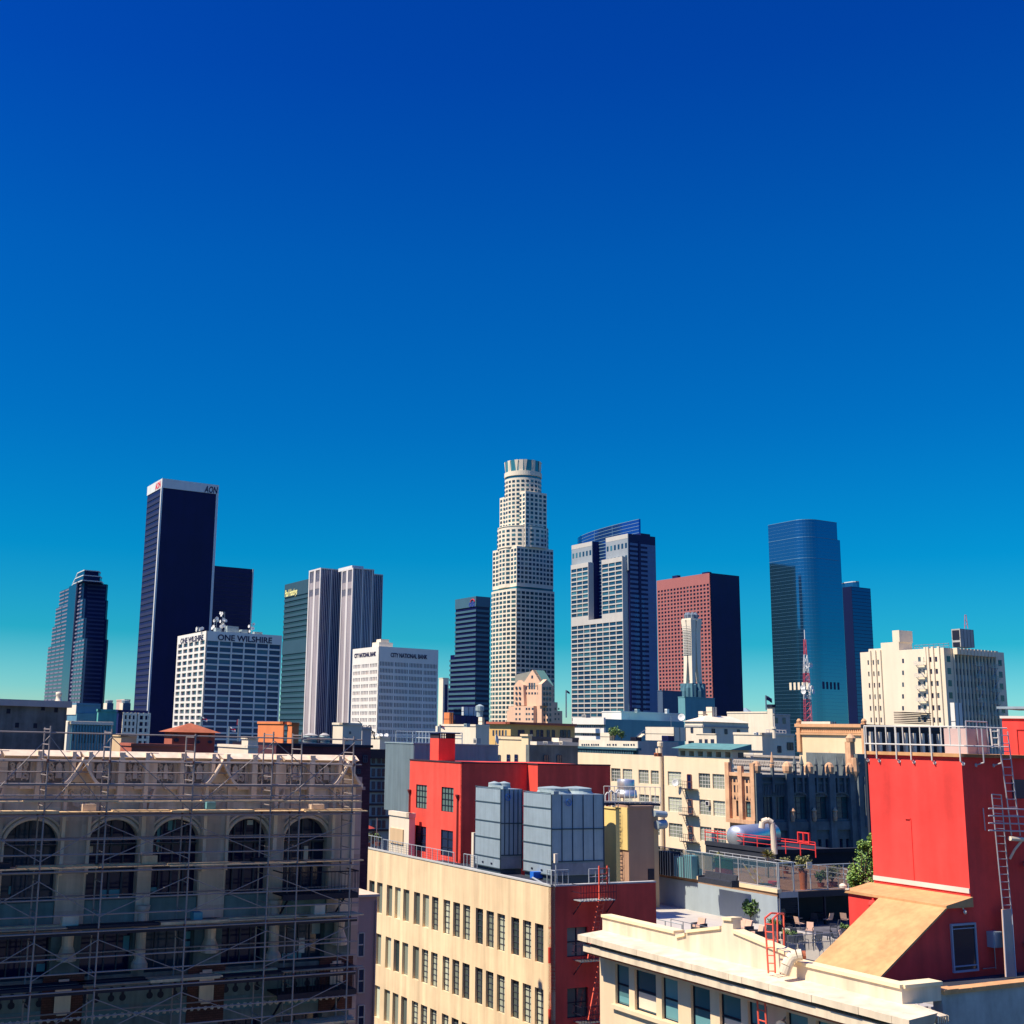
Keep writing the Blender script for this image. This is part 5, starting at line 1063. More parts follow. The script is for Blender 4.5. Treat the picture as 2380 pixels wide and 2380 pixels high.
# brown and yellow stair house
b, r = plain(1460, 1877, 108, 1431, 1519, 'stair_house', 'brown stair house with a yellow left side and greenish flat roof beside the cooling towers', paint('brown_stucco', (.44, .27, .18), .9, .07, .3, .1, .1), zlo=20, rim=.15)  # brown paints the shaded side, yellow the sunlit left side
MB().prism(b.foot(.25), b.z, b.z+.06).build('roof_sheet', paint('olive_roof', (.55, .50, .22), .9, .1, .5, 0, 0), r)
MB().fb(b.a, 0, b.La, b.z-3.6, b.z, 0, .12).build('yellow_side', paint('yellow_stucco', (.78, .58, .22), .9, .07, .3, .1, .1), r)  # sunlit side painted yellow against the brown of the shaded side
m = MB().fb(b.b, b.Lb, b.Lb+1.0, 20, b.z-.6, -3, -.6); m.build('side_wing', TAN, r)
m = MB().tube(b.b.p(b.Lb*.95, b.z-.5, .2), b.b.p(b.Lb+1.2, b.z-.6, .2), .28, 12).tube(b.b.p(b.Lb+.1, b.z-1.5, .2), b.b.p(b.Lb+1.1, b.z-1.4, .2), .4, 12); m.build('duct', CTM, r)
MB().fb(b.b, b.Lb-.75, b.Lb-.1, b.b.zy(2045, 2), b.b.zy(2020, 2), 0, .06).build('louvre', BLK, r)
t = thing('access_ladder', 'tall dark ladder up the yellow side of the brown stair house', 'ladder', b.a.p(.3, 36, .3)); m = MB(); p = b.a.p(b.La*.65, 30, .35); ladder(m, p, V((p.x, p.y, b.z+.3)), A*.22, 40, .035); m.build('ladder_frame', STL, t)
m = MB(); p = b.a.p(b.La*.65, 0, .35)
for k in range(6):
    z = b.z-1-k*1.0; c = V((p.x, p.y, z))
    for i in range(8): a0, a1 = math.pi*i/8, math.pi*(i+1)/8; f_ = lambda a: c+A*.4*math.cos(a)-B*.65*math.sin(a); m.tube(f_(a0), f_(a1), .022, 4)
for i in (1, 4, 7): a = math.pi*i/8; m.tube(V((p.x, p.y, b.z-6))+A*.4*math.cos(a)-B*.65*math.sin(a), V((p.x, p.y, b.z))+A*.4*math.cos(a)-B*.65*math.sin(a), .02, 4)
m.build('cage', STL, t)
yb, r = plain(1431, 1880, 104, 1400, 1440, 'yellow_annex', 'low yellow annex between the right cooling tower and the brown stair house', paint('yellow_stucco', (.78, .58, .22), .9, .07, .3, .1, .1), zlo=20, rim=.1)
# platform with ventilator
zp = b.z+.25; f = Fr(atz(1404, 1866, zp), (atz(1535, 1868, zp)-atz(1404, 1866, zp)).normalized(), V((0, -1, 0))); f.U.z = 0; f.U.normalize(); f.N = V((f.U.y, -f.U.x, 0))
Lp = f.sx(1535, zp)
t = thing('roof_platform', 'steel platform with pale rails carrying the round aluminium ventilator', 'platform', f.p(0, zp)); MB().fb(f, 0, Lp, zp-.2, zp, -3.2, 0).build('deck', TAR, t)
for k in range(12): s = Lp*k/11; MB().tube(f.p(s, zp, 0), f.p(s, zp+1.45, 0), .03, 5).build('post', FRW, t)
for zz in (1.45, .15): MB().tube(f.p(0, zp+zz, 0), f.p(Lp, zp+zz, 0), .035, 5).build('rail', FRW, t)
p = atz(1463, 1856, zp)+V((0, 1.6, 0)); ALU = metal('aluminium', (.62, .66, .68), .35, .7)
t = thing('ventilator', 'round aluminium roof ventilator like a squat hat on the steel platform', 'ventilator', p)
MB().lathe(p, [(1.05, 0), (1.1, .1), (1.0, .75)], 28).build('skirt', ALU, t, True); MB().lathe(p+Z*.75, [(.82, 0), (.84, .05), (.84, .95), (.8, 1.0), (.1, 1.05)], 28).build('drum', ALU, t, True)
dish(atz(1384, 1836, zp-.2), .62, V((-.5, -1, .7)), 'large white satellite dish above the right cooling tower')
p = atz(1410, 1862, zp); t = thing('pipe_cluster', 'cluster of bent white vent pipes left of the aluminium ventilator', 'vent pipes', p); 
for k in range(4): q = p+f.U*(.35*k)+V((0, .6, 0)); MB().path([q-Z*1.2, q+Z*(.5+.2*(k % 2)), q+Z*(.75+.2*(k % 2))+f.U*.2, q+Z*(.6+.2*(k % 2))+f.U*.4], .07, 7).build('pipe', FRW, t)
f5 = Fr(atz(1366, 1836, zp), f.U, f.N); railing(f5, 0, f5.sx(1400, zp), zp-.3, .5, 5, 'railing', 'low pinkish frame in front of the large white satellite dish', paint('pink_frame', (.6, .35, .35), .7, 0, 1, 0, 0), 0, 2, .05)
# ------------------------------------------------------------------ cream warehouse and theatre
b = Bd(1695, 1763, 165, 1340, 1705); r = b.root('warehouse', 'cream warehouse with wide multi-pane windows, a tall pipe and a fire escape', 'building')
STW = paint('warm_cream', (.80, .64, .44), .9, .05, .2, .08, .1); wl = MB().prism(b.foot(.3), 0, b.z)
def pr(x0, y0, x1, y1): return (1300+x0/4.6, 1600+y0/4.6, 1300+x1/4.6, 1600+y1/4.6)
r1 = [pxr(b.a, *pr(*q)) for q in ((555, 890, 655, 1030), (678, 890, 780, 1030), (848, 893, 955, 1035), (978, 895, 1083, 1037), (1160, 900, 1305, 1055), (1490, 908, 1612, 1065), (1638, 912, 1765, 1070))]
zt_, zb_ = r1[5][3], r1[5][2]; cols = [(q[0], q[1]) for q in r1]; r2 = [pxr(b.a, *pr(*q)) for q in ((1500, 1190, 1622, 1352),)][0]; r3 = pxr(b.a, *pr(1505, 1480, 1630, 1635))
rows = sorted([(zb_, zt_), (r2[2], r2[3]), (r3[2], r3[3]), (r3[2]-(r2[2]-r3[2]), r3[3]-(r2[2]-r3[2]))])
lattice(wl, b.a, 0, b.La, 0, b.z, cols, rows, .3); wl.build('wall', STW, r)
MW = glass('multi_window', (.10, .12, .11), (.50, .52, .40), 0, .15, .5, 1.6); addwin(r, b.a, rects(cols, rows), -.22, MW, (FRW, 4, 4, .06))
pw(r, b.a, [pr(1372, 920, 1416, 1075), pr(1380, 1190, 1425, 1340), pr(1385, 1475, 1432, 1620)], DKW, (paint('door_brown', (.25, .10, .07), .7, .1, 1, 0, 0), 1, 2, .1)); flush(r)
m = MB(); s = b.a.sx(1300+1095/4.6, 50); m.tube(b.a.p(s, 25, .35), b.a.p(s, b.z+1.2, .35), .28, 12).lathe(b.a.p(s, b.z+1.2, .35), [(.28, 0), (.42, .15), (.42, .7), (.3, .8)], 12); m.build('vent_pipe', STW, r)
m = MB().tube(b.a.p(b.a.sx(1519, 50), b.z, -.6), b.a.p(b.a.sx(1519, 50), b.z+1.0, -.6), .22, 10); tag(m.build('vent_pipe', STW), 'short pale vent pipe left of the tall pipe on the warehouse roof', 'vent pipe')
# upper loggia with arched openings
sl0, sl1 = sorted((b.a.sx(1574, 55), b.a.sx(1698, 55))); zl = b.a.zy(1741, 5)
m = MB().fb(b.a, sl0, sl1, b.z, b.z+.12, -6, 0); n = 6; wdt = (sl1-sl0)/n
for k in range(n+1): s = sl0+k*wdt; m.fb(b.a, max(sl0, s-wdt*.22), min(sl1, s+wdt*.22), b.z+.12, b.z+.82, -1, 0)
m.fb(b.a, sl0, sl1, b.z+.82, b.z+1.15, -6, .0); m.build('loggia', STW, r)
MB().fb(b.a, sl0, sl1, b.z+.12, b.z+.82, -2, -1.1).build('loggia_back', DKW, r)
m = MB().add([b.a.p(sl0-.5, b.z+1.15, .9), b.a.p(sl1+.5, b.z+1.15, .9), b.a.p(sl1+.5, b.z+1.95, -3), b.a.p(sl0-.5, b.z+1.95, -3), b.a.p(sl0-.5, b.z+1.15, -3), b.a.p(sl1+.5, b.z+1.15, -3)], [(0, 1, 2, 3), (0, 4, 5, 1), (0, 3, 4), (1, 5, 2)])
m.build('roof', paint('green_tile', (.10, .24, .24), .8, .2, 1, 0, .3), r)
t = thing('fire_escape', 'zigzag iron fire escape on the cream warehouse', 'fire escape', b.a.p(b.a.sx(1605, 40), 26, .5)); sa, sb = sorted((b.a.sx(1590, 45), b.a.sx(1622, 45)))
for k in range(4):
    z = b.a.zy(1600+1085/4.6, 4)-k*(zb_-r2[2]); m = MB().fb(b.a, sa, sb, z-.08, z, .1, 1.1)
    for j in range(8): s = sa+(sb-sa)*j/7; m.tube(b.a.p(s, z, 1.1), b.a.p(s, z+1, 1.1), .03, 3)
    for zz in (1, .5): m.tube(b.a.p(sa, z+zz, 1.1), b.a.p(sb, z+zz, 1.1), .035, 4)
    m.build('balcony', BLK, t); m = MB(); ladder(m, b.a.p(sa+.4, z-(zb_-r2[2]), .7), b.a.p(sb-.5, z, .7), b.a.N*.25, 12, .04); m.build('ladder', BLK, t)
for x, y, l_ in ((1577, 1826, 'small white dish beside the upper right window of the warehouse'),):
    dish(b.a.p(b.a.sx(x, 45), b.a.zy(1834, 5), .6), .5, V((-.5, -1, .2)), l_)
t = thing('air_conditioner', 'white air conditioner in the right middle window of the warehouse', 'air conditioner', b.a.p(b.a.sx(1647, 40), rows[-2][1]-.9, .2)); s = b.a.sx(1652, 40); MB().fb(b.a, s, s+.7, rows[-2][1]-.75, rows[-2][1]-.15, -.2, .35).build('case', FRW, t); MB().fb(b.a, s+.1, s+.6, rows[-2][1]-.68, rows[-2][1]-.22, .35, .37).build('grille', BLK, t)
# theatre: tan bay on its lit side and dark gothic front
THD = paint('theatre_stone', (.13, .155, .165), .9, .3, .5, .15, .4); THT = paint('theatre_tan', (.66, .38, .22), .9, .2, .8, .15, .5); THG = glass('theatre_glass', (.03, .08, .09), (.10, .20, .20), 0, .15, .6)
D = 158; c = at(1753, 1800, D); fa = Fr(c, A, -B); fb_ = Fr(c, B, -A); La = fa.sx(1693, c.z); Lb = fb_.sx(2045, c.z)
r = thing('gothic_theatre', 'dark gothic revival theatre with ribs and arched windows, its left bay bright tan', 'building', V((c.x, c.y, 0)))
z0 = 15; core = MB().prism([(q.x, q.y) for q in (fa.p(0.4, 0)+B*.4, fa.p(La, 0)+B*.4, fa.p(La, 0)+B*Lb, c+A*.4+B*Lb)], z0, c.z-.1); core.build('core', TAR, r)
def t2(x, y): return (1640+x/4.6, 1600+y/4.6)
wins = [pxr(fa, *t2(328, 1200), *t2(400, 1370)), pxr(fa, *t2(428, 1200), *t2(508, 1380))]
wt = MB(); lattice(wt, fa, 0, La, z0, c.z, [w_[:2] for w_ in wins], [(wins[0][2], wins[0][3])], .4)
zs_ = fa.zy(t2(400, 1400)[1], La/2); wt.fb(fa, -.3, La+.2, zs_-.5, zs_, 0, .5)
for s in (0, La*.47, La*.97): wt.fb(fa, s-.35, s+.35, zs_, c.z+(1.4 if s != La*.47 else 1.0), 0, .45)
wt.fb(fa, 0, La, c.z-.3, c.z+.15, -.1, .35)
wt.build('tan_bay', THT, r)
m = MB(); 
for i in range(6):
    s = La*(.12+.14*i+(.06 if i > 2 else 0)); m.fb(fa, s, s+.28, c.z-2.4, c.z-1.5, .0, .03); m.fb(fa, s-.05, s+.33, c.z-1.1, c.z-.7, 0, .03); m.add([fa.p(s-.1, c.z-3.3, .03), fa.p(s+.38, c.z-3.3, .03), fa.p(s+.14, c.z-2.7, .03)], [(0, 1, 2)])
m.build('pierced_tracery', BLK, r)
addwin(r, fa, wins, -.25, THG, (FRM, 3, 4, .06))
# dark front: ribs, pinnacles, windows
wd = MB(); BX = [1753, 1829, 1878, 1926, 1972]    # pier positions
s_ = [fb_.sx(x, 44) for x in (1757, 1829, 1879, 1927, 1975)]
hz = fb_.zy(t2(900, 1400)[1], s_[1]); zw1 = fb_.zy(t2(700, 1195)[1], s_[0]+1)
colsF = [pxr(fb_, *t2(600, 1210), *t2(715, 1395))[:2], pxr(fb_, *t2(750, 1210), *t2(850, 1395))[:2], pxr(fb_, *t2(930, 1180), *t2(1085, 1395))[:2], pxr(fb_, *t2(1148, 1180), *t2(1300, 1395))[:2], pxr(fb_, *t2(1365, 1215), *t2(1530, 1400))[:2]]
rowF = [(hz, zw1+.4)]
rowG = [(hz-6.5, hz-2.6)]; colsG = [pxr(fb_, *t2(x, 1500), *t2(x+35, 1680))[:2] for x in (765, 820, 990, 1060, 1200, 1280, 1430, 1500)]
lattice(wd, fb_, 0, Lb, hz-1.2, c.z, colsF, rowF, .4); lattice(wd, fb_, 0, Lb, z0, hz-1.2-.001, colsG, rowG, .4)
addwin(r, fb_, rects(colsF, rowF), -.25, THG, (FRM, 3, 4, .07)); addwin(r, fb_, rects(colsG, rowG), -.25, DKW); flush(r)
wd.fb(fb_, -.2, Lb, hz-1.4, hz-.3, 0, .25); wd.fb(fb_, 0, Lb, c.z-.35, c.z, 0, .3); wd.fb(fb_, 0, Lb, c.z-1.1, c.z-.9, 0, .15)
for s in s_: wd.fb(fb_, s-.55, s+.55, z0, c.z+.2, 0, .55)
sub = [(s_[0]+s_[1])/2]
for a_, b__ in zip(s_[1:], s_[2:]): sub += [a_+(b__-a_)/3, a_+2*(b__-a_)/3]
for s in sub: wd.fb(fb_, s-.16, s+.16, zw1+1.0, c.z+1.2, 0, .35); wd.lathe(fb_.p(s, c.z+1.2, .15), [(.2, 0), (.28, .2), (.03, 1.3)], 6)
for k in range(60):
    s = .5+(s_[4]-.5)*k/60; wd.fb(fb_, s, s+.13, c.z-2.6, c.z-1.3, 0, .14)
for a_, b__ in zip(s_[1:4], s_[2:5]):
    for i in range(10):
        t0, t1 = math.pi*i/10, math.pi*(i+1)/10; mm, hh = (a_+b__)/2, (b__-a_)/2-.5; P_ = lambda t: fb_.p(mm+hh*math.cos(t), zw1+.3+.7*math.sin(t), .1); wd.tube(P_(t0), P_(t1), .16, 5)
wd.build('stone_front', THD, r)
for s in s_: MB().lathe(fb_.p(s, c.z+.2, .1), [(.5, 0), (.62, .3), (.65, .9), (.45, 1.3), (.15, 1.5)], 8).build('finial', THT, r)
MB().lathe(fb_.p(sub[0], c.z+.9, .15), [(.25, 0), (.3, .3), (.04, 2.0)], 6).build('finial', THT, r)
for s in (s_[1], s_[2], s_[3]): MB().lathe(fb_.p(s, hz-.2, .75), [(.22, 0), (.3, .5), (.25, 1.1), (.35, 1.3), (.1, 1.7)], 8).build('statue', THT, r)
# right tower of the theatre
ts0, ts1 = fb_.sx(1978, 48), fb_.sx(2040, 48); zt = fb_.zy(1752, ts0)
m = MB().fb(fb_, ts0, ts1, z0, zt, -8, 1.0); 
for k in range(5): s = ts0+.4+k*1.35; m.lathe(fb_.p(s, zt-1.3, 1.02), [(.02, 0), (.25, .05), (.28, .12), (.02, .16)], 8, fb_.N)
for k in range(4): s = ts0+.9+k*1.4; m.fb(fb_, s, s+.25, hz-1, zt-3, 1.0, 1.25)
m.build('corner_tower', THD, r)
m = MB().fb(fb_, ts0-.5, ts0+.4, hz, zt+1.6, -.6, .3).lathe(fb_.p(ts0, zt+1.6, 0), [(.6, 0), (.7, .5), (.2, 1.1)], 8).lathe(fb_.p(ts0, zt-3.5, .5), [(.15, 0), (.6, 1.2), (.5, 3)], 8); m.build('tan_pier', THT, r)
# walls with ornament behind the theatre
Dw = 180; c2 = at(1962, 1763, Dw); fw_ = Fr(c2, A, -B); Lw = fw_.sx(1705, c2.z)
r = thing('ornate_wall', 'grey wall under a long carved band, directly behind the dark theatre ribs', 'building', V((c2.x, c2.y, 0))); m = MB().fb(fw_, 0, Lw, 10, c2.z, -6, 0); m.build('wall', GRYW, r)
m = MB().fb(fw_, -.2, Lw, c2.z-.25, c2.z+.1, 0, .35).fb(fw_, -.2, Lw, c2.z-2.3, c2.z-2.1, 0, .25); n = 44
for k in range(n): s = Lw*(k+.5)/n; m.lathe(fw_.p(s, c2.z-1.2, .02), [(.42, 0), (.45, .1), (.3, .14), (.12, .06)], 8, fw_.N)
m.build('carved_band', paint('carved_grey', (.34, .30, .27), .9, .2, .8, 0, .3), r)
# ------------------------------------------------------------------ roof terrace building
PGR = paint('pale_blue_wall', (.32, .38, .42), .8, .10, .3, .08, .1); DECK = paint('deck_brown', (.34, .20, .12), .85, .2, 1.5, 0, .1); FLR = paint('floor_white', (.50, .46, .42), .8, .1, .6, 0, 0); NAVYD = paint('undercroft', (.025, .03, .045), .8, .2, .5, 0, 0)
def clear_glass():
    m, nt, b = _new('fence_glass'); b.inputs['Base Color'].default_value = (.03, .08, .12, 1); b.inputs['Roughness'].default_value = .06; b.inputs['Alpha'].default_value = .42; return m
FGL = clear_glass()
DT = 100; b = Bd(1807, 2074, DT, 1515, 1990); r = b.root('terrace_building', 'building with a pale blue-grey wall carrying a fenced roof terrace with plants', 'building')
zd = b.z; zl = zd-2.7
# upper deck body: wall on the lit side, open undercroft on the shaded side
MB().prism([(q.x, q.y) for q in (b.a.p(0, 0), b.a.p(b.La, 0), b.a.p(b.La, 0)+B*22, b.a.p(0, 0)+B*22)], zd-.35, zd).build('deck_slab', DECK, r)
MB().fb(b.a, 0, b.La, zl-.2, zd-.34, -.3, .05).build('side_wall', PGR, r)
MB().fb(b.a, -.1, b.La, zd-.05, zd+.25, -.35, .12).build('wall_cap', STU, r)
m = MB().fb(b.a, 0, b.La, 5, zl, -22, 10.5); m.build('lower_body', FLR, r)
MB().fb(b.b, 0, 22, 5, zl, -.2, 18).fb(b.b, 4, 22, zl, zd-.35, -8, -7.8).build('lower_floor', FLR, r)
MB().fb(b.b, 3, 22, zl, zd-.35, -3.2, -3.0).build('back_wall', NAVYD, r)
m = MB()
for s in (.1, 5.2, 10, 15): m.fb(b.b, s, s+.16, zl, zd-.3, -.2, -.05)
m.fb(b.b, 0, 22, zd-.5, zd-.05, -.06, .02); m.build('undercroft_frame', BLK, r)
m = MB().fb(b.b, .1, 2.2, zd-.45, zd+.02, .02, .06).fb(b.b, .1, .16, zl, zd-.3, .02, .06).fb(b.b, 2.14, 2.2, zl, zd-.3, .02, .06); m.build('pale_door_frame', GRYW, r)
sh = MB()
for k in range(8): sh.fb(b.b, .3, 2.0, zl+1.1+k*.14, zl+1.16+k*.14, .0, .05)
sh.build('shutter', NAVYD, r)
def glass_fence(fr, s0, s1, z0, h, n, label, d=0):
    t = thing('glass_fence', label, 'fence', fr.p(s0, z0, d))
    for k in range(n+1): s = s0+(s1-s0)*k/n; MB().fb(fr, s-.03, s+.03, z0-.3, z0+h, d-.03, d+.03).build('post', RAILM, t)
    MB().tube(fr.p(s0, z0+h, d), fr.p(s1, z0+h, d), .04, 6).build('rail', RAILM, t); MB().tube(fr.p(s0, z0+.05, d), fr.p(s1, z0+.05, d), .03, 6).build('rail', RAILM, t)
    for k in range(n): a, c_ = s0+(s1-s0)*(k+.04)/n, s0+(s1-s0)*(k+.96)/n; MB().fb(fr, a, c_, z0+.1, z0+h-.06, d-.008, d+.008).build('pane', FGL, t)
glass_fence(b.a, b.La-.1, .05, zd+.25, 2.0, 7, 'long glass fence along the top of the pale blue-grey wall', -.1)
glass_fence(b.b, 1.9, 9.5, zd, 2.0, 4, 'glass fence on the shaded edge of the raised deck', -.1)
t = thing('glass_door_frame', 'tall glazed frame at the near corner of the raised terrace deck', 'door frame', b.b.p(.3, zd)); m = MB()
for s in (.15, 1.75): m.fb(b.b, s, s+.08, zd, zd+2.3, -.05, .06)
m.fb(b.b, .23, 1.75, zd+2.2, zd+2.3, -.05, .06); m.build('frame', RAILM, t); MB().fb(b.b, .25, 1.72, zd+.05, zd+2.18, 0, .012).build('pane', FGL, t)
Fb = Fr(b.a.p(0, 0, -7.5), A, -B); Lb2 = Fb.sx(1650, zd)
railing(Fb, Fb.sx(1972, zd), Lb2, zd, 1.6, 16, 'railing', 'long grey rail at the back of the raised deck, in front of the red pipes', RAILM, 0, 3, .035)
def P3(x, y, z=None): return atz(x, y, zd if z is None else z)
# deck furniture and planting
p = P3(1632, 2046); t = thing('banner', 'white rectangular screen hung in the glass fence', 'screen', p); q = b.a; s0, s1 = sorted((q.sx(1612, zd+1), q.sx(1651, zd+1))); MB().fb(q, s0, s1, zd+.85, zd+2.1, -.3, -.22).build('sheet', STU2, t); MB().fb(q, s0-.05, s1+.05, zd+2.1, zd+2.15, -.32, -.2).build('rail', RAILM, t)
t = thing('planter_screen', 'dark green and red panel right of the white screen behind the glass fence', 'screen', P3(1674, 2040)); s0, s1 = sorted((q.sx(1654, zd+1), q.sx(1694, zd+1))); MB().fb(q, s0, s1, zd+1.15, zd+2.0, -.5, -.4).build('green_panel', paint('deep_green', (.02, .12, .06), .7, .2, 1, 0, 0), t); MB().fb(q, s0, s1, zd+.6, zd+1.14, -.5, -.4).build('red_panel', paint('deep_red', (.35, .02, .06), .7, .2, 1, 0, 0), t)
CUSH = paint('cushion_tan', (.62, .40, .30), .9, .08, 3, 0, .1); DCH = paint('wicker_dark', (.03, .035, .05), .8, .3, 8, 0, .3)
def sofa(p, rz, label, dark=False, w_=1.7, grp=None):
    t = thing('sofa', label, 'sofa', p, grp); c, s = math.cos(rz), math.sin(rz); U = V((c, s, 0)); W_ = V((-s, c, 0)); bx_ = lambda m, x0, x1, y0, y1, z0, z1: m.box(p+U*x0+W_*y0+Z*z0, U*(x1-x0), W_*(y1-y0), Z*(z1-z0))
    m = MB(); bx_(m, 0, w_, 0, .8, .08, .34); bx_(m, 0, .12, 0, .8, .34, .62); bx_(m, w_-.12, w_, 0, .8, .34, .62); m.build('frame', DCH, t)
    n = 2 if w_ > 1.2 else 1
    for k in range(n):
        a, e = .14+(w_-.28)*k/n, .12+(w_-.28)*(k+1)/n; m = MB(); bx_(m, a, e, .02, .68, .34, .50); m.build('seat_cushion', DCH if dark else CUSH, t); m = MB(); m.box(p+U*a+W_*.6+Z*.46, U*(e-a), W_*.16+Z*.03, Z*.5+W_*.14); m.build('back_cushion', DCH if dark else CUSH, t)
sofa(P3(1622, 2052), math.atan2(-A.y, -A.x), 'long dark sofa behind the glass fence under the white screen', True, 4.0)
def chair(p, rz, label, cush=None, grp='terrace chairs'):
    t = thing('chair', label, 'chair', p, grp); c, s = math.cos(rz), math.sin(rz); U = V((c, s, 0)); W_ = V((-s, c, 0)); Q = lambda x, y, z: p+U*x+W_*y+Z*z
    for x in (-.26, .26):
        for y in (-.25, .25): MB().tube(Q(x, y, 0), Q(x*.95, y, .44), .02, 5).build('leg', DCH, t)
        MB().path([Q(x, -.25, .44), Q(x, -.25, .64), Q(x, .22, .64)], .022, 5).build('arm', DCH, t)
    MB().box(Q(-.27, -.27, .42), U*.54, W_*.52, Z*.05).build('seat', cush or DCH, t)
    MB().box(Q(-.25, .24, .5), U*.5, W_*.05+Z*.01, Z*.48+W_*.14).build('backrest', cush or DCH, t)
def table(p, rad, h, label, grp='terrace tables'):
    t = thing('table', label, 'table', p, grp); MB().lathe(p+Z*(h-.04), [(rad, 0), (rad, .04)], 24).build('tabletop', DCH, t)
    for k in range(4): a = k*1.57+.7; MB().tube(p+V((math.cos(a), math.sin(a), 0))*rad*.7, p+V((math.cos(a), math.sin(a), 0))*rad*.6+Z*(h-.05), .025, 5).build('leg', DCH, t)
PL = lambda x, y: atz(x, y, zl)
sofa(PL(1606, 2164), math.atan2(-A.y, -A.x)+.2, 'single tan lounge chair at the left of the lower terrace', False, .95, 'tan lounge seats')
sofa(PL(1700, 2165), math.atan2(-A.y, -A.x)-.1, 'tan two-seat sofa behind the raking parapet', False, 1.7, 'tan lounge seats')
sofa(PL(1742, 2180), math.atan2(-A.y, -A.x)-.3, 'tan lounge seat right of the two-seat sofa', False, 1.0, 'tan lounge seats')
for i, (x, y, rz, cu, l_) in enumerate([(1829, 2142, .6, CUSH, 'tan cushioned chair beside the black grill'), (1852, 2192, 0.2, None, 'black chair seen from behind, right of the red roof ladder'), (1882, 2176, -.5, CUSH, 'tan chair facing the round table, right of the black chair'), (1812, 2200, 1.2, CUSH, 'tan cushioned chair directly behind the red roof ladder'), (1893, 2150, 2.8, None, 'black chair in the shade under the raised deck'), (1938, 2168, -1.9, None, 'black chair right of the undercroft post'), (1964, 2150, 2.5, CUSH, 'tan chair farthest right on the lower terrace'), (1966, 2196, .9, CUSH, 'tan chair near the slope of the stair roof'), (1872, 2132, 3.0, None, 'black chair at the back of the undercroft'), (1868, 2205, .3, None, 'black chair right beside the nearest slatted fence'), (1900, 2200, -.8, None, 'black chair between the low round table and the slatted fence'), (1832, 2168, 1.6, None, 'black chair between the grill and the red roof ladder'), (1925, 2150, -2.6, CUSH, 'tan chair half hidden by the undercroft post'), (1860, 2160, 2.0, CUSH, 'tan chair close to the round dark table'), (1945, 2195, 1.5, None, 'black chair beside the tan chair near the sloping roof')]):
    chair(PL(x, y), rz, l_, cu)
table(PL(1850, 2154), .55, .72, 'round dark table left of the undercroft post'); table(PL(1917, 2186), .6, .45, 'low round dark table nearest to the sloping stair roof'); table(PL(1905, 2142), .45, .72, 'small dark table deep in the shaded undercroft')
for x, y, w_, l_ in ((1815, 2186, 1.3, 'dark planter trough behind the red roof ladder'), (1782, 2160, 1.2, 'dark planter trough beside the tan lounge seats'), (1950, 2172, 1.1, 'dark planter trough beside the sloping stair roof')):
    p = PL(x, y); t = thing('planter_trough', l_, 'planter', p, 'dark planter troughs'); MB().box(p, -A*w_, B*.45, Z*.5).build('trough', DCH, t); m = MB()
    for k in range(5): leafball(m, p-A*(w_*(k+.5)/5)+B*.22+Z*.65, .22, 60, .07)
    m.build('foliage', LF, t)
tm = MB().fb(b.b, .5, 20, zl+.004, zl+.012, -3, 8.0); tm.build('dark_mat', paint('terrace_mat', (.10, .10, .12), .9, .4, 1.2, 0, 0), r)
p = PL(1842, 2136); t = thing('grill', 'black barbecue grill with a closed lid on the lower terrace', 'grill', p); MB().bx(p.x-.5, p.x+.5, p.y-.25, p.y+.25, p.z+.1, p.z+.85).build('cabinet', BLK, t); MB().lathe(V((p.x-.5, p.y, p.z+.88)), [(.28, 0), (.3, .05), (.3, .95), (.28, 1.0)], 14, V((1, 0, 0))).build('lid', BLK, t, True)
fl_ = Fr(b.b.p(0, 0, 9.0), B, -A); railing(fl_, fl_.sx(1832, zl), fl_.sx(1950, zl), zl, 1.15, 6, 'railing', 'dark slatted fence at the near edge of the lower terrace', STL, 0, 2, .03, None, 50)
f9 = Fr(b.a.p(0, 0, 10.3), A, -B); railing(f9, f9.sx(1810, zl), f9.sx(1560, zl), zl, 1.0, 8, 'railing', 'thin rail along the white lower roof', STL, 0, 1, .03)
railing(f9, f9.sx(1600, zl), f9.sx(1523, zl), zl, .9, 2, 'railing', 'pale rail panel at the foot of the red end wall', RAILM, .6, 2, .04)
bush(PL(1745, 2145), .75, 'dense green grass-like plant on the lower terrace edge', LF, 260, .16)
# plants on the deck
def palm(p, h, n, L, label, mat):
    t = thing('palm', label, 'plant', p); MB().tube(p, p+Z*h, .07, 7, .05).build('trunk', BARK, t); m = MB()
    for k in range(n):
        a = random.random()*6.28; e = random.uniform(-.3, 1.2); d = V((math.cos(a)*math.cos(e), math.sin(a)*math.cos(e), math.sin(e))); w_ = d.cross(Z).normalized()*.045; m.add([p+Z*h-w_, p+Z*h+w_, p+Z*h+d*L*.6+w_*1.2, p+Z*h+d*L-Z*L*.12, p+Z*h+d*L*.6-w_*1.2], [(0, 1, 2, 3, 4)])
    m.build('foliage', mat, t)
palm(P3(1786, 2040), 1.9, 60, .75, 'spiky palm-like plant rising above the glass fence', LF2)
bush(P3(1672, 2030), .7, 'feathery plant behind the dark green panel', LF2, 260, .12, .3, 1.2)
bush(P3(1868, 2068), .75, 'olive shrub in the tall orange planter', LF2, 320, .12, None, 1.0, None, 1.5)
p = P3(1868, 2068); tag(MB().lathe(p, [(.26, 0), (.34, 1.45), (.38, 1.5), (.3, 1.5)], 16).build('planter', ORG), 'tall orange planter at the corner of the raised deck', 'planter')
bush(P3(1935, 2060), .85, 'wide olive green shrub right of the orange planter', LF2, 420, .12, .45, 1.0); bush(P3(1908, 2062), .5, 'small dark green shrub between the orange planter and the wide shrub', LF, 260, .1, .3)
bush(P3(1826, 2030), .55, 'small shrub behind the glazed corner frame', LF2, 200, .1, .3)
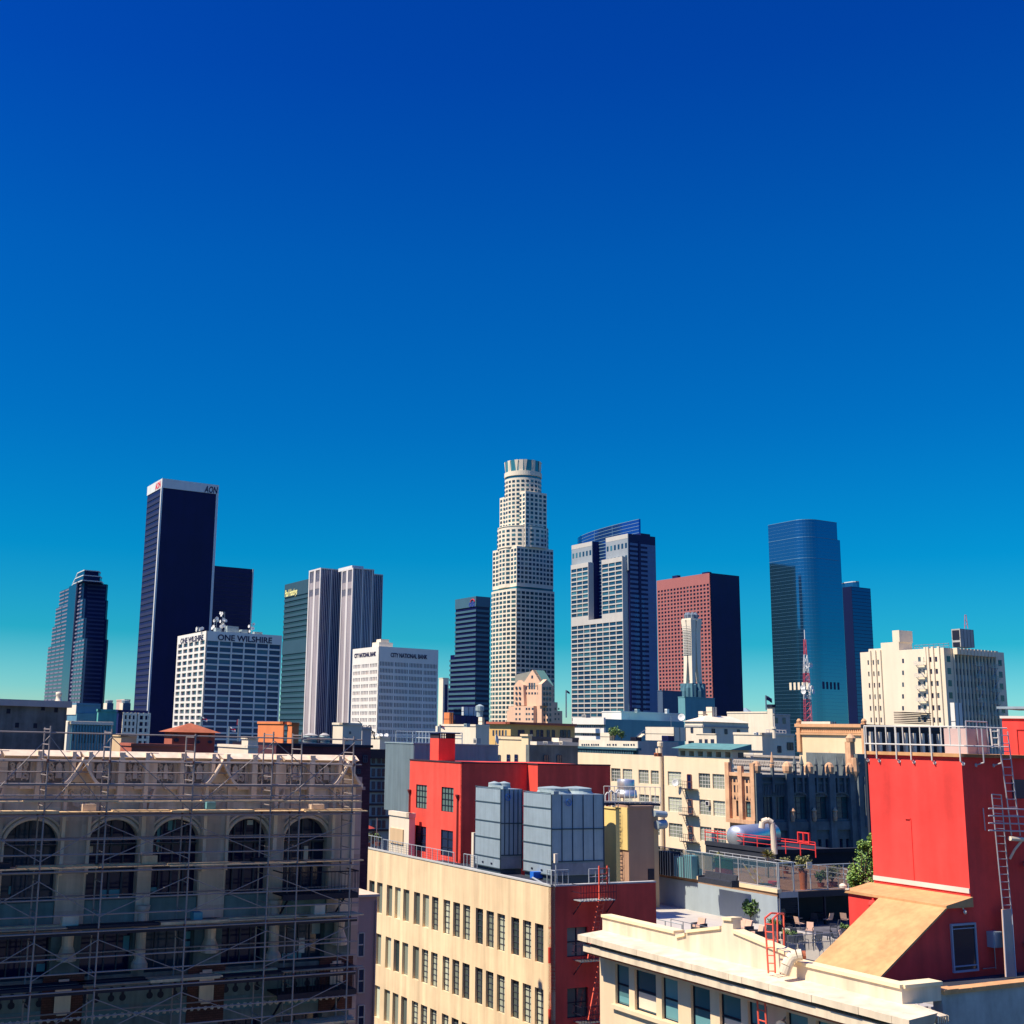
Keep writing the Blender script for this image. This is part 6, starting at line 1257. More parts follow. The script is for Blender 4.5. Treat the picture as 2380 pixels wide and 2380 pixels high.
for k, (x, y, l_) in enumerate([(1757, 2050, 'left striped folded parasol leaning on the deck'), (1778, 2058, 'right striped folded parasol leaning on the deck')]):
    p = P3(x, y); q_ = p+V((-1.0, .3, 1.5)); t = thing('folded_parasol', l_, 'parasol', p, 'striped folded parasols')
    for j in range(6): MB().tube(p+(q_-p)*(j/6), p+(q_-p)*((j+1)/6), .075, 8).build('canopy', STU2 if j % 2 else paint('parasol_yellow', (.75, .5, .05), .8, 0, 1, 0, 0), t)
    MB().tube(p-(q_-p)*.12, p, .03).build('pole', RAILM, t)
p = P3(1796, 2060); tag(MB().lathe(p, [(.1, 0), (.34, .2), (.38, .42), (.3, .4), (.1, .15)], 18).build('fire_bowl', paint('bowl_red', (.6, .03, .05), .5, .1, 1, 0, 0)), 'bright red bowl on the raised deck', 'bowl')
table(P3(1778, 2066), .6, .4, 'low glass-topped table beside the red bowl')
p = P3(1880, 1990+12); q = b.b; tag(MB().fb(q, 3.3, 3.9, zd+1.75, zd+2.25, .0, .05).build('notice_board', STU2), 'small white notice board on the fence of the raised deck', 'sign')
# clutter between the brown stair house and the terrace
for k, (x, y, w_, h_, l_) in enumerate([(1540, 2036, 1.6, 2.0, 'dark mesh machine box beside the brown stair house'), (1572, 2040, 1.5, 1.7, 'middle dark machine box behind the glass fence'), (1597, 2044, 1.2, 1.9, 'right dark machine box behind the glass fence')]):
    p = atz(x, y, zd)+V((0, 1.5, 0)); t = thing('machine_box', l_, 'machine', p); MB().box(p, -A*w_, B*1.2, Z*h_).build('casing', TEALP if k else NAVYD, t); m = MB()
    for j in range(6): m.tube(p-A*(w_*j/5)-B*.05, p-A*(w_*j/5)-B*.05+Z*(h_+.2), .03, 4)
    m.build('bar', STL, t)
# silver tank, cream pipe and red pipe rails behind the deck
Dk = 132; p0, p1_ = at(1712, 1945, Dk), at(1792, 1950, Dk+6); ax = (p1_-p0); ax.z = 0; L_ = ax.length; R_ = 1.18; t = thing('silver_tank', 'horizontal silver tank behind the terrace', 'tank', p0)
MB().lathe(V((p0.x, p0.y, p0.z)), [(.1, -.5), (.7, -.42), (1.0, -.25), (R_, 0), (R_, L_), (1.0, L_+.25), (.6, L_+.42), (.1, L_+.5)], 28, ax).build('shell', ALU, t, True)
m = MB()
for k in range(2): c = p0+ax*(.2+.6*k); m.bx(c.x-.2, c.x+.2, c.y-.8, c.y+.8, c.z-2.5, c.z-.6)
m.build('saddle', STL, t)
m = MB(); c0_ = at(1770, 1925, Dk-6); m.path([c0_, at(1772, 1910, Dk-6), at(1784, 1906, Dk-6), at(1794, 1912, Dk-6), at(1797, 1940, Dk-6), at(1801, 1985, Dk-6)], .3, 12); tag(m.build('duct', STU2), 'cream bent duct standing in front of the silver tank', 'duct')
RP = paint('pipe_red', (.72, .05, .05), .5, .05, 1, 0, 0); fR = Fr(at(1895, 1964, 122), A, -B); sR = fR.sx(1638, 40); zR_ = at(1895, 1964, 122).z
t = thing('red_railing', 'bright red pipe rail behind the terrace, passing in front of the silver tank', 'railing', fR.p(0, zR_))
for zz in (0, -.5, .25): MB().tube(fR.p(0, zR_+zz), fR.p(sR, zR_+zz), .055 if zz == 0 else .03, 7).build('rail', RP, t)
for k in range(9): MB().tube(fR.p(sR*k/8, zR_-1.2), fR.p(sR*k/8, zR_+.25), .05, 6).build('post', RP, t)
t = thing('red_hatch_frame', 'small red gate-like frame standing on the red pipe rail', 'frame', fR.p(.8, zR_)); m = MB()
for s in (.7, 1.4, 2.1): m.fb(fR, s, s+.1, zR_, zR_+1.1, -.1, .1)
m.fb(fR, .8, 2.1, zR_+1.0, zR_+1.1, -.08, .08).fb(fR, .8, 2.1, zR_+.1, zR_+.2, -.08, .08); m.build('bar', RP, t)
b5, r5 = plain(1810, 1985, 126, 1640, 2000, 'plant_roof', 'low roof carrying the silver tank and the red pipes', NAVYD, zlo=10)
# small terrace by the long cream building's far end
p = atz(855, 1968, ZR); bush(p, .7, 'green potted shrub at the far end of the long cream building roof', LF2, 320, .09, .35, .8)
bush(atz(868, 1962, ZR), .5, 'reddish shrub beside the green potted shrub', leafmat('leaf_red', (.18, .05, .03), (.10, .12, .03)), 200, .08, .3)
bush(atz(878, 1966, ZR), .45, 'low dark shrub right of the reddish shrub', LF, 200, .08, .3)
p = atz(846, 1962, ZR); t = thing('red_parasol', 'small open red parasol at the far end of the roof', 'parasol', p); MB().tube(p, p+Z*1.9, .03).build('pole', STL, t); MB().lathe(p+Z*1.6, [(1.1, 0), (.6, .22), (.05, .4)], 8).build('canopy', paint('parasol_red', (.45, .06, .04), .8, .1, 1, 0, 0), t)
p = atz(874, 1985, ZR); tag(MB().tube(p, p+Z*3.3, .035).build('pole', STL), 'thin bare pole at the far end of the long cream building roof', 'pole')
# ------------------------------------------------------------------ red tower with its stair roof (near right)
ZQ = 40.2
RTW = paint('tower_red', (.82, .06, .05), .85, .24, .30, .22, .25); YEL = paint('yellow_roof', (.60, .32, .14), .85, .18, .9, .14, .2)
Ct = atz(2267, 2262, ZQ); fa = Fr(Ct, A, -B); fB = Fr(Ct, B, -A); zt = fa.zy(1752, 0); La = fa.sx(2016, zt)
r = thing('red_tower', 'big bright red stucco tower with a dark red shaded side, at the right edge', 'building', V((Ct.x, Ct.y, ZQ)))
MB().prism([(q.x, q.y) for q in (Ct, Ct+A*La, Ct+A*La+B*14, Ct+B*14)], ZQ-3, zt-.12).build('wall', RTW, r)
MB().fb(fa, -.12, La+.05, zt-.12, zt, -14, .12).fb(fB, 0, 14, zt-.12, zt, -.3, .12).build('roof_edge', YEL, r)
ztr = fa.zy(2074, 0); MB().fb(fa, 0, La, ztr-.04, ztr+.13, 0, .05).build('base_trim', paint('trim_pink', (.74, .6, .52), .8, .1, 1, 0, 0), r)
s = fa.sx(2115, zt-2); zz = fa.zy(1903, s); m = MB().fb(fa, s-.02, s+.02, fa.zy(2045, s), zz, 0, .03).fb(fa, s, s+.24, zz-.02, zz+.02, 0, .05); m.build('conduit', RTW, r)
# flat roofed vestibule
sf, zf = fB.sz(2197, 2104); La2 = Fr(fB.p(sf, 0), A, -B).sx(1971, zf)
se, ze = fB.sz(2036, 2272); ff = Fr(fB.p(sf, 0), A, -B); l3 = ff.sx(2047, zf)
t = thing('stair_enclosure', 'red stair enclosure with a low yellow roof and a long sloping orange-yellow roof', 'stair enclosure', V((Ct.x, Ct.y, ZQ)))
MB().prism([(q.x, q.y) for q in (fB.p(sf, 0, .02), fB.p(-.01, 0, .02), fB.p(-.01, 0)+A*La2, fB.p(sf, 0)+A*La2)], ZQ-.5, zf-.1).build('wall', RTW, t)
MB().prism([(q.x, q.y) for q in (fB.p(sf, 0, .12)-B*.1, fB.p(-.02, 0, .12), fB.p(-.02, 0)+A*(La2+.1), fB.p(sf, 0)+A*(La2+.1)-B*.1)], zf-.1, zf-.06).build('roof_slab', YEL, t)
zb9 = fB.sz(2258, 2084)[1]; q4 = [fB.p(sf, zf, .12)-B*.1, fB.p(-.02, zb9, .12), fB.p(-.02, zb9)+A*(La2+.1), fB.p(sf, zf)+A*(La2+.1)-B*.1]
MB().add(q4+[v-Z*(v.z-zf+.06) for v in q4], [(0, 1, 2, 3), (0, 4, 5, 1), (1, 5, 6, 2), (2, 6, 7, 3), (3, 7, 4, 0)]).build('pitched_roof', YEL, t)
sl = (zf-ze)/(sf-se)
m = MB().add([fB.p(sf, zf-.12, .02), fB.p(se, ze-.12, .02), fB.p(se, ZQ-.5, .02), fB.p(sf, ZQ-.5, .02)]+[fB.p(sf, zf-.12)+A*l3, fB.p(se, ze-.12)+A*l3, fB.p(se, ZQ-.5)+A*l3, fB.p(sf, ZQ-.5)+A*l3], [(0, 1, 2, 3), (4, 7, 6, 5), (0, 4, 5, 1), (1, 5, 6, 2)]); m.build('stair_wall', RTW, t)
m = MB().box(fB.p(sf-.0, zf-.1, .1), fB.p(se-.25, ze-.25*sl-.1, .1)-fB.p(sf, zf-.1, .1), A*(l3+.1), Z*.08); m.build('sloping_roof', YEL, t)
GRF = paint('grey_frame', (.36, .36, .42), .6, .1, 1, 0, 0)
q = pxr(fB, 2214, 2150, 2266, 2254, .03); o = MB().fb(fB, q[0], q[1], q[2], q[3], .02, .05).build('door', glass('dark_door', (.01, .015, .035), None, 0, .12, .5), t)
m = MB(); 
for a, c_, d_, e_ in ((q[0]-.07, q[0], q[2]-.07, q[3]+.07), (q[1], q[1]+.07, q[2]-.07, q[3]+.07), (q[0], q[1], q[3], q[3]+.07), (q[0], q[1], q[2]-.07, q[2]), (q[0], q[1], q[2]+.12, q[2]+.16), (q[0], q[1], q[3]-.12, q[3]-.09)): m.fb(fB, a, c_, d_, e_, .02, .09)
m.build('frame', GRF, o)
ss, zz = fB.sz(2236, 2119); tag(MB().lathe(fB.p(ss, zz, .12), [(.02, -.07), (.06, -.03), (.06, .03), (.02, .08)], 12).lathe(fB.p(ss, zz+.08, .05), [(.03, 0), (.03, .09)], 8).build('wall_lamp', STU2), 'small round white lamp above the dark door', 'lamp')
p = ff.p(ff.sx(2034, zf-.5), zf-.36, .08); tag(MB().lathe(p, [(.16, 0), (.16, .08), (.12, .16), (.02, .2)], 16, ff.N).lathe(p+Z*.1, [(.05, 0), (.05, .12)], 8).build('alarm_bell', RTW), 'red alarm bell on the bright red wall under the flat yellow roof', 'alarm bell')
p = fB.p(sf, zf+.02)+A*(La2+.15)-B*.1; tag(MB().lathe(p, [(.05, 0), (.13, .05), (.14, .14), (.08, .2), (.02, .22)], 12).tube(p, p-A*.3+Z*.03, .03).build('flood_lamp', STU2), 'small white flood lamp at the left tip of the flat yellow roof', 'lamp')
# electric box, plank, ladders and pipes on the dark side
q = pxr(fB, 2305, 2165, 2326, 2202, .2); t = thing('electric_box', 'grey electric cabinet on the dark red wall', 'electric box', fB.p(q[0], q[2], .2)); MB().fb(fB, q[0], q[1], q[2], q[3], 0, .28).build('case', CTM, t); MB().fb(fB, q[0]+.03, q[1]-.03, q[2]+.03, q[3]-.03, .28, .295).build('door', CTM, t); sm = (q[0]+q[1])/2; MB().tube(fB.p(sm, ZQ+.1, .1), fB.p(sm, q[2], .1), .02).tube(fB.p(sm, ZQ+.15, .1), fB.p(sm-.7, ZQ+.15, .1), .02).build('conduit', STL, t)
GAL = metal('galvanised_steel', (.42, .42, .46), .5, .3)
def wl_(x, y, d): s_q, z_q = fB.sz(x, y, d); return fB.p(s_q, z_q, d)
t = thing('wall_ladder', 'lower grey wall ladder running down to the long tan plank', 'ladder', wl_(2340, 2115, .35)); m = MB()
a0, a1, b0_, b1_ = wl_(2305, 1846, .35), wl_(2327, 1848, .35), wl_(2331, 2113, .35), wl_(2350, 2112, .35)
def lad4(m, a0, a1, b0, b1, n, r_=.022):
    m.tube(a0, b0, r_, 6).tube(a1, b1, r_, 6)
    for k in range(n): f_ = (k+.5)/n; m.tube(a0+(b0-a0)*f_, a1+(b1-a1)*f_, r_*.7, 5)
lad4(m, a0, a1, b0_, b1_, 15); m.tube(a0, a1, .022); m.build('ladder_frame', GAL, t)
t = thing('wall_ladder', 'upper grey ladder rising from the pipe platform over the tower edge', 'ladder', wl_(2360, 1942, .45)); m = MB(); lad4(m, wl_(2320, 1700, .45), wl_(2342, 1700, .45), wl_(2351, 1942, .45), wl_(2371, 1942, .45), 13, .025); m.build('ladder_frame', GAL, t)
t = thing('plank', 'long tan plank leaning against the dark red wall below the ladder', 'plank', wl_(2350, 2270, .5)); a0, a1, b0_, b1_ = wl_(2330, 2114, .4), wl_(2351, 2112, .4), wl_(2339, 2271, .7), wl_(2362, 2270, .7); MB().add([a0, a1, b1_, b0_]+[v+A*.05 for v in (a0, a1, b1_, b0_)], [(3, 2, 1, 0), (4, 5, 6, 7), (0, 1, 5, 4), (1, 2, 6, 5), (2, 3, 7, 6), (3, 0, 4, 7)]).build('board', CUSH, t); MB().tube(a0-Z*.02, b0_, .02).tube(a1, b1_, .02).build('edge_rail', GAL, t)
t = thing('pipe_guard', 'four parallel grey guard pipes round the ladder on the dark red wall', 'guard rail', wl_(2330, 1900, .6))
for y in (1879, 1896, 1913, 1930): MB().tube(wl_(2298, y, .7), wl_(2420, y+3, .7), .028, 6).build('pipe', GAL, t)
m = MB(); m.tube(wl_(2285, 1878, .08), wl_(2290, 1930, .08), .02); tag(m.build('conduit', GAL), 'short grey pipe left of the guard pipes on the dark red wall', 'pipe')
t = thing('bracket_arm', 'cream beam with a bent arm below the guard pipes', 'bracket', wl_(2360, 1950, .3)); MB().tube(wl_(2347, 1949, .5), wl_(2378, 1951, .5), .08, 8).build('beam', STU2, t); MB().path([wl_(2376, 1952, .5), wl_(2358, 1975, .3), wl_(2347, 1996, .1)], .045, 8).build('arm', STU2, t)
ss, zz = fB.sz(2380, 2008); tag(MB().lathe(fB.p(ss-.1, zz, .15), [(.1, 0), (.12, .1), (.05, .2)], 10, V((-.3, -1, -.4))).tube(fB.p(ss-.1, zz, .15), fB.p(ss, zz+.1, 0), .02).build('spot_lamp', STL), 'dark spot lamp at the right edge of the dark red wall', 'lamp')
q = pxr(fB, 2352, 1812, 2386, 1856, .0); t2_ = [o for o in COL.objects if o.name == 'red_tower'][0]; MB().fb(fB, q[0], q[1], q[2], q[3], -.02, .03).build('window', DKW, t2_)
q = pxr(fB, 2376, 2175, 2400, 2195, .0); tag(MB().lathe(fB.p(q[0]+.2, q[2], .1), [(.02, -.1), (.17, -.08), (.17, .1), (.02, .14)], 14).build('meter', TEALP), 'round teal meter at the right edge of the dark red wall', 'meter')
# rail on the tower
t = thing('roof_rail', 'white pipe rail round the top of the big red tower', 'railing', fa.p(0, zt, .3)); d = .16
zr1, zr2 = fa.zy(1689, 0, d), fa.zy(1733, 0, d); Lr = fa.sx(2008, zr1, d)
for z_ in (zr1, zr2): MB().tube(fa.p(-.3, z_, d), fa.p(Lr, z_, d), .028, 6).build('rail', FRW, t); MB().tube(fa.p(-.3, z_, d), fB.p(2.2, z_, d+.2), .028, 6).build('rail', FRW, t)
for x in (2012, 2034, 2058, 2081, 2097, 2113, 2137, 2160, 2186, 2206, 2230):
    s = fa.sx(x, zr1, d); MB().tube(fa.p(s, zr2-.02, d), fa.p(s, zr1, d), .022, 6).build('post', FRW, t)
for x in (2010, 2036, 2082, 2116, 2164, 2230):
    s = fa.sx(x, zr2, d); MB().path([fa.p(s, zr1, d), fa.p(s, zt-.28, d), fa.p(s, zt-.36, .02)], .026, 6).lathe(fa.p(s, zt-.36, 0), [(.07, 0), (.07, .03), (.02, .05)], 8, fa.N).build('bracket', FRW, t)
for s in (.9, 1.9): MB().path([fB.p(s, zr1, d+.1), fB.p(s, zt-.3, d+.1), fB.p(s-.12, zt-.4, .02)], .026, 6).lathe(fB.p(s-.12, zt-.4, 0), [(.07, 0), (.07, .03), (.02, .05)], 8, fB.N).build('bracket', GAL, t)
qa = Fr(fa.p(0, 0, -1.6), B, -A); 
p = at(2247, 1728, Ct.y+2.5); fq = Fr(p, B, -A); s1 = fq.sx(2294, zt+.5); t = thing('duct_box', 'pinkish box in a grey frame on top of the red tower', 'rooftop unit', V((p.x, p.y, zt))); MB().fb(fq, 0, s1, zt, fq.zy(1693, 0), -1, 0).build('box', paint('duct_pink', (.50, .38, .36), .7, .1, 1, 0, 0), t); m = MB(); zz = fq.zy(1676, 0)
for s in (-.05, s1*.5, s1): m.tube(fq.p(s, zt, .05), fq.p(s, zz, .05), .025)
m.tube(fq.p(-.05, zz, .05), fq.p(s1, zz, .05), .025); m.build('frame', GAL, t)
t = thing('roof_hoop', 'short white ladder-like frame right of the pinkish box', 'frame', at(2310, 1740, Ct.y+2)); m = MB(); lad4(m, at(2302, 1692, Ct.y+2), at(2319, 1692, Ct.y+2), at(2307, 1738, Ct.y+2), at(2322, 1738, Ct.y+2), 3, .03); m.build('frame', FRW, t)
bR = Bd(2325, 1664, Ct.y+6, 2322, 2480); r = bR.root('red_penthouse', 'bright red penthouse cut by the right edge of the picture', 'building', None, zt); f7 = bR.b
c7 = at(2328, 1664, Ct.y+5); f7 = Fr(c7, (B*.25-A).normalized(), V((0, 0, 0))); f7.N = V((f7.U.y, -f7.U.x, 0)); 
if f7.N.y > 0: f7.N = -f7.N
MB().fb(f7, 0, 6, zt-.5, c7.z-.1, -3, 0).build('wall', RTW, r); MB().fb(f7, -.05, 6, c7.z-.1, c7.z, -3, .08).build('roof_edge', FRW, r)
m = MB()
for s in (.55, 1.35): m.fb(f7, s, s+.03, zt, c7.z-.55, 0, .03)
m.fb(f7, .55, 3, c7.z-.57, c7.z-.54, 0, .03); m.build('panel_joint', paint('joint_red', (.3, .02, .02), .8, 0, 1, 0, 0), r)
c8 = at(2316, 1642, Ct.y+9); f8 = Fr(c8, f7.U, f7.N); t = thing('canopy', 'thin grey flat canopy above the red penthouse at the right edge', 'canopy', c8); MB().fb(f8, 0, 7, c8.z-.1, c8.z, -2.5, 0).build('slab', CTM, t)
for s in (1.3, 3.0): MB().fb(f8, s, s+.08, zt, c8.z-.1, -1.2, -1.1).build('post', NAVYD, t)
b6, r6 = plain(2010, 1693, 120, 2006, 2200, 'glass_penthouse', 'dark glazed block seen through the rail on the red tower', NAVYD, zlo=20)
m = MB()
for k in range(9): s = .4+k*(b6.Lb-.8)/9; m.fb(b6.b, s, s+.35, b6.z-4, b6.z-.3, 0, .3)
m.build('mullion', STU2, r6)
# tree beside the red tower
random.seed(11)
p = at(2004, 2090, 52.5); t = thing('tree', 'small leafy tree tight against the left edge of the red tower', 'tree', p-Z*1.5); base = p-Z*1.5
m = MB().tube(base, p+Z*.6, .09, 7, .06)
for k in range(7): a = k*.9; m.tube(p+Z*(.1*k), p+Z*(.9+.2*k)+V((math.cos(a)*.45, math.sin(a)*.4, 0)), .04, 5, .012)
m.build('trunk', BARK, t); m = MB()
for (cx_, cy_, cz_, rr) in [(0, 0, .7, .50), (.22, 0, 1.15, .42), (.05, .1, 1.6, .42), (.25, 0, 2.0, .30), (-.35, 0, 1.0, .36), (-.3, .1, .4, .38), (.3, 0, .3, .42), (.3, 0, 2.35, .20), (-.5, 0, .75, .22), (.05, -.1, -.1, .42), (.42, .1, 1.6, .25), (-.1, 0, 2.1, .18)]:
    leafball(m, p+V((cx_*1.15+.22, cy_, cz_*1.05)), rr*1.15, 420, .055, 1.1)
m.build('crown', leafmat('tree_leaf', (.03, .11, .03), (.30, .46, .07)), t)
# ------------------------------------------------------------------ cream parapet building in front
PAR = paint('parapet_cream', (.73, .61, .45), .9, .10, .5, .22, .25); PWL = paint('parapet_wall', (.78, .60, .40), .9, .06, .4, .10, .15)
C1 = at(2095, 2289, 36); fA = Fr(C1, A, -B); fB1 = Fr(C1, B, -A); zc1 = C1.z; zk = fA.zy(2334, 0)
r = thing('parapet_building', 'near cream building with a broad overhanging cornice and sash windows', 'building', V((C1.x, C1.y, 0)))
LE = fA.sx(1399, fA.zy(2125, 20)); LW = fA.sx(1404, zk-1)
# parapet profile traced on the wall plane, real thickness .35
prof = [(2095, 2289), (1842, 2231), (1829, 2212), (1704, 2160), (1703, 2133), (1681, 2131), (1676, 2152), (1597, 2161), (1594, 2168), (1573, 2173), (1569, 2163), (1400, 2125)]
pts = [fA.sz(x, y) for x, y in prof]; pts[0] = (0, zc1)
m = MB(); n = len(pts); P_ = lambda s, z, d: fA.p(s, z, d)
top = [P_(s, z-.07, 0) for s, z in pts]; bot = [P_(s, zk-.02, 0) for s, z in pts]; tb_ = [v-fA.N*.35 for v in top]; bb_ = [v-fA.N*.35-Z*1.0 for v in bot]
m.add(top+bot+tb_+bb_, [(i, i+1, n+i+1, n+i) for i in range(n-1)]+[(2*n+i+1, 2*n+i, 3*n+i, 3*n+i+1) for i in range(n-1)]+[(i, 2*n+i, 2*n+i+1, i+1) for i in range(n-1)]+[(0, n, 3*n, 2*n), (n-1, 3*n-1, 4*n-1, 2*n-1)])
m.build('parapet', PAR, r)
m = MB()
for (s0, z0), (s1, z1) in zip(pts, pts[1:]):
    a, c_ = P_(s0, z0-.10, .07), P_(s1, z1-.10, .07)
    if abs(s1-s0) > .12: m.box(a, c_-a, -fA.N*.5, Z*.10)
m.fb(fB1, .07, (fB1.sx(2186, zc1)), zc1-.10, zc1, -.4, .07); m.build('coping', paint('coping_yellow', (.84, .68, .42), .9, .08, .6, .05, .2), r)
m = MB(); sr = fB1.sx(2186, zc1); m.fb(fB1, .35, sr, zk-.02, zc1-.1, -.35, 0); m.build('return_parapet', PAR, r)
OV = 1.15
m = MB(); ss0 = -OV; segs = 26; sB = fB1.sx(2204, zk, OV); LT = fA.sx(1343, zk, OV)
for i in range(segs):      # ledge in short lengths with a slightly worn edge
    a, c_ = -OV+(LT+OV)*i/segs, -OV+(LT+OV)*(i+1)/segs; e1 = OV+random.uniform(-.015, .015); m.add([P_(a, zk, .0), P_(c_, zk, .0), P_(c_, zk-.10, e1), P_(a, zk-.10, e1), P_(a, zk-.30, e1), P_(c_, zk-.30, e1), P_(c_, zk-.34, .2), P_(a, zk-.34, .2)], [(0, 3, 2, 1), (3, 4, 5, 2), (4, 7, 6, 5), (0, 7, 4, 3), (1, 2, 5, 6)])
for i in range(12):
    a, c_ = .0+sB*i/12, sB*(i+1)/12; e1 = OV+random.uniform(-.06, .03); m.add([fB1.p(a, zk, 0), fB1.p(c_, zk, 0), fB1.p(c_, zk-.10, e1), fB1.p(a, zk-.10, e1), fB1.p(a, zk-.28, e1), fB1.p(c_, zk-.28, e1), fB1.p(c_, zk-.34, .1), fB1.p(a, zk-.34, .1)], [(0, 1, 2, 3), (3, 2, 5, 4), (4, 5, 6, 7), (1, 6, 5, 2)])
m.add([P_(-OV, zk, 0), P_(-OV, zk-.1, OV), P_(-OV, zk-.3, OV), P_(-OV, zk-.34, .2)], [(0, 1, 2, 3)]); m.add([P_(LT, zk, 0), P_(LT, zk-.1, OV), P_(LT, zk-.3, OV), P_(LT, zk-.34, .2)], [(3, 2, 1, 0)])
e9 = fB1.p(sB, 0, 0); m.add([fB1.p(sB, zk, 0), fB1.p(sB, zk-.1, OV), fB1.p(sB, zk-.28, OV), fB1.p(sB, zk-.34, .1)], [(3, 2, 1, 0)]); m.build('cornice_ledge', PAR, r)
m = MB().fb(fA, -.75, LT-.15, zk-.68, zk-.44, -.1, 1.02).fb(fB1, -.0, sB-.3, zk-.68, zk-.44, 0, .9); m.build('lower_moulding', PAR, r)
MB().fb(fA, -.75, LT-.25, zk-.76, zk-.685, -.1, .92).fb(fB1, 0, sB-.5, zk-.76, zk-.685, 0, .8).build('shadow_strip', TERR, r)
# facade with sash windows
WX = [(1430, 1462), (1475, 1525), (1538, 1576), (1606, 1651), (1673, 1723), (1739, 1785), (1830, 1880), (1899, 1960), (1976, 2030)]
dW = .25; fW = Fr(fA.p(0, 0, .2), A, -B)
s2, zt2_ = fW.sz(1500, 2060+550*.3623); zb2_ = fW.sz(1500, 2060+815*.3623)[1]
cols = [tuple(sorted((fW.sx(x0, zt2_-.8), fW.sx(x1, zt2_-.8)))) for x0, x1 in WX]
m = MB(); lattice(m, fW, .0, LW, 20, zk-.74, cols, [(zb2_, zt2_), (zb2_-3.6, zt2_-3.6), (zb2_-7.2, zt2_-7.2)], .22); m.fb(fW, LW, LW+.01, 20, zk-.8, -6, 0); m.build('wall', PWL, r)
MB().prism([(q.x, q.y) for q in (fA.p(.02, 0, -.04), fA.p(LW, 0, -.04), fA.p(LW, 0, -7), fA.p(.02, 0, -7))], 15, ZQ-.15).build('roof', TAR, r)
SG = glass('sash_glass', (.03, .10, .13), (.16, .34, .36), 0, .1, .6, 1.5)
addwin(r, fW, [(c[0], c[1], zb2_, zt2_) for c in cols], -.16, SG, (BLK, 1, 2, .06)); addwin(r, fW, [(c[0], c[1], zb2_-3.6, zt2_-3.6) for c in cols], -.16, SG, (BLK, 1, 2, .06)); flush(r)
for w_ in range(3): q = sorted([v for c in cols[3*w_:3*w_+3] for v in c]); MB().fb(fW, q[0]-.12, q[-1]+.12, zb2_-.16, zb2_-.02, 0, .14).build('sill', PWL, r)
for c_ in cols:
    m = MB().fb(fW, c_[0]+.06, c_[1]-.06, zb2_+.08, zb2_+(zt2_-zb2_)*random.choice([.3, .38, .45, .2]), -.158, -.15); m.build('blind', TEALP if random.random() < .5 else STU2, r)
# grey rendered wall to the right
zg = fB1.zy(2303, sr); r = thing('grey_wall_building', 'building with a rough grey rendered wall and uneven yellow coping, bottom right corner', 'building', fB1.p(sr, 0)); RG = paint('rough_grey', (.36, .38, .36), .95, .22, .9, .10, .8)
MB().fb(fB1, sr, sr+16, 10, zg-.1, -.3, .02).build('wall', RG, r); m = MB()
for i in range(26): a = sr+16*i/26; h1 = random.uniform(-.015, .015); m.fb(fB1, a, a+16/26, zg-.1+h1*.4, zg+.03+h1, -.3+h1, .09+h1*1.5)
m.build('coping', YEL, r)
MB().fb(fB1, .4, sr+16, ZQ-.4, ZQ-.12, -9, -.5).build('roof', TAR, r)
m = MB(); random.seed(5)
for i in range(16): s = sr-.1+i*.42; z0 = ZQ-.1; m.fb(fB1, s, s+random.uniform(.2, .4), z0, z0+random.uniform(.08, .2), -2.4-random.random()*.3, -2.0)
o = m.build('kerb_rubble', GRYW); tag(o, 'broken grey masonry scraps along the foot of the dark red wall', 'rubble'); o['kind'] = 'stuff'
# red roof ladder over the parapet
t = thing('roof_ladder', 'red hooped ladder climbing over the cream parapet', 'ladder', fA.p(fA.sx(1790, zk), zk, .4)); dL = .45
def pa(x, y, d): s_q, z_q = fA.sz(x, y, d); return fA.p(s_q, z_q, d)
for (xa, xb, xc, yt) in ((1778, 1786, 1807, 2134), (1796, 1802, 1822, 2136)):
    a_t = pa(xa, yt, dL); a_b = pa(xb, 2262, dL); sb_, zb_q = fA.sz(xc, yt+2, -.8); c_t = fA.p(a_t.x*0+sb_, a_t.z, -.8); c_b = pa(xc+1, 2208, -.8)
    MB().path([a_b, a_t, a_t+(c_t-a_t)*.5+Z*.08, c_t, c_b], .03, 8).build('stile', FER, t)
a0, a1, b0_, b1_ = pa(1778, 2140, dL), pa(1796, 2142, dL), pa(1786, 2262, dL), pa(1802, 2262, dL); m = MB()
for k in range(7): f_ = .06+k*.15; m.tube(a0+(b0_-a0)*f_, a1+(b1_-a1)*f_, .018, 6)
m.build('rung', FER, t)
t = thing('roof_ladder', 'lower run of the red ladder below the cream cornice', 'ladder', fW.p(fW.sx(1795, zk-1), zk-3, .4)); m = MB(); s0, s1 = fW.sx(1788, zk-1.2), fW.sx(1806, zk-1.2); lad4(m, fW.p(s0, zk-.6, .5), fW.p(s1, zk-.6, .5), fW.p(s0, zk-4, .35), fW.p(s1, zk-4, .35), 11, .03); m.build('ladder_frame', FER, t)
# elbow pipe on the parapet
t = thing('elbow_pipe', 'cream elbow pipe leaning over the parapet beside the red ladder', 'pipe', pa(1825, 2262, .5)); MB().path([pa(1822, 2264, .6), pa(1828, 2246, .5), pa(1835, 2231, .38), pa(1843, 2223, .28), pa(1853, 2220, .2), pa(1864, 2219, .1)], .17, 14).build('pipe', PAR, t); MB().tube(pa(1864, 2219, .1), pa(1873, 2219, .02), .12, 10).build('fitting', TERR, t)
p = fW.p(fW.sx(1832, zk-1.4), zk-1.35, .3); tag(MB().lathe(p, [(.05, 0), (.2, .1), (.22, .28), (.1, .34)], 12, V((-.2, -1, -.4))).tube(p, fW.p(fW.sx(1826, zk-1.3), zk-1.2, 0), .03).build('wall_lamp', STL), 'dark teal lamp on the wall right of the lower red ladder', 'lamp')
